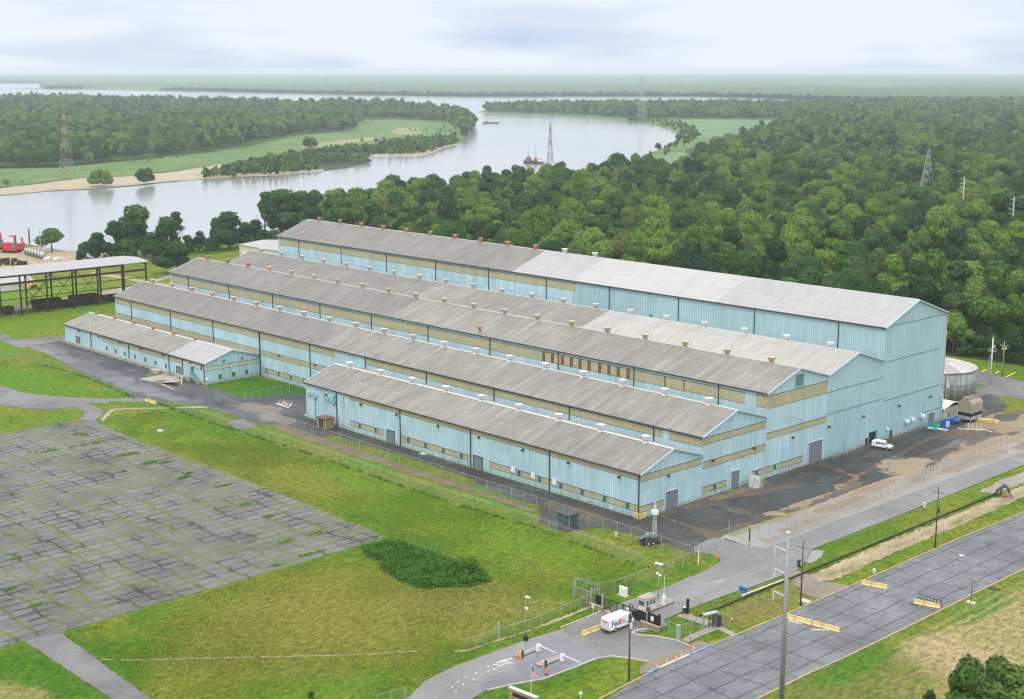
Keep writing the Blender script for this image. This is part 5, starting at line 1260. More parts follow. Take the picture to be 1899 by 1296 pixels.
prop_mesh('pipe', MB().tube((0, 0, .3), (6.5, 3.0, .3), .14, n=6).tube((6.5, 3, .3), (9, 1.6, .3), .14, n=6), M['offwhite'], G(1777, 797), 'white pipe on the ground in front of the cooling tower', 'pipe', .2)

# transformer at the gable wall
r = empty('transformer', (-198.2, 268.6, 0), 0, 'grey electrical transformer standing against the blue end wall', 'transformer')
MB().box(-1.3, 1.3, -1.6, 1.6, 0, .2).build('plinth', M['concrete'], r)
MB().box(-1.0, 1.0, -1.4, .2, .2, 2.7).build('tank', M['offwhite'], r)
mb = MB()
for k in range(6): mb.box(-1.2, 1.2, .35 + k * .2, .42 + k * .2, .4, 2.4)
mb.box(-.8, .8, .2, 1.5, .5, 2.2); mb.build('radiator', M['vent_grey'], r)
mb = MB(); mb.box(-.9, .9, -1.3, .1, 2.7, 2.85); mb.tube((.4, -.9, 2.85), (.4, -.9, 3.3), .1, n=6); mb.tube((-.4, -.9, 2.85), (-.4, -.9, 3.3), .1, n=6); mb.build('lid', M['vent_grey'], r)
# tan block kiosk in front of shed A
kp = (-317.0, 226.2, 0)
r = empty('block_kiosk', kp, 0, 'small tan block kiosk with a flat brown roof near the blue wall', 'kiosk')
mb = MB()
for a in ((-2.0, -1.85, -1.4, 1.5), (1.85, 2.0, -1.4, 1.5), (-1.85, 1.85, 1.35, 1.5), (-1.85, -1.2, -1.4, -1.25), (.9, 1.85, -1.4, -1.25), (-.3, .0, -1.4, -1.25)): mb.box(a[0], a[1], a[2], a[3], 0, 2.9)
mb.build('wall', M['brick_tan'], r)
MB().box(-2.25, 2.25, -1.7, 1.75, 2.9, 3.15).build('roof', M['brown_wood'], r)
# glass-sided shelter inside the fence
r = empty('shelter', (-237.5, 217.3, 0), 0.0, 'glass-sided flat-roofed shelter on the dark asphalt behind the fence', 'shelter')
r.location = (G(1053, 972)[0], G(1053, 972)[1], 0)
mb = MB(); W, D, H_ = 1.9, 1.5, 2.7
for x in (-W, 0, W):
    for y in (-D, D): mb.box(x - .06, x + .06, y - .06, y + .06, 0, H_)
mb.box(-W, W, -D - .04, -D + .04, H_ - .15, H_); mb.box(-W, W, D - .04, D + .04, H_ - .15, H_); mb.build('frame', M['grey_metal'], r)
mb = MB(); mb.box(-W, W, -D + .02, -D + .04, .2, H_ - .15); mb.box(-W, W, D - .04, D - .02, .2, H_ - .15); mb.box(-W + .02, -W + .04, -D, D, .2, H_ - .15); mb.box(W - .04, W - .02, -D, D, .2, H_ - .15); mb.build('glass_panel', M['clear_glass'], r)
MB().box(-W - .3, W + .3, -D - .3, D + .3, H_, H_ + .14).build('roof', M['pipe_dark'], r)

# surveillance / light tower trailer
tp = G(1205, 1008)
r = empty('tower_trailer', (tp[0], tp[1], 0), math.radians(60), 'black two-axle trailer with a raised white lattice camera mast', 'trailer')
mb = MB(); mb.box(-2.2, 2.2, -1.1, 1.1, .55, .8); mb.box(-1.8, 1.6, -1.05, 1.05, .8, 1.5); mb.tube((2.2, 0, .65), (3.8, 0, .6), .08, n=5); mb.build('chassis', M['dark_metal'], r)
for x in (-.7, .4):
    for y in (-1.2, 1.2):
        w = MB().tube((x, y - .13, .42), (x, y + .13, .42), .42, n=12).build('wheel', M['black'], r); MB().tube((x, y - .15, .42), (x, y + .15, .42), .2, n=8).build('rim', M['white'], w)
mb = MB(); mb.prism([(-2.6, 1.6), (.2, 2.5), (.2, 2.58), (-2.6, 1.68)], 'y', -1.5, 0); mb.build('solar_panel', M['glass'], r)
mb = MB()
for k in range(9):
    z0, z1 = 1.4 + k * .8, 2.2 + k * .8; a = .34 - k * .012
    for x in (-a, a):
        for y in (-a, a): mb.tube((1 + x, y, z0), (1 + x, y, z1), .04, n=4)
    mb.tube((1 - a, -a, z0), (1 + a, -a, z1), .03, n=4); mb.tube((1 + a, a, z0), (1 - a, a, z1), .03, n=4); mb.tube((1 + a, -a, z0), (1 + a, a, z1), .03, n=4); mb.tube((1 - a, a, z0), (1 - a, -a, z1), .03, n=4)
mb.build('lattice_mast', M['vent_white'], r)
mb = MB(); mb.box(.4, 1.6, -.7, .7, 6.6, 7.4); mb.tube((1, 0, 7.4), (1, 0, 9.2), .1, n=6); mb.build('camera_head', M['white'], r)
mb = MB(); mb.box(-.9, .9, -.6, .6, 1.5, 2.3); mb.build('equipment_box', M['grey_metal'], r)
for x, y in ((-2.1, -1.5), (2.1, -1.5), (-2.1, 1.5), (2.1, 1.5)):
    mb = MB(); mb.tube((x, y * .7, .65), (x, y, .65), .06, n=4); mb.tube((x, y, .8), (x, y, 0), .06, n=4); mb.build('outrigger', M['dark_metal'], r)

# ------------------------------------------------------------------ fences
POSTM = {}
def post_mesh(h, r, m):
    k = (h, r, m)
    if k not in POSTM:
        POSTM[k] = MB().tube((0, 0, 0), (0, 0, h), r, n=6).lathe((0, 0, h), [(r * 1.15, 0), (r * 1.1, .06), (.01, .1)], 6).mesh('post', M[m])
    return POSTM[k]
def fence(pts, label, h=2.3, gap=3.0, r=0.045, px=True, barb=0.0, pm='galv_post', rail=True, big=(), group=None):
    P = [Vector((*(G(*p)[:2] if px else p), 0)) for p in pts]
    root = empty('chain_link_fence', P[0], 0, label, 'fence', group); o0 = P[0]
    mesh = MB(o0); rl = MB(o0); br = MB(o0); n = 0
    total = sum((P[i + 1] - P[i]).length for i in range(len(P) - 1)); gap = max(gap, total / 95)
    for i in range(len(P) - 1):
        a, b = P[i], P[i + 1]; L = (b - a).length; k = max(1, round(L / gap))
        mesh.face([(a.x, a.y, .03), (b.x, b.y, .03), (b.x, b.y, h), (a.x, a.y, h)])
        if rail: rl.tube((a.x, a.y, h), (b.x, b.y, h), .035, n=5)
        for j in range(k + (1 if i == len(P) - 2 else 0)):
            q = a + (b - a) * (j / k)
            big_ = (i in big and j == 0) or (i == 0 and j == 0)
            link('post', post_mesh(h + .05, r * (1.7 if big_ else 1), pm), root, q - o0)
            if barb:
                d = (b - a).normalized(); nn = Vector((-d.y, d.x, 0))
                br.tube((q.x, q.y, h), (q.x + nn.x * barb, q.y + nn.y * barb, h + .38), .035, n=4)
        if barb:
            d = (b - a).normalized(); nn = Vector((-d.y, d.x, 0))
            for t in (.35, .7, 1.0):
                br.tube((a.x + nn.x * barb * t, a.y + nn.y * barb * t, h + .38 * t), (b.x + nn.x * barb * t, b.y + nn.y * barb * t, h + .38 * t), .012, n=3)
    mesh.build('wire_mesh', M['chain'], root)
    if rail: rl.build('top_rail', M[pm], root)
    if barb: br.build('barbed_wire_arm', M[pm], root)
    return root
fence([(1284, 1041), (598, 816), (411, 755)], 'tall galvanised chain-link fence running along the dark asphalt beside the blue warehouse', 3.3, 4.2, .06)
fence([(289, 747), (393, 785), (560, 838), (793, 918), (1001, 982), (1190, 1053)], 'chain-link fence with barbed wire arms between the field and the warehouse yard', 2.5, 3.0, barb=.35)
fence([(-120, 684), (0, 671), (46, 664), (81, 677), (139, 691), (208, 719), (252, 740)], 'chain-link fence around the grass at the left by the annex yard', 2.3, 3.2)
fence([(1284, 1045), (1229.6, 1066), (1161, 1092), (1140, 1100), (1112, 1104)], 'chain-link fence between the field and the road above the guard booth', 2.5, 3.2, .05, barb=.3)
fence([(1094, 1120.5), (1040, 1143), (983, 1168.5), (924.5, 1184), (864, 1205)], 'low chain-link fence beside the road below the field', 2.0, 3.2)
fence([(1112, 1118), (1094, 1122), (1064, 1112), (1068, 1098), (1108, 1110)], 'angled chain-link return fence left of the black entrance gate', 2.7, 2.4, .06, barb=.4)
fence([(752, 1300), (700, 1312)], 'short end of chain-link fence at the bottom edge of the photo', 2.2, 3.0)
fence([(1352, 988), (1389, 1011.5), (1426, 993), (1510, 966), (1590, 941), (1660, 914), (1738, 882), (1786, 861), (1855, 829), (1899, 812), (1990, 780)], 'chain-link fence on the gravel between the road and the warehouse end', 2.6, 3.4, .05, big=(1,), rail=False, pm='grey_metal')
fence([(1496, 1096), (1545.5, 1073), (1597.6, 1053), (1682, 1016), (1762, 981), (1857, 941), (1899, 924), (1990, 885)], 'chain-link fence along the sandy strip above the parking lot', 2.0, 3.2, .045, rail=False, pm='grey_metal')
fence([(455, 747), (481.5, 741), (522.5, 732), (567, 722.5)], 'chain-link fence closing the bright green lawn beside the annex', 2.9, 3.4, .06)
fence([(401, 741), (411, 755)], 'short open fence leaf near the tall white lamp pole', 2.9, 2.0, .06)
fence([(1223.6, 1168), (1258, 1186), (1304.5, 1167.5)], 'chain-link fence around the lawn between gate and turnstile', 2.6, 3.2, .06, big=(1,))
fence([(1326, 1161), (1341, 1159), (1352, 1150), (1400, 1128), (1455, 1104), (1496, 1096)], 'chain-link fence running right from the turnstile frame', 2.2, 3.2, .045, rail=False)
fence([(1850, 716), (1880, 738), (1899, 742), (1960, 757)], 'chain-link fence by the drive beyond the round tank', 2.2, 3.2)
fence([(1694, 893), (1704, 890), (1716, 880), (1738, 868)], 'short fence with a solid grey gate leaf near the three people', 2.4, 2.4, .07)
# railing brackets near the truck door
mb = MB()
for y in (301.8, 304.6, 308.6): mb.tube((-198.5, y, 0), (-198.5, y, 2.3), .06, n=5)
mb.tube((-198.5, 301.8, 2.2), (-198.5, 308.6, 2.2), .04, n=4); mb.tube((-198.5, 301.8, 1.1), (-198.5, 308.6, 1.1), .04, n=4)
prop(mb.build('railing', M['trim_teal']), 'teal pipe railing beside the large grey roller door', 'railing')
mb = MB()
for y in (266.1, 268.2): mb.tube((-199.4, y, 0), (-199.4, y, 1.9), .05, n=5)
mb.tube((-199.4, 266.1, 1.85), (-199.4, 268.2, 1.85), .04, n=4)
prop(mb.build('railing', M['trim_teal']), 'short teal pipe railing between the roller door and the transformer', 'railing')

# ------------------------------------------------------------------ entrance: gates, booth, machines
def hgt(base, ytop):
    d0 = np.array(base) - CAM; k = (CYP - ytop) / FPX
    return float((k * (d0 @ Fw) - d0 @ Up) / (Up[2] - k * Fw[2]))
def black_gate(a, b, h, label, solid=True, notice=False):
    """gate leaf from ground point a to b"""
    A = Vector(G(*a)); B = Vector(G(*b)); L = (B - A).length; rz = math.atan2(B.y - A.y, B.x - A.x)
    r = empty('gate', A, rz, label, 'gate', 'black leaves of the entrance gate')
    mb = MB()
    mb.box(0, L, -.05, .05, h - .12, h); mb.box(0, L, -.05, .05, .1, .22)
    for k in range(4): x = L * k / 3; mb.box(max(0, x - .06), min(L, x + .06), -.06, .06, .1, h)
    mb.build('frame', M['black'], r)
    if solid:
        mb = MB(); n = max(4, int(L / .16))
        for k in range(n): mb.box(L * k / n + .01, L * (k + .82) / n, -.02, .02, .22, h - .12)
        mb.build('slat_panel', M['black'], r)
    else:
        mb = MB(); n = max(4, int(L / .22))
        for k in range(n): mb.box(L * k / n, L * (k + .35) / n, -.015, .015, .22, h - .12)
        mb.build('slat_panel', M['dark_metal'], r)
    if notice: MB().box(L * .3, L * .3 + .75, -.08, -.055, h * .45, h * .45 + .95).build('notice_board', M['white'], r)
    return r
black_gate((1104.5, 1125), (1116, 1129.5), 2.5, 'short solid black gate leaf at the left of the entrance')
black_gate((1119, 1130), (1155, 1143), 2.4, 'long see-through dark gate leaf across the left lane', False)
black_gate((1156, 1142), (1174, 1149), 2.3, 'black gate leaf with a white notice left of the guard booth', False, True)
black_gate((1174, 1148), (1199, 1158), 2.3, 'solid black gate leaf in front of the guard booth')
black_gate((1201, 1159), (1221, 1168), 2.6, 'tall black gate leaf with a white notice right of the guard booth', True, True)
for i, (px, py, yt, l, r_) in enumerate(((1088, 1119, 1097, 'blue grey steel post left of the black gate', .14), (1096.5, 1116, 1091, 'blue grey steel post behind the left gate fence', .16), (1117, 1131, 1103, 'stout pale steel post at the hinge of the long dark gate', .2),
                                   (1199.5, 1158, 1136, 'pale steel post at the right of the guard booth gate', .16), (1222, 1168.5, 1140, 'black square post ending the right gate leaf', .2),
                                   (1167, 1146, 1123, 'black post beside the pole at the middle of the gate', .14), (1173, 1146, 1123, 'black post nearest the guard booth window', .14),
                                   (1258, 1186, 1159, 'wide grey steel post at the fence corner by the lawn', .28), (1389.5, 1011.7, 981, 'dark post with a yellow band at the gravel fence corner', .14),
                                   (1284, 1040, 1009, 'dark steel post at the end of the warehouse fence', .2), (1325.5, 1034, 1003, 'grey steel post with a yellow base at the open yard gate', .2), (1295, 1047, 1022, 'thin white post in the grass near the yard gate', .1),
                                   (1275, 1138, 1111, 'dark square pillar next to the drum at the kerb', .2), (925, 1184, 1155, 'stout grey post in the low roadside fence', .2), (1647, 881, 853, 'pale post in the gravel gate by the warehouse end', .2))):
    b = G(px, py); h = hgt(b, yt)
    mb = MB(); mb.box(-r_, r_, -r_, r_, 0, h) if 'square' in l or 'wide' in l else mb.tube((0, 0, 0), (0, 0, h), r_, n=8)
    mat = M['black'] if ('black' in l.split('nearest')[0].split('left')[0] and 'blue' not in l and l.startswith('black')) or l.startswith('dark') else (M['white'] if 'thin white' in l else M['grey_metal'])
    mb2 = mb; mb2.lathe((0, 0, h), [(r_ * 1.1, 0), (r_ * .9, .08), (.02, .12)], 8)
    o = mb2.build('gate_post', mat, None, False, b); prop(o, l, 'post')
    if 'yellow' in l: MB().tube((0, 0, .35), (0, 0, .9), r_ * 1.12, n=8).build('band', M['yellow'], o)
# open yard gate leaf
fence([(1287, 1026), (1325, 1036)], 'open chain-link yard gate leaf between two steel posts', 2.4, 1.9, .06)
for i, (px, py) in enumerate(((1330.5, 1034), (1333, 1034.5))):
    o = MB().lathe((0, 0, 0), [(.28, 0), (.28, .05), (.16, .06), (.04, .75)], 10).build('traffic_cone', M['orange'], loc=G(px, py)); prop(o, ('faded cone touching the yard gate post', 'faded cone on the right of the pair by the yard gate')[i], 'cone', 'cones by the yard gate post')
MB_ = MB().box(0, 4.2, -.12, .12, .7, .95).box(.2, .35, -.1, .1, 0, .7).box(3.8, 3.95, -.1, .1, 0, .7)
prop_mesh('low_wall', MB().box(-2.2, 2.2, -.22, .22, 0, .95).box(-2.3, 2.3, -.3, .3, .95, 1.08), M['brick_tan'], G(1206, 1167), 'tan block wall below the tall black gate leaf', 'wall', 0)
prop_mesh('low_wall', MB().box(-1.6, 1.6, -.22, .22, 0, .8).box(-1.7, 1.7, -.3, .3, .8, .93), M['brick_tan'], G(1106, 1130), 'tan block wall at the foot of the left gate posts', 'wall', 0)

# guard booth
bc = G(1183.8, 1131); bn = G(1196.5, 1136.5); br_ = G(1217, 1128)
LX = bn[0] - bc[0]; LY = br_[1] - bn[1]; x1, y0 = bn[0], bn[1]
booth = empty('guard_booth', (x1 - LX / 2, y0 + LY / 2, .12), 0, 'small white guard booth with dark windows and flat brown roof on the traffic island', 'booth')
hx_, hy_, hh = LX / 2, LY / 2, 2.45
mb = MB(); mb.box(-hx_, hx_, -hy_, hy_, 0, hh); wl_ = mb.build('wall', M['offwhite'], booth)
MB().box(-hx_ - .15, hx_ + .15, -hy_ - .15, hy_ + .15, hh, hh + .14).build('roof', M['tower_tan'], booth)
wins = [(-hx_ + .15, hx_ - .2, 'y')]
MB().box(-hx_ + .2, hx_ - .25, -hy_ - .03, -hy_ - .005, 1.05, 2.0).build('window', M['glass'], wl_)
for k in range(3):
    u = -hy_ + .25 + k * (LY - .4) / 3
    MB().box(hx_ + .005, hx_ + .03, u, u + (LY - .4) / 3 * .7, 1.1, 2.0).build('window', M['glass'], wl_)
MB().box(hx_ + .005, hx_ + .5, .3 - hy_, .9 - hy_, 0, .9).build('counter', M['rust'], wl_)
mb = MB(bn)
isl = [(-164.8, 0)]
def island(x0, x1, ya, yb, label):
    mb = MB(); pts = []
    rr = (x1 - x0) / 2; cx = (x0 + x1) / 2
    for k in range(9): a = math.pi + math.pi * k / 8; pts.append((cx + rr * math.cos(a), ya + rr + rr * math.sin(a)))
    for k in range(9): a = math.pi * k / 8; pts.append((cx + rr * math.cos(a), yb - rr + rr * math.sin(a)))
    mb.prism(pts, 'z', 0.05, .27); o = mb.build('traffic_island', M['walk']); prop(o, label, 'traffic island')
    e = MB(); q = [(cx + (x - cx) * 1.12, (ya + yb) / 2 + (y - (ya + yb) / 2) * 1.015) for x, y in pts]; e.prism(q, 'z', .05, .22); e.build('kerb', M['pipe_dark'], o)
    return o
island(x1 - LX - .5, x1 + .5, y0 - 1.0, y0 + LY + 5.2, 'kerbed concrete island under the guard booth')
A1, B1 = G(958, 1221), G(1008, 1205); island(A1[0] - 1.1, A1[0] + .2, A1[1], B1[1], 'upper kerbed island with the first lifting barrier')
A2, B2 = G(1001, 1238), G(1050, 1223); island(A2[0] - 1.5, A2[0] + .2, A2[1], B2[1], 'lower kerbed island with the second lifting barrier')

def barrier_gate(base, h, arm_to, label, raised=None):
    r = empty('barrier_gate', base, 0, label, 'barrier')
    mb = MB(); mb.box(-.32, .32, -.28, .28, 0, h * .96); mb.prism([(-.34, h * .96), (.34, h * .96), (.2, h), (-.2, h)], 'y', -.3, .3); mb.build('cabinet', M['white'], r)
    mb = MB()
    if raised: mb.tube((0, 0, h * .9), (0, 0, h + .9), .2, .05, n=6); mb.tube((0, 0, h * .9), (0, 0, raised), .07, .04, n=5)
    else:
        e = Vector(arm_to) - Vector(base); mb.tube((0.2, 0, h * .88), (e.x, e.y, h * .84), .09, .06, n=5)
    mb.build('arm', M['white'], r); MB().box(.33, .36, -.15, .15, h * .35, h * .7).build('door_panel', M['vent_grey'], r)
p = G(998.5, 1207, .27); barrier_gate(p, 1.25, (p[0] + 4.4, p[1], 0), 'white lifting barrier with lowered arm on the upper island')
p = G(1042.5, 1225.5, .27); barrier_gate(p, 1.3, (p[0] + 4.4, p[1], 0), 'white lifting barrier with lowered arm on the lower island')
p = G(1231, 1123, .1); barrier_gate(p, 1.9, None, 'white lifting barrier with its thin arm raised upright behind the guard booth', 6.1)
def box_post(px, py, h, w, m, label, cat='card reader', hm=None, n=None):
    b = G(px, py, .1); o = empty(n or 'card_reader', b, 0, label, cat)
    MB().box(-w * .8, w * .8, -w * .8, w * .8, 0, h * .55).build('pedestal', m, o); MB().box(-w, w, -w, w, h * .55, h).build('head', hm or m, o)
box_post(965, 1219, 1.15, .17, M['yellow_conc'], 'tan card reader on the upper island')
box_post(968.5, 1218.5, 1.2, .2, M['dark_metal'], 'dark ticket machine on the upper island', 'ticket machine')
box_post(1008, 1237, 1.2, .17, M['yellow_conc'], 'tan card reader on the lower island')
box_post(1011.5, 1236.5, 1.2, .2, M['dark_metal'], 'dark ticket machine on the lower island', 'ticket machine')
def sign(px, py, h, w, hb, mp, mh, label, rz=0.0, cat='sign', two=False, name='sign', z=0.0):
    b = G(px, py, z); o = empty(name, b, rz, label, cat)
    mb = MB()
    for x in ((-w / 2 + .08, w / 2 - .08) if two else (0,)): mb.tube((x, 0, 0), (x, 0, h), .05, n=6)
    mb.build('post', mp, o); MB().box(-w / 2, w / 2, -.09, -.05, h - hb, h).build('board', mh, o); return o
sign(970, 1216, 2.0, .55, .75, M['grey_metal'], M['vent_grey'], 'pale grey sign board on the upper island', z=.27)
sign(1100, 1138, 1.9, .6, .8, M['offwhite'], M['offwhite'], 'white box on a post beside the left lane of the gate')
sign(1129.5, 1146, 1.5, .7, .75, M['offwhite'], M['yellow_conc'], 'tan notice on a short post behind the delivery truck')
sign(1281, 1192, 1.6, .3, .3, M['dark_metal'], M['white'], 'small white plate on a dark post beside the footpath')
sg = sign(1378, 1104, 1.75, 1.9, .95, M['trim_blue'], M['blue'], 'blue entrance sign on two pale posts beside the road', 0.0, two=True)
sign(1234 + 3, 1146, .0 + 1.1, .35, .4, M['dark_metal'], M['tan'], 'tan lamp box beside the guard booth') if False else None
for px, py, hh_, l in ((1185 - 2.5, 1131, 1.2, 'small rusty post box at the left wall of the guard booth'), (1332, 1162, 1.3, 'low steel card post by the turnstile'), (1357, 1155, 1.0, 'white plate on the fence right of the turnstile')):
    sign(px, py, hh_, .3, .35, M['dark_metal'], M['rust'] if 'rusty' in l else M['white'], l)
o = MB().tube((0, 0, 0), (0, 0, .75), .17, n=8).lathe((0, 0, .75), [(.18, 0), (.14, .12), (.02, .16)], 8).build('bollard', M['orange'], loc=G(960, 1222, .1)); prop(o, 'orange bollard at the tip of the upper island', 'bollard')
o = MB().tube((0, 0, .12), (0, 0, .9), .16, .12, n=8).build('bollard', M['orange'], loc=G(1013.5, 1251, .1)); prop(o, 'orange bollard on a black base below the lower island', 'bollard'); MB().tube((0, 0, 0), (0, 0, .14), .3, n=10).build('base', M['black'], o)
o = MB().lathe((0, 0, 0), [(.42, 0), (.42, 1.0), (.46, 1.0), (.46, 1.08), (.3, 1.16)], 14).build('trash_can', M['dark_metal'], loc=G(1269.5, 1136, .1)); prop(o, 'round dark litter drum beside the square pillar', 'trash can'); MB().lathe((0, 0, 1.08), [(.44, 0), (.3, .14), (.05, .2)], 14).build('lid', M['vent_grey'], o)
r = empty('utility_cabinet', G(1156, 1104), 0, 'white metal utility cabinet on the grass above the gate', 'cabinet')
MB().box(-.75, .75, -.4, .4, .08, 1.65).build('housing', M['white'], r); MB().box(-1.2, 1.2, -.8, .8, 0, .08).build('pad', M['tan'], r); MB().box(-.95, -.76, -.2, .2, .2, 1.8).build('conduit_box', M['white'], r)
MB().box(.1, .2, -.43, -.405, .8, 1.0).build('handle', M['grey_metal'], r)
# turnstile frame
a = Vector(G(1304.5, 1167.5)); b = Vector(G(1329, 1161))
r = empty('turnstile_gate', a, math.atan2(b.y - a.y, b.x - a.x), 'grey steel portal with a dark turnstile where the footpath meets the fence', 'gate')
L = (b - a).length
mb = MB(); 
for x in (0, L): mb.box(x - .14, x + .14, -.14, .14, 0, 2.9)
mb.box(0, L, -.5, .5, 2.75, 2.95); mb.build('frame', M['grey_metal'], r)
mb = MB(); mb.tube((L - .9, 0, 0), (L - .9, 0, 2.7), .12, n=8)
for z in np.arange(.3, 2.5, .22):
    for a_ in (0, 2.1, 4.2): mb.tube((L - .9, 0, z), (L - .9 + .7 * math.cos(a_), .7 * math.sin(a_), z), .03, n=4)
for k in range(7): a_ = k * .5; mb.tube((L - .9 + .8 * math.cos(a_), .8 * math.sin(a_), 0), (L - .9 + .8 * math.cos(a_), .8 * math.sin(a_), 2.7), .05, n=4)
mb.build('rotor', M['dark_metal'], r)
MB().box(L - .2, L + .5, -.7, -.3, 0, 2.3).build('control_box', M['dark_metal'], r)

# monument wall with dark lettering band, flag
a = Vector(G(946, 1296)); b = Vector(G(996, 1316))
r = empty('monument_wall', (a + b) / 2, math.atan2(b.y - a.y, b.x - a.x), 'low tan monument wall with dark lettering at the bottom edge of the photo', 'monument'); L = (b - a).length
MB().box(-L/2, L/2, -.3, .3, 0, 2.0).build('wall', M['brick_tan'], r); MB().box(-L/2 - .1, L/2 + .1, -.4, .4, 2.0, 2.15).build('coping', M['conc_pale'], r)
MB().box(-L/2 + .8, L/2 - .6, -.33, -.305, .9, 1.55).build('dark_panel', M['black'], r)
fp = G(985, 1285); h = hgt(fp, 1233.5)
r = empty('flagpole', fp, 0, 'white flagpole flying a small stars and stripes over the grass', 'flagpole')
MB().tube((0, 0, 0), (0, 0, h), .06, .035, n=8).lathe((0, 0, h), [(.07, 0), (.07, .1), (.01, .14)], 8).build('pole', M['white'], r)
fb = MB(); nX, nS = 10, 13; FL, FH = 1.95, 1.35
def fpt(u, v):   # hangs and waves
    return (u * FL * .72, .12 * math.sin(u * 7 + v * 2) * u, h - .15 - v * FH - u * .95 + .05 * math.sin(u * 9))
for i in range(nX):
    for j in range(nS):
        u0, u1, v0, v1 = i / nX, (i + 1) / nX, j / nS, (j + 1) / nS
        canton = (u0 < .4 and j < 7)
        fb.face([fpt(u0, v0), fpt(u1, v0), fpt(u1, v1), fpt(u0, v1)], 2 if canton else (0 if j % 2 == 0 else 1))
        if canton and (i + j) % 2 == 0:
            um, vm = (u0 + u1) / 2, (v0 + v1) / 2; q = fpt(um, vm); fb.face([(q[0] - .03, q[1] - .012, q[2]), (q[0], q[1] - .012, q[2] - .03), (q[0] + .03, q[1] - .012, q[2]), (q[0], q[1] - .012, q[2] + .03)], 1)
M['flag_red'] = simple('flag_red', (0.50, 0.05, 0.06), .8, .03); M['flag_white'] = simple('flag_white', (0.7, 0.7, 0.7), .8, .03); M['flag_blue'] = simple('flag_blue', (0.03, 0.05, 0.18), .8, .03)
fb.build('flag', [M['flag_red'], M['flag_white'], M['flag_blue']], r)
prop_mesh('mailbox', MB().tube((0, 0, 0), (0, 0, 1.0), .06, n=6).box(-.16, .16, -.25, .25, 1.0, 1.35), M['white'], G(1077, 1298), 'small white box on a post at the bottom edge near the lot', 'mailbox')

# ------------------------------------------------------------------ concrete barriers, planks, cones
def jersey(a, b, label, group='yellow concrete barriers', px=True, mat='yellow_conc'):
    A = Vector(G(*a) if px else (*a, 0)); B = Vector(G(*b) if px else (*b, 0)); L = (B - A).length
    r = MB(); r.prism([(-.33, 0), (.33, 0), (.33, .08), (.14, .30), (.09, .86), (-.09, .86), (-.14, .30), (-.33, .08)], 'x', 0, L)
    o = r.build('concrete_barrier', M[mat], loc=A); o.rotation_euler = (0, 0, math.atan2(B.y - A.y, B.x - A.x)); return prop(o, label, 'barrier', group)
jersey((1598, 1083), (1645, 1092), 'yellow concrete barrier alone near the top of the lot, beside the brown patch')
jersey((1457, 1145), (1506, 1158.5), 'yellow concrete barrier partly hidden behind the tall steel pole')
jersey((1507.5, 1158.8), (1557, 1172), 'yellow concrete barrier touching the one by the steel pole, on its right')
jersey((1695, 1118), (1744, 1128), 'yellow concrete barrier with a lattice panel standing behind it')
jersey((1079, 1178.5), (1117, 1165), 'yellow concrete barrier behind the white delivery truck')
jersey((270, 743.5), (278.5, 746), 'left one of the two short yellow barriers near the annex yard', 'short yellow barriers near the annex')
jersey((279.5, 746), (289.5, 749), 'right one of the two short yellow barriers near the annex yard', 'short yellow barriers near the annex')
p = G(1700, 1115); r = empty('lattice_panel', p, 0.0, 'black and white lattice panel leaning behind a yellow barrier', 'panel')
mb = MB(); k2 = MB()
for k in range(15): mb.box(k * .37, k * .37 + .07, -.04, .04, .2, 1.7)
for z in (.3, .9, 1.5): mb.box(0, 5.25, -.05, .05, z, z + .1)
for k in range(0, 14, 1):
    if k % 2 == 0: k2.box(k * .37 + .09, k * .37 + .33, -.03, .03, 1.0, 1.5)
    else: k2.box(k * .37 + .09, k * .37 + .33, -.03, .03, .42, .88)
mb.build('frame', M['dark_metal'], r); k2.build('board', M['vent_white'], r)
for a, b, l in (((1462.5, 1151), (1487, 1158.5), 'white plank lying beside the steel pole on the lot'), ((1506, 1168), (1537, 1170), 'white plank lying in front of the middle barrier')):
    A = Vector(G(*a)); B = Vector(G(*b)); o = MB().box(0, (B - A).length, -.12, .12, .06, .16).build('plank', M['offwhite'], loc=A); o.rotation_euler = (0, 0, math.atan2(B.y - A.y, B.x - A.x)); prop(o, l, 'plank', 'planks on the lot')
for i, (px, py, l) in enumerate(((1286.8, 1204, 'orange cone nearest the footpath and lawn'), (1264, 1217, 'orange cone second from the lawn'), (1254.5, 1223, 'orange cone in the middle of the row beside the kerb'), (1237, 1229.5, 'orange cone fourth from the lawn'), (1219, 1238, 'orange cone farthest down the brown paving'))):
    r = empty('traffic_cone', G(px, py, .09), 0, l, 'cone', 'traffic cones on the brown paving')
    MB().lathe((0, 0, 0), [(.30, 0), (.30, .05), (.17, .06), (.13, .28)], 12).build('base', M['orange'], r); MB().lathe((0, 0, .28), [(.13, 0), (.09, .24)], 12).build('reflective_band', M['white'], r); MB().lathe((0, 0, .52), [(.09, 0), (.03, .30)], 12).build('tip', M['orange'], r)
for i, (a, b, l) in enumerate((((855, 1099), (3, 0), None),)): pass
for px, py, l in ((297, 799, 'pale concrete cover in the field near the lot corner'), (785, 842, 'pale concrete slab on the asphalt beside the blue wall'), (570, 770, 'pale slab at the left foot of the blue front wall'), (1493, 1115, 'pale square pad on the grass by the wooden pole'), (1843, 1092, 'dark manhole in the grass right of the curved lamp')):
    o = MB().box(-1.0, 1.0, -.7, .7, .0, .22, 0, .05).box(-.4, .4, -.3, .3, .22, .3, 0, .04).build('concrete_cover', M['conc_pale'] if 'dark' not in l else M['dark_metal'], loc=G(px, py)); prop(o, l, 'cover')
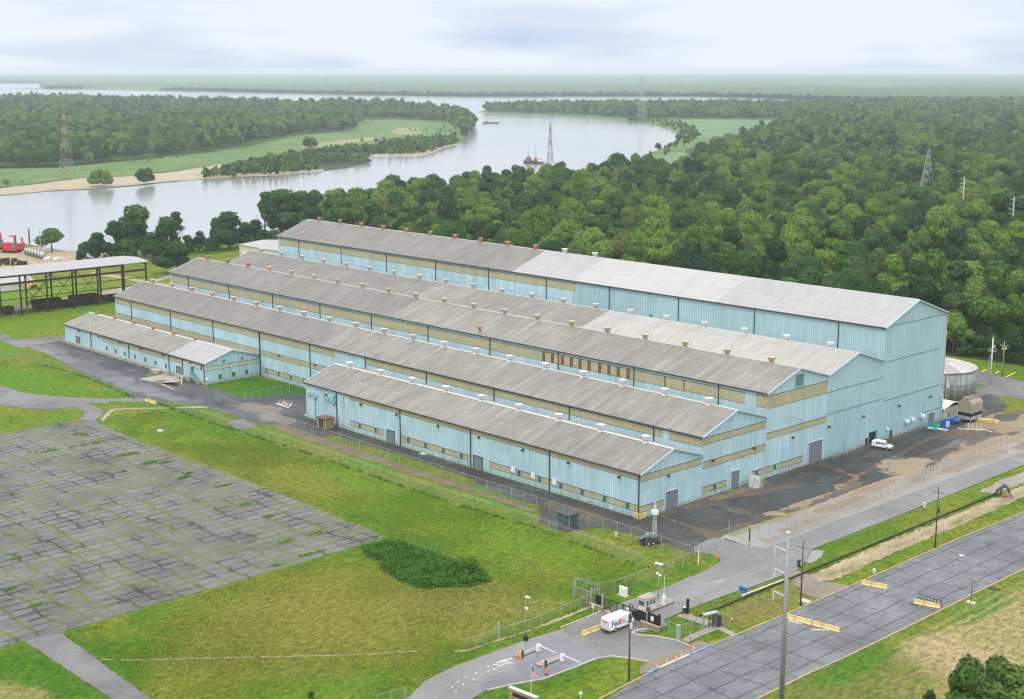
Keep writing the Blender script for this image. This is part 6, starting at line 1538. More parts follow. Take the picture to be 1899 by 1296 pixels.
for px, py, h_, l in ((1143, 995, .95, 'white marker post on the grass behind the fence'), (1714.5, 941, 1.2, 'small pale hydrant box by the road'), (1621, 1063, .9, 'small grey valve box in the grass by the lot'), (1481, 1052, 1.6, 'dark mailbox at the road edge left of the wooden pole'), (390, 709, 1.0, 'white wall meter')):
    if 'meter' in l: continue
    o = MB().box(-.22, .22, -.22, .22, 0, h_ * .7).box(-.28, .28, -.28, .28, h_ * .7, h_).build('utility_box', M['dark_metal'] if 'dark' in l else M['vent_white'], loc=G(px, py)); prop(o, l, 'utility box')

# long dark low wall beside the road
A = G(1297, 1144); B = G(1850, 917)
r = empty('low_wall', (A[0], A[1], 0), 0, 'long dark low wall with a rusty edge running beside the road', 'wall')
Lw = B[1] - A[1]; MB().box(-.13, .13, 0, Lw, 0, .36).build('wall', M['dark_metal'], r); MB().box(-.16, .16, 0, Lw, .36, .42).build('coping', M['frame_brown'], r)
p = G(1408, 1084); A2_ = Vector(G(1376, 1108)); B2_ = Vector(G(1452, 1079))
o = MB().box(0, (B2_ - A2_).length, -.15, .15, .05, .5).build('handrail', M['offwhite'], loc=A2_); o.rotation_euler = (0, 0, math.atan2(B2_.y - A2_.y, B2_.x - A2_.x)); prop(o, 'pale slanting concrete edge beside the long dark wall', 'kerb')
# scrap dish on the right
r = empty('scrap_shelter', G(1864, 921), .5, 'dark weathered frame with a canvas hood on the gravel by the right edge', 'scrap')
mb = MB(); 
for x, y in ((-1.6, -.8), (1.6, -.8), (1.2, .9), (-1.2, .9)): mb.tube((x, y, 0), (x * .6, y * .6, 1.9), .09, n=5)
mb.tube((-1.6, -.8, .3), (1.6, -.8, .3), .08, n=5); mb.tube((1.2, .9, .4), (-1.2, .9, .4), .08, n=5); mb.build('frame', M['rust'], r)
mb = MB(); mb.prism([(-2.3, 1.0), (-.4, 2.9), (.5, 2.6), (.9, 1.3), (.6, 1.3), (.2, 2.4), (-.4, 2.6), (-2.1, .9)], 'y', -1.3, 1.2); mb.build('hood', M['dark_metal'], r)
# timber frame in the grass yard behind shed A, scrap by the annex dock
r = empty('timber_scrap', G(530, 753), 0, 'broken pale timber frame on the dark yard left of the blue wall', 'scrap')
mb = MB()
for k in range(7): mb.tube((-4 + k * 1.2, RND.uniform(-1, 1), 0), (-4 + k * 1.2 + RND.uniform(-.2, .2), RND.uniform(-1, 1), RND.uniform(1.2, 2.2)), .09, n=4)
mb.box(-3.5, 3.2, -1.2, -.9, .1, .6); mb.box(-2.4, 2.2, .6, .9, .3, .6); mb.build('upright', M['offwhite'], r)
MB().box(-3, 2.6, -.9, .6, 0, .25).build('base', M['rust'], r)
r = empty('loading_ramp', G(318, 712), 0.25, 'collapsed grey dock plate and scrap in the pit by the annex stair', 'scrap')
mb = MB(); mb.prism([(-3.6, .2), (3.4, 1.3), (3.4, 1.5), (-3.6, .4)], 'y', -1.2, 1.2); mb.prism([(-5.2, .4), (-1.2, .8), (-1.2, 1.0), (-5.2, .6)], 'y', 1.6, 3.0); mb.build('plate', M['vent_grey'], r)
mb = MB()
for k in range(8): x = -3.4 + k; mb.tube((x, -1.1, 0), (x, -1.1, 1.0), .1, n=4)
mb.build('trestle', M['dark_metal'], r); MB().tube((3.8, .5, 0), (3.2, 1.8, 2.3), .2, n=5).build('strut', M['yellow_conc'], r)
o = MB().box(0, 9.5, -.12, .12, 0, .35).build('kerb_edge', M['conc_pale'], loc=G(300, 713.5)); B = Vector(G(330, 726)); A = Vector(G(300, 713.5)); o.rotation_euler = (0, 0, math.atan2(B.y - A.y, B.x - A.x)); prop(o, 'pale concrete edge of the pit in front of the annex', 'kerb')
prop_mesh('work_platform', MB().box(-1.6, 1.6, -.7, .7, .8, .95).tube((-1.5, -.6, 0), (-1.5, -.6, .8), .06).tube((1.5, -.6, 0), (1.5, -.6, .8), .06).tube((1.5, .6, 0), (1.5, .6, .8), .06).tube((-1.5, .6, 0), (-1.5, .6, .8), .06), M['trim_teal'], (-401.3, 229.4, 0), 'small teal platform beside the annex stair', 'platform')

# ------------------------------------------------------------------ poles and lamps
def pole(px, py, ytop, r0, mat, label, cat='utility pole', name='utility_pole', z=0.0):
    b = G(px, py, z); h = hgt(b, ytop); r = empty(name, b, 0, label, cat)
    MB().tube((0, 0, 0), (0, 0, h), r0, r0 * .62, n=10).build('pole', mat, r, True); return r, h
r, h = pole(1447.5, 1345, 989, .42, M['pole_steel'], 'very tall grey steel transmission pole with three pale arms', 'transmission pole', 'transmission_pole')
bz = r.location
for yy in (1022, 1064, 1106):
    z = hgt(tuple(bz), yy)
    a = MB(); a.tube((-.2, 0, z), (-2.3, 0, z + .25), .10, .07, n=6); o = a.build('arm', M['vent_white'], r)
    i_ = MB(); i_.tube((-2.3, 0, z + .25), (-2.3, 0, z - 1.35), .07, n=6)
    for k in range(5): i_.lathe((-2.3, 0, z - .2 - k * .2), [(.05, 0), (.13, .03), (.05, .06)], 8)
    i_.build('insulator', M['vent_white'], o)
MB().lathe((0, 0, h), [(.3, 0), (.3, .25), (.1, .3)], 10).build('cap', M['vent_white'], r)
def crossarm(r, z, w, rz=0.0, m='pole_wood', ins=True, axis='x'):
    mb = MB(); d = Vector((math.cos(rz), math.sin(rz), 0)); 
    mb.tube(tuple(-d * w / 2 + Vector((0, 0, z))), tuple(d * w / 2 + Vector((0, 0, z))), .08, n=4)
    o = mb.build('crossarm', M[m], r)
    if ins:
        im = MB()
        for t in (-.45, -.2, .2, .45): q = d * w * t; im.lathe((q.x, q.y, z + .06), [(.05, 0), (.09, .1), (.05, .24), (.02, .28)], 8)
        im.build('insulator', M['vent_grey'], o)
WIRE = []
PT = {}
for key, px, py, yt, l in (('a', 1484.7, 1124, 1003, 'dark wooden power pole with a crossarm beside the road junction'), ('b', 1734, 1016, 902, 'dark wooden power pole with a crossarm on the grass strip at the right'), ('c', 1166.3, 1262, 1118, 'dark wooden power pole right of the delivery truck with a white transformer')):
    r, h = pole(px, py, yt, .16, M['pole_wood'], l)
    crossarm(r, h - 1.3, 2.6, math.radians(5 if key != 'c' else 60)); PT[key] = (r, h)
    if key != 'a':
        zz = h * (.72 if key == 'c' else .62)
        mb = MB(); mb.tube((.38, -.1, zz - .5), (.38, -.1, zz + .4), .26, n=10); mb.build('transformer_can', M['vent_white'] if key == 'c' else M['dark_metal'], r)
    if key == 'c':
        for dz in (3.4, 4.1): crossarm(r, h - dz, 1.4, 0.4, ins=False)
    if key == 'a': MB().tube((0, 0, h), (0, 0, h + .01), .05).build('tip', M['grey_metal'], r)
r, h = pole(975, 1188, 1106, .10, M['galv_post'], 'slim lamp post with a single flat head beside the field road', 'lamp post', 'street_lamp')
MB().box(-.1, .9, -.22, .22, h - .1, h + .08).build('lamp_head', M['lamp_white'], r); MB().tube((0, 0, 0), (0, 0, .9), .42, n=12).build('base', M['black'], r); MB().box(.05, .5, -.15, .15, h * .72, h * .76).build('camera', M['white'], r)
r, h = pole(1220.5, 1116, 1046, .10, M['galv_post'], 'lamp post with two white heads behind the guard booth', 'lamp post', 'street_lamp')
for s in (-1, 1): MB().lathe((s * .5, 0, h - .1), [(.1, 0), (.42, .12), (.42, .24), (.2, .32)], 12).build('lamp_head', M['lamp_white'], r)
MB().tube((-.5, 0, h - .12), (.5, 0, h - .12), .05, n=5).build('arm', M['galv_post'], r); MB().box(-.6, -.1, -.15, .15, h * .72, h * .76).box(.1, .6, -.15, .15, h * .70, h * .74).build('camera', M['white'], r)
r, h = pole(1801, 1118, 1043, .13, M['pole_steel'], 'grey street lamp with a curved arm on the lot edge', 'lamp post', 'street_lamp')
mb = MB(); pr = (0, 0, h)
for k in range(1, 7): a = k / 6; q = (-1.9 * a, -.6 * a, h + 1.0 * math.sin(a * 1.3)); mb.tube(pr, q, .06, n=5); pr = q
mb.build('arm', M['pole_steel'], r); MB().box(pr[0] - .8, pr[0] + .1, pr[1] - .16, pr[1] + .16, pr[2] - .1, pr[2] + .08).build('lamp_head', M['lamp_white'], r)
MB().box(-.9, .9, -.5, .5, 0, .2).build('base', M['conc_pale'], r)
r, h = pole(383.7, 756.5, 675, .14, M['galv_post'], 'tall white lamp pole between the annex gable and the field', 'lamp post', 'street_lamp')
MB().box(.1, 1.0, -.2, .2, h * .66, h * .69).build('lamp_head', M['lamp_white'], r); MB().box(-.35, .35, -.35, .35, 0, .35).build('base', M['conc_pale'], r)
r, h = pole(1836, 713, 625, .30, M['vent_white'], 'pale steel pole with crossarms beyond the tank', 'utility pole'); MB().tube((-1.0, -.6, 0), (-.5, -.3, h * .62), .16, .14, n=8).build('stub_pole', M['galv_post'], r)
for z in (.74, .70): crossarm(r, h * z, 2.6, .2, 'vent_grey')
MB().tube((.5, .2, h * .78), (.5, .2, h * .83), .3, n=8).build('transformer_can', M['vent_grey'], r)
r, h = pole(1858.5, 698, 632, .22, M['tan'], 'weathered wooden pole with transformers beyond the tank, right one of two', 'utility pole')
crossarm(r, h * .86, 2.8, .2, 'vent_grey'); MB().tube((.5, .2, h * .76), (.5, .2, h * .82), .3, n=8).tube((-.5, .2, h * .74), (-.5, .2, h * .8), .3, n=8).build('transformer_can', M['vent_grey'], r); MB().tube((0, 0, .3), (0, 0, 1.6), .3, n=8).build('marker_band', M['rust'], r)
for px, py, yt, l in ((1782, 386, 328, 'white steel pole with three arms rising from the forest, left one of two'), (1873, 430, 365, 'white steel pole with three arms rising from the forest near the right edge')):
    r, h = pole(px, py + 50, yt, .34, M['vent_white'], l, 'transmission pole', 'transmission_pole')
    for k in (0, 1, 2, 3): MB().tube((0, 0, h - 1.5 - k * 2.6), (-2.0, -1.0, h - 1.1 - k * 2.6), .13, n=5).build('arm', M['vent_white'], r)
def pylon(base, h, w, mats, label, arms=(0.8, .9), aw=7.0, rz=0.6, th=.16, striped=False):
    r = empty('pylon', base, rz, label, 'pylon')
    n = 9; zs = [h * (1 - (1 - k / n) ** 1.25) for k in range(n + 1)]
    def hw(z): t = z / h; return w * (1 - t) ** 1.15 + w * .09
    segs = [MB(), MB()]
    for k in range(n):
        z0, z1 = zs[k], zs[k + 1]; a, b = hw(z0), hw(z1); s = segs[(k % 2) if striped else 0]
        c0 = [(a, a, z0), (-a, a, z0), (-a, -a, z0), (a, -a, z0)]; c1 = [(b, b, z1), (-b, b, z1), (-b, -b, z1), (b, -b, z1)]
        for i in range(4):
            j = (i + 1) % 4; s.tube(c0[i], c1[i], th, n=4); s.tube(c0[i], c1[j], th * .6, n=4); s.tube(c0[j], c1[i], th * .6, n=4); s.tube(c1[i], c1[j], th * .6, n=4)
    segs[0].build('lattice_tower', mats[0], r)
    if striped: segs[1].build('lattice_tower', mats[1], r)
    for t in arms:
        mb = MB(); z = h * t
        for s in (-1, 1):
            mb.tube((0, 0, z + h * .03), (s * aw, 0, z), th * .8, n=4); mb.tube((0, 0, z - h * .02), (s * aw, 0, z), th * .8, n=4); mb.tube((s * aw, 0, z), (s * aw, 0, z - h * .035), th * .5, n=4)
        mb.build('crossarm', mats[0], r)
    return r
def py_(px, py, yt): b = G(px, py); return b, hgt(b, yt)
M['py_red'] = simple('faded_red_steel', (0.24, 0.12, 0.095), .8, .1); M['py_grey'] = simple('pale_pylon_steel', (0.36, 0.37, 0.38), .7, .1)
b, h = py_(125, 330, 203); pylon(b, h, 5.0, (M['py_red'], M['py_grey']), 'red and pale grey lattice tower on the far meadow at the left', (), 0, .5, .17, True)
b, h = py_(1020, 345, 228); pylon(b, h, 3.4, (M['py_grey'], M['py_red']), 'slim reddish lattice tower in front of the river at the centre', (), 0, .5, .16, True)
b, h = py_(607, 194, 142); pylon(b, h, 9, (M['py_grey'],), 'faint far lattice pylon beyond the left woods', (.78,), 8, 2.0, .24)
b, h = py_(1189, 226, 140); pylon(b, h, 8, (M['py_grey'],), 'tall hazy lattice pylon on the far right peninsula', (.80, .9), 7, 1.2, .22)
b, h = py_(1716, 388, 276); pylon(b, h, 6.5, (M['py_grey'],), 'grey lattice pylon rising from the forest at the right', (.62, .76, .88), 6.5, 2.2, .13)
b, h = py_(1715, 200, 140) if False else (None, None)
# wires
def wire(a, b, sag, r=.014, label=None):
    a, b = Vector(a), Vector(b); n = 14; mb = MB(a); p0 = a
    for k in range(1, n + 1):
        t = k / n; p = a + (b - a) * t; p.z -= sag * 4 * t * (1 - t); mb.tube(p0, p, r, n=3, cap=False); p0 = p
    return mb.build('power_line', M['grey_metal'], loc=a), label
def top(k, dx, dz): r, h = PT[k]; return (r.location[0] + dx, r.location[1], h - dz)
for i, dx in enumerate((-1.1, 0, 1.1)):
    for p, q, s, l in ((top('a', dx, 1.2), top('b', dx, 1.2), 1.0, 'thin overhead wire between the two wooden poles by the road'), (top('c', dx * .6, 1.2), top('a', dx, 1.2), .9, 'thin overhead wire from the truck-side pole to the junction pole')):
        o, _ = wire(p, q, s); prop(o, l, 'power line', 'overhead wires by the road')
for a, b, s in ((top('c', 0, 3.5), (-163, 100, 9.0), 1.0), (top('c', .5, 4.2), (-157, 95, 7.5), 1.0)):
    o, _ = wire(a, b, s); prop(o, 'thin overhead wire running from the truck-side pole off the bottom edge', 'power line', 'wires to the bottom edge')

# ------------------------------------------------------------------ vehicles
def text_obj(txt, size, mat, parent, loc, rot, name='lettering', bold=.02, ext=.008, space=1.0):
    cu = bpy.data.curves.new(name, 'FONT'); cu.body = txt; cu.size = size; cu.offset = bold; cu.extrude = ext; cu.space_character = space
    tmp = bpy.data.objects.new('tmp', cu); COL.objects.link(tmp)
    bpy.context.view_layer.update()
    me = bpy.data.meshes.new_from_object(tmp.evaluated_get(bpy.context.evaluated_depsgraph_get()))
    w = max((v.co.x for v in me.vertices), default=0)
    bpy.data.objects.remove(tmp); me.materials.clear(); me.materials.append(mat)
    o = bpy.data.objects.new(name, me); COL.objects.link(o); o.parent = parent; o.location = loc; o.rotation_euler = rot
    return o, w
A = Vector(G(1131, 1177)); B = Vector(G(1168, 1162))
LT, WT, HT = 6.6, 2.15, 2.75
tk = empty('delivery_truck', (A.x - WT / 2, A.y + LT / 2, .1), math.radians(90), 'white delivery step van with large purple and red lettering at the gate', 'truck')
# x forward (world +y), y left (world -x)
mb = MB()
w = WT / 2; xb0, xb1 = -LT / 2, LT / 2 - 1.75
mb.prism([(-w, .55), (w, .55), (w, HT - .14), (w - .14, HT), (-w + .14, HT), (-w, HT - .14)], 'x', xb0, xb1)
mb.build('cargo_body', M['vehicle_white'], tk)
mb = MB(); mb.prism([(xb1 + .01, .6), (LT / 2 - .05, .6), (LT / 2, 1.25), (LT / 2 - .45, 1.45), (LT / 2 - .85, HT - .25), (xb1 + .01, HT - .1)], 'y', -w + .05, w - .05); cab = mb.build('cab', M['vehicle_white'], tk)
mb = MB()
for s in (-1, 1): mb.prism([(xb1 + .2, .75), (xb1 + .95, .75), (xb1 + .95, HT - .4), (xb1 + .2, HT - .4)], 'y', s * (w - .03) - .01, s * (w - .03) + .01)
mb.build('door_opening', M['black'], cab)
mb = MB(); q = [(LT / 2 - .47, 1.5), (LT / 2 - .82, HT - .35)]; mb.face([(q[0][0] + .03, -w + .2, q[0][1]), (q[0][0] + .03, w - .2, q[0][1]), (q[1][0] + .03, w - .2, q[1][1]), (q[1][0] + .03, -w + .2, q[1][1])]); mb.build('windscreen', M['glass'], cab)
for x in (-1.75, 2.1):
    for s in (-1, 1):
        wv = MB().tube((x, s * (w - .22), .42), (x, s * (w + .01), .42), .42, n=18).build('wheel', M['black'], tk); MB().tube((x, s * (w - .05), .42), (x, s * (w + .03), .42), .2, n=12).build('rim', M['vent_grey'], wv)
MB().box(xb0 - .32, xb0 + .02, -w + .1, w - .1, .42, .58).build('rear_bumper', M['black'], tk)
mb = MB(); mb.box(xb0 - .03, xb0 - .005, -w + .18, w - .18, .7, 2.25)
for k in range(7): mb.box(xb0 - .045, xb0 - .032, -w + .2, w - .2, .75 + k * .21, .92 + k * .21)
rd = mb.build('rear_door', M['vent_white'], tk)
for s in (-1, 1): MB().box(xb0 - .05, xb0 - .005, s * (w - .1) - .06, s * (w - .1) + .06, .65, .95).build('tail_light', M['red_vinyl'], tk)
MB().box(-LT/2 + .3, xb1 - .2, -.35, .35, HT + .005, HT + .06).build('roof_hatch', M['pane_teal'], tk).data.materials[0] = M['vent_white']
# lettering: right side (world +x = local -y), reading toward the front
o, wd = text_obj('Fed', 1.42, M['purple'], tk, (xb0 + .45, -w - .012, 1.18), (math.radians(90), 0, 0), bold=.028, space=1.06)
o, wd2 = text_obj('Ex', 1.42, M['red_vinyl'], tk, (xb0 + .45 + wd + .07, -w - .012, 1.18), (math.radians(90), 0, 0), bold=.028, space=1.04)
o, wd = text_obj('Fed', .52, M['black_vinyl'], rd, (xb0 - .06, w - .45, 2.32 - .45), (math.radians(90), 0, math.radians(-90)), bold=.015)
o, wd2 = text_obj('Ex', .52, M['orange_vinyl'], rd, (xb0 - .06, w - .45 - wd - .02, 2.32 - .45), (math.radians(90), 0, math.radians(-90)), bold=.015)
for s in (-1, 1): MB().box(LT / 2 - 1.1, LT / 2 - .95, s * (w + .15) - .08, s * (w + .15) + .08, 1.5, 1.95).build('mirror', M['black'], tk)

A = Vector(G(1616.5, 830)); B = Vector(G(1651, 835.5)); d = (B - A).normalized(); LV = (B - A).length * 1.06
vn = empty('van', ((A + B) / 2 + Vector((-d.y, d.x, 0)) * .95), math.atan2(d.y, d.x), 'white passenger van parked on the dark asphalt beside the truck door', 'van'); vn.location.z = .06
h2 = LV / 2
mb = MB(); prof = [(-h2, .45), (h2 - .1, .4), (h2, .75), (h2 - .05, 1.0), (h2 - 1.15, 1.22), (h2 - 1.95, 1.95), (h2 - 2.3, 2.05), (-h2 + .35, 2.08), (-h2 + .05, 1.9)]
mb.prism(prof, 'y', -.95, .95); vb = mb.build('body', M['vehicle_white'], vn)
bev = vb.modifiers.new('bevel', 'BEVEL'); bev.width = .12; bev.segments = 3
mb = MB()
for s in (-1, 1):
    for a, b in ((-1.5, -.95), (-.8, -.25), (-.1, .45)): mb.box(a, b, s * .955 - .012, s * .955 + .012, 1.3, 1.75)
    y_ = s * .955; mb.prism([(.65, 1.3), (h2 - 1.35, 1.3), (h2 - 1.95, 1.8), (.65, 1.8)], 'y', y_ - .012, y_ + .012)
mb.build('side_window', M['glass'], vb)
mb = MB(); mb.face([(h2 - 1.13, -.8, 1.28), (h2 - 1.13, .8, 1.28), (h2 - 1.88, .75, 1.9), (h2 - 1.88, -.75, 1.9)]); mb.build('windscreen', M['glass'], vb)
MB().box(-h2 - .012, -h2 + .05, -.7, .7, 1.3, 1.75).build('rear_window', M['glass'], vb)
MB().box(h2 - .03, h2 + .03, -.75, .75, .6, .85).build('grille', M['dark_metal'], vb)
for s in (-1, 1): MB().box(h2 - .05, h2 + .02, s * .78 - .12, s * .78 + .12, .68, .88).build('headlight', M['vent_white'], vn)
for x in (-h2 + 1.15, h2 - 1.05):
    for s in (-1, 1):
        wv = MB().tube((x, s * .72, .36), (x, s * .97, .36), .37, n=16).build('wheel', M['black'], vn); MB().tube((x, s * .9, .36), (x, s * .985, .36), .19, n=10).build('hub_cap', M['vent_grey'], wv)
MB().box(h2 - .02, h2 + .1, -.9, .9, .38, .56).build('bumper', M['grey_metal'], vn)

# dredge barge on the river
r = empty('barge', G(990, 303, .3), .4, 'small red work barge with a mast on the river', 'boat'); r.scale = (.62, .62, .8)
MB().prism([(-16, 0), (14, 0), (19, 2.2), (-18, 2.2)], 'y', -5, 5).build('hull', M['frame_brown'], r)
MB().box(-13, -6, -3.5, 3.5, 2.2, 7.0).box(-12, -8, -2.5, 2.5, 7.0, 9.5).build('deckhouse', M['py_red'], r)
mb = MB(); mb.tube((3, 0, 2.2), (3, 0, 24), .45, .2, n=6); mb.tube((3, 0, 8), (16, 0, 4.5), .35, n=5); mb.tube((3, 0, 16), (16, 0, 4.5), .12, n=4); mb.build('mast', M['py_red'], r)
MB().prism([(-1, 2.2), (7, 2.2), (4, 7.5), (2, 7.5)], 'y', -2.5, 2.5).build('crane_house', M['py_red'], r)
r = empty('barge', G(948, 301, .3), .4, 'grey work boat moored just left of the red barge', 'boat')
r.location = G(982, 300, .3)
MB().prism([(-6, 0), (5, 0), (7, 1.6), (-6.5, 1.6)], 'y', -2.6, 2.6).build('hull', M['dark_metal'], r); MB().box(-5, 1, -2, 2, 1.6, 4.4).build('deckhouse', M['vent_grey'], r); MB().tube((-1, 0, 4.4), (-1, 0, 11), .2, n=5).build('mast', M['dark_metal'], r)
r = empty('barge', G(910, 228.5, .3), .2, 'tiny dark barge far up the river bend', 'boat'); MB().prism([(-15, 0), (15, 0), (17, 2), (-16, 2)], 'y', -4, 4).build('hull', M['dark_metal'], r); MB().box(-13, -9, -2, 2, 2, 5).build('deckhouse', M['vent_grey'], r)

# ------------------------------------------------------------------ people
def person(loc, rz, shirt, trousers, label, pose=0.0):
    """one continuous skinned body; x forward"""
    j = {}
    V = [(0, 0, .95), (0, 0, 1.15), (0, 0, 1.38), (0, 0, 1.50), (0.01, 0, 1.60), (0.02, 0, 1.70),
         (0, .19, 1.42), (.04 + pose, .25, 1.14), (.14 + pose, .22, .90), (0, -.19, 1.42), (.02 - pose, -.25, 1.14), (.10 - pose, -.24, .90),
         (0, .10, .90), (.05 + pose * .6, .11, .50), (-.02 + pose, .12, .08), (.14 + pose, .13, .04), (0, -.10, .90), (.03 - pose * .6, -.11, .50), (-.04 - pose, -.12, .08), (.12 - pose, -.13, .04),
         (.18 + pose, .21, .82), (.14 - pose, -.23, .82)]
    Eg = [(0, 1), (1, 2), (2, 3), (3, 4), (4, 5), (2, 6), (6, 7), (7, 8), (2, 9), (9, 10), (10, 11), (0, 12), (12, 13), (13, 14), (14, 15), (0, 16), (16, 17), (17, 18), (18, 19), (8, 20), (11, 21)]
    Rr = [.14, .13, .15, .06, .10, .09, .07, .05, .035, .07, .05, .035, .09, .065, .045, .04, .09, .065, .045, .04, .03, .03]
    me = bpy.data.meshes.new('body'); me.from_pydata(V, Eg, [])
    o = bpy.data.objects.new('person', me); COL.objects.link(o)
    sm = o.modifiers.new('skin', 'SKIN'); ss = o.modifiers.new('sub', 'SUBSURF'); ss.levels = 1; ss.render_levels = 1
    for i, rr in enumerate(Rr): me.skin_vertices[0].data[i].radius = (rr, rr)
    me.skin_vertices[0].data[0].use_root = True
    bpy.context.view_layer.update()
    m2 = bpy.data.meshes.new_from_object(o.evaluated_get(bpy.context.evaluated_depsgraph_get()))
    o.modifiers.clear(); o.data = m2
    m2.materials.clear()
    for m in (M['skin'], shirt, trousers, M['black'], M['brown_wood']): m2.materials.append(m)
    for p in m2.polygons:
        c = p.center
        p.material_index = 3 if c.z < .10 else 2 if (c.z < .96 and abs(c.y) < .19) else (4 if c.z > 1.68 or (c.z > 1.58 and c.x < -.03) else 0) if c.z > 1.47 else (0 if (c.z < 1.0 and abs(c.y) > .17) else 1)
        p.use_smooth = True
    o.location = loc; o.rotation_euler = (0, 0, rz); return prop(o, label, 'person', 'people on the gravel')
person(G(1718.7, 868.5, .08), 2.6, M['cloth_grey'], M['cloth_dark'], 'person in a pale top and dark trousers, left of the three on the gravel', .04)
person(G(1725, 868, .08), 2.9, M['cloth_dark'], M['cloth_dark'], 'person all in dark clothes, middle of the three on the gravel', .10)
person(G(1731, 867.5, .08), 1.8, M['cloth_red'], M['cloth_dark'], 'person in a maroon top, right of the three on the gravel', -.06)

# ------------------------------------------------------------------ vegetation
def crown_mesh(name, seed, H, R, nl, nleaf, leaf, mat, base=0.28, flat=0.75, top_bias=0.25):
    """many small leaf clumps over the surfaces of overlapping lobes, plus a rough inner body that closes the crown"""
    g = np.random.default_rng(seed)
    cz0 = H * base
    C_, Rr = [], []
    for i in range(nl):
        a = g.uniform(0, 2 * np.pi); t = g.uniform(0, 1) ** .7
        z = cz0 + (H - cz0) * (0.15 + 0.72 * t)
        env = R * (0.95 - 0.65 * max(0, t - .35) / .65) * (0.6 + .4 * min(1, t / .3))
        d = env * math.sqrt(g.uniform(0.05, 1)) * .72
        C_.append((d * math.cos(a), d * math.sin(a), z)); Rr.append(R * g.uniform(.22, .42) * (1.05 - .3 * t))
    C_.append((g.uniform(-.1, .1) * R, g.uniform(-.1, .1) * R, H - R * .36)); Rr.append(R * .38)
    C_ = np.array(C_); Rr = np.array(Rr)
    w = Rr ** 2; w /= w.sum()
    n = int(nleaf * 1.9)
    li = g.choice(len(Rr), n, p=w)
    u = g.normal(size=(n, 3)); u[:, 2] += top_bias; u /= np.linalg.norm(u, axis=1)[:, None]
    bumpy = 1 + .30 * np.sin(u[:, 0] * 6.5 + li) * np.sin(u[:, 1] * 7 + li * 2) * np.cos(u[:, 2] * 5 + li) + g.normal(0, .06, n)
    Pp = C_[li] + u * (Rr[li] * bumpy)[:, None] * np.array([1, 1, flat])
    # drop those buried inside other lobes
    keep = np.ones(n, bool)
    for k in range(len(Rr)):
        q = (Pp - C_[k]) / np.array([1, 1, flat]); inside = (np.linalg.norm(q, axis=1) < Rr[k] * .80) & (li != k)
        keep &= ~inside
    Pp, u, li = Pp[keep][:nleaf], u[keep][:nleaf], li[keep][:nleaf]
    n = len(Pp)
    nn = u + g.normal(0, .34, (n, 3)); nn /= np.linalg.norm(nn, axis=1)[:, None]
    a = np.cross(nn, g.normal(size=(n, 3))); a /= np.linalg.norm(a, axis=1)[:, None]; b = np.cross(nn, a)
    s = leaf * g.uniform(.55, 1.25, n)[:, None]
    k1 = g.uniform(.5, 1.0, n)[:, None]
    v = np.stack([Pp - a * s, Pp - b * s * k1 + nn * s * .25, Pp + a * s, Pp + b * s * k1 - nn * s * .12], 1).reshape(-1, 3)
    f = np.arange(n * 4).reshape(-1, 4)
    # inner body: coarse lobes
    iv, jf = [], []
    seg, rg = 8, 5
    off = len(v)
    for k in range(len(Rr)):
        for i in range(rg):
            ph = math.pi * (i + .5) / rg
            for j in range(seg):
                th = 2 * math.pi * j / seg
                r = Rr[k] * .66 * (1 + g.normal(0, .08))
                iv.append((C_[k][0] + r * math.sin(ph) * math.cos(th), C_[k][1] + r * math.sin(ph) * math.sin(th), C_[k][2] + r * flat * math.cos(ph)))
        b0 = off + k * rg * seg
        for i in range(rg - 1):
            for j in range(seg):
                j2 = (j + 1) % seg; jf.append((b0 + i * seg + j, b0 + (i + 1) * seg + j, b0 + (i + 1) * seg + j2, b0 + i * seg + j2))
        jf.append((b0, b0 + 2, b0 + 4, b0 + 6)); 
    V = np.vstack([v, np.array(iv)]); Fc = np.vstack([f, np.array(jf)])
    return np_mesh(name, V, Fc, mat)

def trunk_mesh(name, seed, H, r, limbs=4, base=0.5):
    g = random.Random(seed); mb = MB()
    p = Vector((0, 0, -.3)); rr = r; n = 6
    pts = [(p, rr)]
    for k in range(1, n + 1):
        q = Vector((g.uniform(-.2, .2) * k * .3, g.uniform(-.2, .2) * k * .3, H * .8 * k / n)); r2 = r * (1 - .75 * k / n)
        mb.tube(p, q, rr, r2, 7, cap=False); p, rr = q, r2; pts.append((p, rr))
    for k in range(limbs):
        i = g.randint(2, n - 1); p, rr = pts[i]; a = g.uniform(0, 6.28); L = H * g.uniform(.2, .34)
        m = p + Vector((math.cos(a) * L * .5, math.sin(a) * L * .5, L * .45)); q = m + Vector((math.cos(a) * L * .45, math.sin(a) * L * .45, L * .5))
        mb.tube(p, m, rr * .6, rr * .4, 5, cap=False); mb.tube(m, q, rr * .4, rr * .12, 5, cap=False)
    return mb.mesh(name, M['bark'], True)

SP = []     # crown, trunk, height
for i, (H, R, nl, mt) in enumerate(((21, 10.5, 15, 'leaf'), (18, 8.6, 11, 'leaf_warm'), (24, 10.6, 20, 'leaf'), (18, 11.0, 14, 'leaf'), (23, 6.6, 13, 'leaf_deep'), (14, 7.0, 9, 'leaf'), (21, 12.5, 24, 'leaf'), (19, 9.0, 12, 'leaf_deep'), (20, 9.5, 17, 'leaf_warm'), (25, 8.5, 15, 'leaf'))):
    SP.append((crown_mesh('crown', 100 + i, H, R, nl, 11000, .40, M[mt], base=.22 if i != 4 else .3, flat=.85), trunk_mesh('trunk', 40 + i, H, .34), H))
SPD = [(crown_mesh('crown', 300 + i, H, R, nl, 7000, .34, M['leaf_dark'], base=.02, flat=1.0), trunk_mesh('trunk', 60 + i, H, .3), H) for i, (H, R, nl) in enumerate(((17, 6.6, 22), (15, 6.0, 19), (19, 5.6, 20)))]
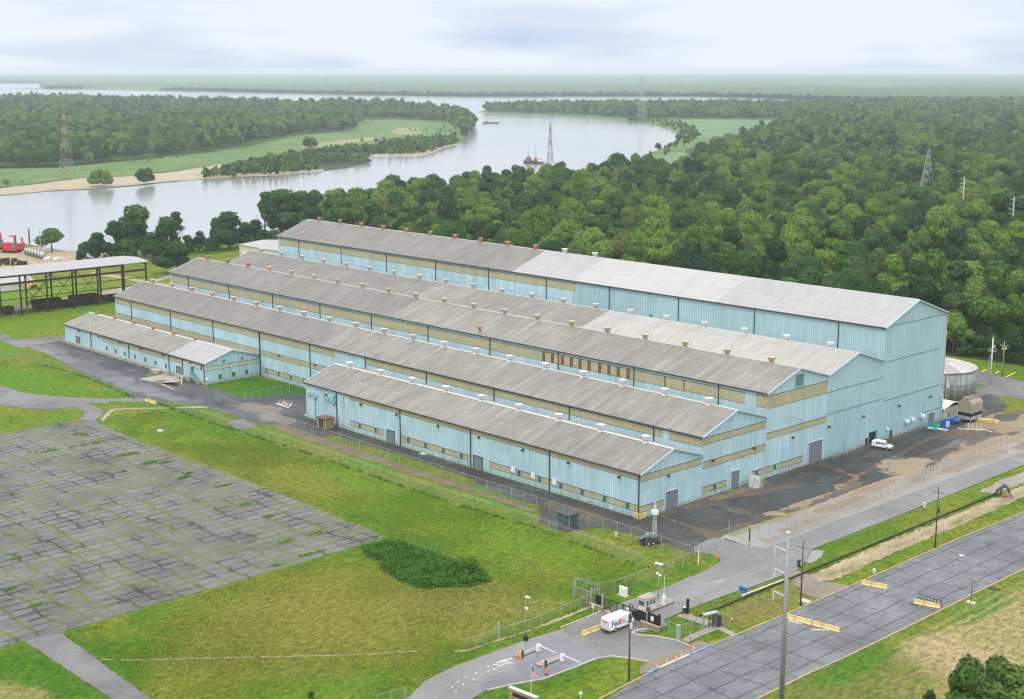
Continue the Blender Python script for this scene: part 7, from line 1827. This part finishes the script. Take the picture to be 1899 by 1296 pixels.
SPL = [(crown_mesh('crown', 400 + i, H, R, nl, 4200, .30, M['leaf_lite'], base=.12, flat=.95), trunk_mesh('trunk', 70 + i, H, .25), H) for i, (H, R, nl) in enumerate(((11, 4.6, 12), (9, 4.8, 11)))]
SPT = [(crown_mesh('crown', 500, 16, 3.2, 9, 1500, .34, M['leaf_dark'], base=.35, flat=.8), trunk_mesh('trunk', 80, 17, .3, 7), 16)]

def tree(sp, loc, s, rz, label, group=None, sz=None, cat='tree', name='tree'):
    r = empty(name, loc, rz, label, cat, group)
    c = link('crown', sp[0], r); t = link('trunk', sp[1], r)
    r.scale = (s, s, sz or s); return r

def inside(px, py, poly):
    poly = np.array(poly, float); x, y = px, py; c = np.zeros(len(x), bool); j = len(poly) - 1
    for i in range(len(poly)):
        xi, yi = poly[i]; xj, yj = poly[j]
        hit = ((yi > y) != (yj > y)) & (x < (xj - xi) * (y - yi) / (yj - yi + 1e-12) + xi); c ^= hit; j = i
    return c
def scatter(poly, gap, dmin=0, dmax=1e9, seed=1, cond=None, fov=True):
    g = np.random.default_rng(seed)
    pw = np.array([G(*p)[:2] for p in poly]); lo, hi = pw.min(0), pw.max(0)
    lo = np.maximum(lo, -9000); hi = np.minimum(hi, 9000)
    xs = np.arange(lo[0], hi[0], gap); ys = np.arange(lo[1], hi[1], gap)
    X, Y = np.meshgrid(xs, ys); X = X.ravel() + g.uniform(-.42, .42, X.size) * gap; Y = Y.ravel() + g.uniform(-.42, .42, Y.size) * gap
    D = np.hypot(X, Y); k = (D >= dmin) & (D < dmax); X, Y = X[k], Y[k]
    d = np.stack([X, Y, np.full_like(X, -CAMH)], 1)
    z = d @ Fw; k = z > 10; X, Y, d, z = X[k], Y[k], d[k], z[k]
    px = CXP + FPX * (d @ Rt) / z; py = CYP - FPX * (d @ Up) / z
    k = inside(px, py, poly)
    if fov: k &= (px > -330) & (px < 2230)
    if cond is not None: k &= cond(X, Y)
    return X[k], Y[k], px[k], py[k]

FR1 = [(300, 470), (440, 446), (620, 411), (740, 382), (900, 359), (1080, 345), (1150, 326), (1180, 333), (1292, 336), (1294, 300), (1330, 284), (1395, 262), (1450, 250), (1445, 221), (1500, 207), (1545, 201), (2400, 197), (2400, 900), (1899, 720), (300, 540)]
def c1(X, Y): 
    return ((Y > 452) | ((X < -735) & (Y > 380))) & ~((X < -600) & (X > -735) & (Y < 470))
FR2 = [(893, 207.5), (960, 209.5), (1020, 211), (1080, 214), (1150, 219), (1260, 220.5), (1445, 221), (1500, 207), (1545, 201), (1300, 199), (1120, 199), (1000, 201), (945, 203), (906, 206)]
FRB = [(1150, 318), (1172, 301), (1206, 285), (1246, 268), (1264, 252), (1244, 239), (1200, 230.5), (1150, 225), (1160, 220), (1240, 226), (1290, 240), (1300, 252), (1275, 272), (1250, 280), (1220, 300), (1180, 322)]
FL1 = [(-400, 320), (0, 312), (111, 311), (278, 294), (430, 277), (546, 252), (657, 242), (666, 221), (735, 221), (830, 226), (845, 236), (862, 258), (880, 237), (861, 218), (829, 213), (760, 208), (700, 204), (640, 202), (530, 206), (480, 201), (300, 197), (160, 193), (80, 191), (-400, 189)]
FL2 = [(365, 333), (450, 309), (520, 292), (640, 277), (760, 262), (845, 256), (852, 264), (800, 282), (770, 288), (690, 289), (680, 294), (686, 302), (636, 312), (520, 325.5), (440, 329.5)]

pts_n = scatter(FR1, 14.6, 0, 950, 3, c1)
X, Y, px, py = pts_n
SEL = np.lexsort((np.hypot(X, Y),))
# what the camera can see of the near rows: crown tops above the roof line of the tall shed
def roofline(x):
    return np.interp(x, [0, 516, 573, 1703, 1757, 1758, 3000], [0, 440, 406, 557, 578, 5000, 5000])
gT = np.random.default_rng(5)
near, rest = [], []
for i in SEL:
    s = gT.uniform(.72, 1.3) * (1.0 if Y[i] > 470 or X[i] > -250 else .9)
    sp = gT.integers(0, len(SP)); Ht = SP[sp][2] * s
    p0 = proj((X[i], Y[i], 0)); p1 = proj((X[i], Y[i], Ht))
    vis = p1[1] < roofline(p1[0]) - 2 and -40 < p0[0] < 1940
    near.append((X[i], Y[i], s, sp)) if (vis and len(near) < 275) else rest.append((X[i], Y[i], s, sp))
def forest_label(x, y, s):
    px_, _, _ = proj((x, y, 10))
    size = 'tall broad' if s > 1.15 else ('low rounded' if s < .85 else 'leafy')
    row = 'in the front row' if y < 468 else ('in the second row' if y < 486 else 'deeper in the forest')
    w = ('left of the tall shed' if px_ < 560 else 'above the rusty vents of the tall shed' if px_ < 1010 else 'above the left half of the white roof' if px_ < 1360 else 'above the right half of the white roof' if px_ < 1720 else 'beyond the far car park')
    return f'{size} green tree {row}, {w}'
for (x, y, s, sp) in near:
    tree(SP[sp], (x, y, 0), s, gT.uniform(0, 6.28), forest_label(x, y, s), 'trees at the near edge of the forest', s * gT.uniform(.9, 1.1))

def mass(name, label, pts, sources):
    """pts: x,y,z,scale,source ; one object whose points carry real tree crowns"""
    P = np.array(pts, float)
    me = bpy.data.meshes.new(name); me.vertices.add(len(P)); me.vertices.foreach_set('co', P[:, :3].astype(np.float32).ravel())
    for nm, tp, arr in (('scl', 'FLOAT', P[:, 3]), ('idx', 'INT', P[:, 4].astype(np.int32)), ('ang', 'FLOAT', NR.uniform(0, 6.28, len(P)))):
        at = me.attributes.new(nm, tp, 'POINT'); at.data.foreach_set('value', arr.astype(np.int32 if tp == 'INT' else np.float32))
    me.update()
    o = bpy.data.objects.new(name, me); COL.objects.link(o)
    ng = bpy.data.node_groups.new(name, 'GeometryNodeTree')
    ng.interface.new_socket('Geometry', in_out='INPUT', socket_type='NodeSocketGeometry'); ng.interface.new_socket('Geometry', in_out='OUTPUT', socket_type='NodeSocketGeometry')
    gi = ng.nodes.new('NodeGroupInput'); go = ng.nodes.new('NodeGroupOutput'); ip = ng.nodes.new('GeometryNodeInstanceOnPoints'); jn = ng.nodes.new('GeometryNodeJoinGeometry')
    for s in reversed(sources):
        ob = ng.nodes.new('GeometryNodeObjectInfo'); ob.inputs['Object'].default_value = s; ob.inputs['As Instance'].default_value = True; ob.transform_space = 'ORIGINAL'
        ng.links.new(ob.outputs['Geometry'], jn.inputs[0])
    def attr(nm, tp):
        a = ng.nodes.new('GeometryNodeInputNamedAttribute'); a.data_type = tp; a.inputs['Name'].default_value = nm; return a.outputs['Attribute']
    ip.inputs['Pick Instance'].default_value = True
    ng.links.new(gi.outputs[0], ip.inputs['Points']); ng.links.new(jn.outputs[0], ip.inputs['Instance'])
    ng.links.new(attr('idx', 'INT'), ip.inputs['Instance Index'])
    cx = ng.nodes.new('ShaderNodeCombineXYZ'); ng.links.new(attr('ang', 'FLOAT'), cx.inputs[2]); ng.links.new(cx.outputs[0], ip.inputs['Rotation'])
    ng.links.new(attr('scl', 'FLOAT'), ip.inputs['Scale']); ng.links.new(ip.outputs[0], go.inputs[0])
    md = o.modifiers.new('trees', 'NODES'); md.node_group = ng
    return prop(o, label, None, None, 'stuff')

def crown_of(mesh):
    for o in scene.objects:
        if o.type == 'MESH' and o.data == mesh: return o
src = []
for s in SP:
    src.append(crown_of(s[0]))
far_pts = [(x, y, 0, s, sp) for x, y, s, sp in rest]
def add(poly, gap, d0, d1, seed, cond=None, smin=.75, smax=1.2, out=far_pts, z=0.0):
    X, Y, px, py = scatter(poly, gap, d0, d1, seed, cond)
    g = np.random.default_rng(seed + 50)
    for x, y in zip(X, Y): out.append((x, y, z, g.uniform(smin, smax), g.integers(0, len(SP))))
add(FR1, 14.5, 950, 1900, 11, c1, .65, 1.15); add(FR1, 16, 1900, 3600, 12, c1, .7, 1.15); add(FR1, 22, 3600, 6500, 13, c1, .9, 1.4)
mass('woodland', 'dense green forest stretching from the warehouse to the river bends', far_pts, src)
p2 = []; add(FR2, 13, 0, 9000, 21, None, .7, 1.05, p2); add(FRB, 15, 0, 9000, 22, lambda X, Y: np.sin(X * .05) * np.sin(Y * .043) > -.2, .25, .5, p2)
mass('woodland', 'dark wooded peninsula on the far right side of the river', p2, src)
p3 = []; add(FL1, 13.5, 0, 3200, 31, None, .75, 1.15, p3); add(FL1, 20, 3200, 9000, 32, None, .9, 1.4, p3)
mass('woodland', 'broad flat wood covering the far left side of the river', p3, src)
p4 = []; add(FL2, 7.5, 0, 9000, 41, lambda X, Y: (np.sin(X * .021 + 1) * np.sin(Y * .027)) > -.35, .2, .45, p4)
for cx, cy in ((185, 343), (276, 339), (263, 341), (197, 345), (175, 345)): p4.append((*G(cx, cy + 2)[:2], 0, .75, 3)); p4.append((*G(cx + 8, cy + 2)[:2], 0, .6, 5))
MEA = [(0, 348), (111, 313), (278, 297), (430, 280), (546, 258), (660, 224), (740, 224), (850, 240), (840, 254), (700, 266), (560, 282), (430, 299), (230, 326), (60, 340)]
add(MEA, 26, 0, 9000, 43, lambda X, Y: (np.sin(X * .013 + 2) * np.sin(Y * .011)) > .2, .12, .32, p4)
for k in range(9): p4.append((*G(575 + RND.uniform(-6, 6), 276 + RND.uniform(-2, 2))[:2], 0, .8, 1))
mass('woodland', 'low green scrub along the sandy left bank of the river', p4, src)

# far canopy beyond the great river: one rough green surface far away
FFP = [(-600, 160), (145, 165), (400, 170.3), (600, 175), (860, 179.5), (1150, 179), (1300, 179.5), (1540, 186.5), (1548, 190.3), (2500, 189.5), (2500, 129.3), (-600, 129.3)]
FLW = [(-600, 149), (-100, 153.5), (76, 154), (80, 164.5), (0, 166), (-600, 162)]
ang = np.radians(np.arange(-26, 26.01, .055)) + YAW
rad = [3300.0]
while rad[-1] < 24000: rad.append(rad[-1] * 1.012 + 5)
rad = np.array(rad)
AA, RR_ = np.meshgrid(ang, rad); X = RR_ * np.cos(AA); Y = RR_ * np.sin(AA)
d = np.stack([X, Y, np.full_like(X, -CAMH)], -1); z = d @ Fw; px = CXP + FPX * (d @ Rt) / z; py = CYP - FPX * (d @ Up) / z
ins = inside(px.ravel(), py.ravel(), FFP).reshape(px.shape) & ~inside(px.ravel(), py.ravel(), FLW).reshape(px.shape)
pat = np.sin(X * .0011 + 1.3) * np.sin(Y * .0014 + .5) + .5 * np.sin(X * .0031 + Y * .0017) + .35 * np.sin(Y * .0052 - X * .0024)
wood = ins & ((pat > -.25) | (py > 168))
gz = np.random.default_rng(9)
Z = np.where(wood, 15 + gz.uniform(-5, 5, X.shape), .4)
nr_, na = X.shape
V = np.stack([X, Y, Z], -1).reshape(-1, 3)
I = (np.arange(nr_ - 1)[:, None] * na + np.arange(na - 1)[None, :]).ravel()
Fq = np.stack([I, I + 1, I + na + 1, I + na], 1)
ok = wood.ravel()[Fq].any(1) & ins.ravel()[Fq].all(1)
def canopy_mat():
    t = NT('far_canopy'); P = t.pos()
    c = t.mix(t.ramp(t.noise(P, .02, 4, .7), .35, .65), (0.03, 0.065, 0.025), (0.07, 0.12, 0.035)); t.color(c); t.rough(.95); return t.m
o = bpy.data.objects.new('woodland', np_mesh('woodland', V, Fq[ok], canopy_mat())); COL.objects.link(o); prop(o, 'far hazy woods along the horizon beyond the great river', kind='stuff')
# a few pale far clearings, masts

# trees along the near river bank at the left, one by one
bank = ((97, 466, 424, 'lite', 'small light green tree by the river at the left, next to two thin masts', 1.0), (150, 470, 452, 'lite', 'tiny bush at the waterline between the small tree and the dark trees', .8),
        (182, 480, 432, 'dark', 'dark tree at the left end of the riverside clump', 1), (215, 476, 410, 'dark', 'dark leaning tree second in the riverside clump', 1), (252, 474, 381, 'dark', 'tallest dark tree of the riverside clump left of the sheds', 1.0),
        (238, 484, 446, 'dark', 'low dark tree in front of the tallest riverside tree', 1.1), (283, 484, 432, 'dark', 'dark tree between the tallest and the feathery one', 1.0), (312, 476, 402, 'dark', 'dark tree under the feathery crown', .9), (327, 472, 392, 'thin', 'sparse feathery tree standing out against the river', .9),
        (350, 466, 436, 'dark', 'low dark tree right of the feathery tree', 1.1), (392, 462, 440, 'lite', 'rounded light green bush at the lawn edge', 1.2), (372, 461, 437, 'lite', 'light green young tree left of the rounded bush', 1.0), (425, 462, 393, 'dark', 'round dark tree before the cream building', 1.0),
        (402, 452, 404, 'dark', 'slender dark tree left of the round one', .7), (455, 455, 412, 'dark', 'dark tree directly left of the cream building', .95), (474, 450, 408, 'dark', 'dark tree behind the cream building', 1), (492, 448, 355, 'thin', 'tall sparse bare-topped tree above the cream building', .9),
        (523, 440, 352, 'dark', 'tall dark tree above the left end of the tall shed', 1.0), (555, 434, 358, 'dark', 'dark tree behind the first rusty vents', .95), (585, 428, 362, 'dark', 'dark tree behind the second and third rusty vents', .95), (618, 424, 368, 'dark', 'dark tree above the fourth rusty vent', 1), (652, 418, 350, 'thin', 'sparse tree with open top by the river narrows', .95),
        (685, 412, 352, 'dark', 'dark tree right of the sparse tree by the river', 1), (328, 506, 449, 'dark', 'rounded free-standing tree on the lawn behind the left end of the warehouse', 1.25))
for px, pyb, pyt, k, l, wd in bank:
    b = G(px, pyb); h = hgt(b, pyt); sps = {'dark': SPD, 'lite': SPL, 'thin': SPT}[k]; sp = sps[RND.randrange(len(sps))]
    s = h / (sp[2] * 1.0); 
    tree(sp, b, s * wd * (1.45 if k == 'dark' else 1.35), RND.uniform(0, 6.28), l, None, s)
for k in range(34):
    pxx = 150 + k * 16.5 + RND.uniform(-6, 6); b = G(pxx, np.interp(pxx, [150, 330, 440, 620, 720], [483, 474, 461, 428, 400]) + RND.uniform(-5, 7)); sc = RND.uniform(.32, .62)
    tree(SPD[RND.randrange(3)] if RND.random() < .8 else SPL[0], b, sc * 1.5, RND.uniform(0, 6.28), 'low dark bush filling the riverside tree line left of the tall shed', 'bushes of the riverside tree line', sc, 'bush', 'bush')
gE = np.random.default_rng(61)
for k in range(34):
    x = -262 + k * 3.3 + gE.uniform(-1.5, 1.5); y = 450.5 + gE.uniform(0, 7); sc = gE.uniform(.30, .55)
    tree(SPD[int(gE.integers(0, 3))] if k % 3 else SPL[k % 2], (x, y, 0), sc * 1.3, gE.uniform(0, 6.28), 'bushy green shrub along the forest edge beyond the far car park', 'shrubs along the forest edge', sc * gE.uniform(.9, 1.2), 'bush', 'bush')
# trees in the near right corner, tops reaching into the frame
for px, pyt, h, k, l, wd in ((1800, 1222, 13, SPL[0], 'leafy tree in the bottom right corner, left of two tops', .8), (1852, 1219, 12, SPL[1], 'leafy tree in the bottom right corner, right of two tops', .6), (1724, 1280, 5, SPD[1], 'dark bush at the bottom edge left of the corner trees', .8),
                         (1888, 1238, 11, SPL[0], 'bright green tree at the very right of the bottom corner', 1.3), (1840, 1268, 10, SPL[0], 'bright green tree low in the bottom right corner', 1.2), (1782, 1284, 8, SPL[1], 'bright green bush at the bottom edge under the leafy trees', 1.2), (1895, 1275, 9, SPL[0], 'bright green tree at the bottom right edge', 1.3)):
    q = G(px, pyt, h); s = h / k[2]; tree(k, (q[0], q[1], 0), s * wd, RND.uniform(0, 6), l, None, s)
q = G(578, 1296); tree(SPD[1], (q[0], q[1], 0), .12, 1, 'tiny dark bush at the bottom edge of the field', None, .09, 'bush', 'bush')

# bramble thicket in the field
TH = [(669, 1015), (716, 1004), (758, 1009), (808, 1027), (850, 1042), (880, 1037), (891, 1053), (914, 1076), (876, 1088), (825, 1090), (783, 1093), (741, 1078), (704, 1054), (709, 1041), (680, 1034)]
X, Y, px, py = scatter(TH, .26, 0, 900, 71, None, False)
g = np.random.default_rng(72)
tw = np.array([G(*p)[:2] for p in TH])
def edge_d(X, Y):
    D = np.full(len(X), 1e9)
    for i in range(len(tw)):
        a, b = tw[i], tw[(i + 1) % len(tw)]; ab = b - a; t = np.clip(((X - a[0]) * ab[0] + (Y - a[1]) * ab[1]) / (ab @ ab), 0, 1)
        D = np.minimum(D, np.hypot(X - a[0] - t * ab[0], Y - a[1] - t * ab[1]))
    return D
def leaves(X, Y, Z, size, mat, name, up=.8, g=g):
    n = len(X); P = np.stack([X, Y, Z], 1); nn = g.normal(0, .6, (n, 3)); nn[:, 2] += up; nn /= np.linalg.norm(nn, axis=1)[:, None]
    a = np.cross(nn, g.normal(size=(n, 3))); a /= np.linalg.norm(a, axis=1)[:, None]; b = np.cross(nn, a); s = size * g.uniform(.5, 1.3, n)[:, None]
    v = np.stack([P - a * s, P - b * s * .7, P + a * s, P + b * s * .7], 1).reshape(-1, 3)
    return np_mesh(name, v, np.arange(n * 4).reshape(-1, 4), mat)
def mound(X, Y):
    return .5 + .9 * (np.sin(X * .55) * np.sin(Y * .6 + 1) + .6 * np.sin(X * 1.3 + Y) * np.sin(Y * 1.4)) * .6 + .5
ed = edge_d(X, Y); hm = np.clip(ed / 1.2, 0, 1) ** .6 * (1.0 + np.clip(mound(X, Y), .1, 2))
bump_h = np.exp(-((X - G(853, 1060)[0]) ** 2 + (Y - G(853, 1060)[1]) ** 2) / 9) * 1.6
hm = hm * .38 + bump_h * .7
rep = 3
ko = g.uniform(0, 1, len(X)) < np.clip(ed / 2.2 + .18, 0, 1); X, Y, hm = X[ko], Y[ko], hm[ko]
XX = np.concatenate([X + g.normal(0, .35, len(X)) for _ in range(rep)]); YY = np.concatenate([Y + g.normal(0, .35, len(X)) for _ in range(rep)]); ZZ = np.concatenate([hm * g.uniform(.25, 1.08, len(X)) + np.clip(g.normal(0, .12, len(X)), 0, 1) for _ in range(rep)])
o = bpy.data.objects.new('bramble_thicket', leaves(XX, YY, ZZ, .24, M['thicket'], 'bramble_thicket')); COL.objects.link(o); prop(o, 'dark green bramble thicket in the mown field beyond the lot corner', kind='stuff')
sheet('forest_floor', TH, M['thicket_floor'], 0.04, step=.7, amp=.7)

# weeds: taller tufts along fences and edges
def blades(P, h, w, mat, name, g=g, lean=.35, per=5):
    P = np.repeat(np.asarray(P, float), per, 0); n = len(P); P[:, :2] += g.normal(0, .18, (n, 2))
    a = g.uniform(0, 2 * np.pi, n); d = np.stack([np.cos(a), np.sin(a), np.zeros(n)], 1); hh = h * g.uniform(.4, 1.3, n)
    tip = P + np.stack([np.sin(a) * lean * hh, np.cos(a) * lean * hh, hh], 1); v = np.stack([P - d * w / 2, P + d * w / 2, tip], 1).reshape(-1, 3)
    return np_mesh(name, v, np.arange(n * 3).reshape(-1, 3), mat, 3)
def along(pts, step, jit, g=g):
    out = []
    P = [np.array(G(*p)[:2]) for p in pts]
    for a, b in zip(P[:-1], P[1:]):
        L = np.linalg.norm(b - a); n = max(1, int(L / step)); t = g.uniform(0, 1, n)
        q = a + (b - a) * t[:, None] + g.normal(0, jit, (n, 2)); out.append(q)
    q = np.vstack(out); return np.c_[q, np.zeros(len(q))]
W_ = np.vstack([along([(289, 747), (393, 785), (560, 838), (793, 919), (1001, 983), (1190, 1054)], .22, .3), along([(81, 678), (139, 693), (208, 720), (250, 740)], .3, .3), along([(1297, 1147), (1455, 1082), (1660, 999), (1850, 920)], .8, .5),
                along([(1190, 1054), (1260, 1050), (1284, 1044)], .5, .4), along([(864, 1206), (983, 1169), (1094, 1122)], .7, .4)])
cl = (np.sin(W_[:, 0] * .35) + np.sin(W_[:, 0] * 1.1 + 2) > -.6); W_ = W_[cl]
o = bpy.data.objects.new('weeds', blades(W_, .75, .12, M['weed'], 'weeds')); COL.objects.link(o); prop(o, 'tall weeds along the foot of the fences', kind='stuff')
cp = []
for (px, py, rx, ry, n) in ((92, 836, 5, 1.6, 60), (182, 820, 3, 1.2, 50), (152, 826, 5, 1.2, 40), (148, 805, 3, .8, 40), (237, 843, 3, 1.3, 120), (277, 859, 2.6, 1.3, 130), (307, 858, 2, 1, 90), (340, 886, 2.5, 1, 110), (228, 875, 1.5, .6, 40), (352, 878, 2, .6, 40), (420, 900, 3, .6, 60), (455, 936, 2, .8, 50),
                        (503, 957, 2.4, .8, 60), (528, 1005, 2.4, .7, 60), (585, 990, 2, .7, 50), (70, 1122, 2, .7, 50), (20, 1093, 1.6, .8, 40), (28, 1036, 2, .4, 40), (513, 1049, 1.5, .8, 50), (580, 1026, 4, .5, 70)):
    b = G(px, py); n = int(n * .7); q = np.c_[b[0] + g.normal(0, ry * .5, n), b[1] + g.normal(0, rx * .45, n), np.zeros(n)]; cp.append(q)
o = bpy.data.objects.new('weeds', blades(np.vstack(cp), .45, .16, M['weed'], 'weeds', per=6)); COL.objects.link(o); prop(o, 'bright weed tufts growing through the cracked lot', kind='stuff')

FIELD = [(700, 1008), (640, 1022), (404, 1092), (256, 1132), (118, 1176), (280, 1300), (700, 1300), (750, 1290), (841, 1230), (985, 1165), (1100, 1118), (1180, 1080), (1190, 1058), (1001, 986), (793, 922), (560, 842), (393, 789), (289, 760), (220, 780), (230, 802), (431, 880), (623, 957), (715, 993)]
X, Y, px, py = scatter(FIELD, .30, 0, 900, 81, None, False)
g2 = np.random.default_rng(82); k = g2.uniform(0, 1, len(X)) < np.clip(.45 + .6 * np.sin(X * .09 + 1) * np.sin(Y * .12) + .3 * np.sin(X * .31) * np.sin(Y * .27), .12, 1); k &= ~inside(px, py, TH)
X, Y = X[k], Y[k]
M['blade'] = foliage_mat('grass_blades', (0.055, 0.115, 0.008), (0.115, 0.175, 0.016), (0.21, 0.25, 0.030), 0.3)
o = bpy.data.objects.new('grass', blades(np.c_[X, Y, np.zeros(len(X))], .26, .13, M['blade'], 'grass', g2, .7, 2)); COL.objects.link(o); prop(o, 'uneven mown grass tufts over the large field', kind='stuff')
# ------------------------------------------------------------------ air
hz = bpy.data.meshes.new('haze')
Hh = 27000.0
hv = [(x, y, z) for z in (-1.0, 103.0) for x, y in ((-Hh, -Hh), (Hh, -Hh), (Hh, Hh), (-Hh, Hh))]
hz.from_pydata(hv, [], [(0, 3, 2, 1), (4, 5, 6, 7), (0, 1, 5, 4), (1, 2, 6, 5), (2, 3, 7, 6), (3, 0, 4, 7)])
hm_ = bpy.data.materials.new('haze'); hm_.use_nodes = True; hm_.node_tree.nodes.clear()
hn = hm_.node_tree.nodes.new('ShaderNodeVolumePrincipled'); ho_ = hm_.node_tree.nodes.new('ShaderNodeOutputMaterial')
hn.inputs['Color'].default_value = (0.84, 0.92, 1.0, 1); hn.inputs['Density'].default_value = 0.85e-4; hn.inputs['Anisotropy'].default_value = 0.55
hm_.node_tree.links.new(hn.outputs[0], ho_.inputs['Volume'])
hz.materials.append(hm_); o = bpy.data.objects.new('haze', hz); COL.objects.link(o); prop(o, kind='stuff')
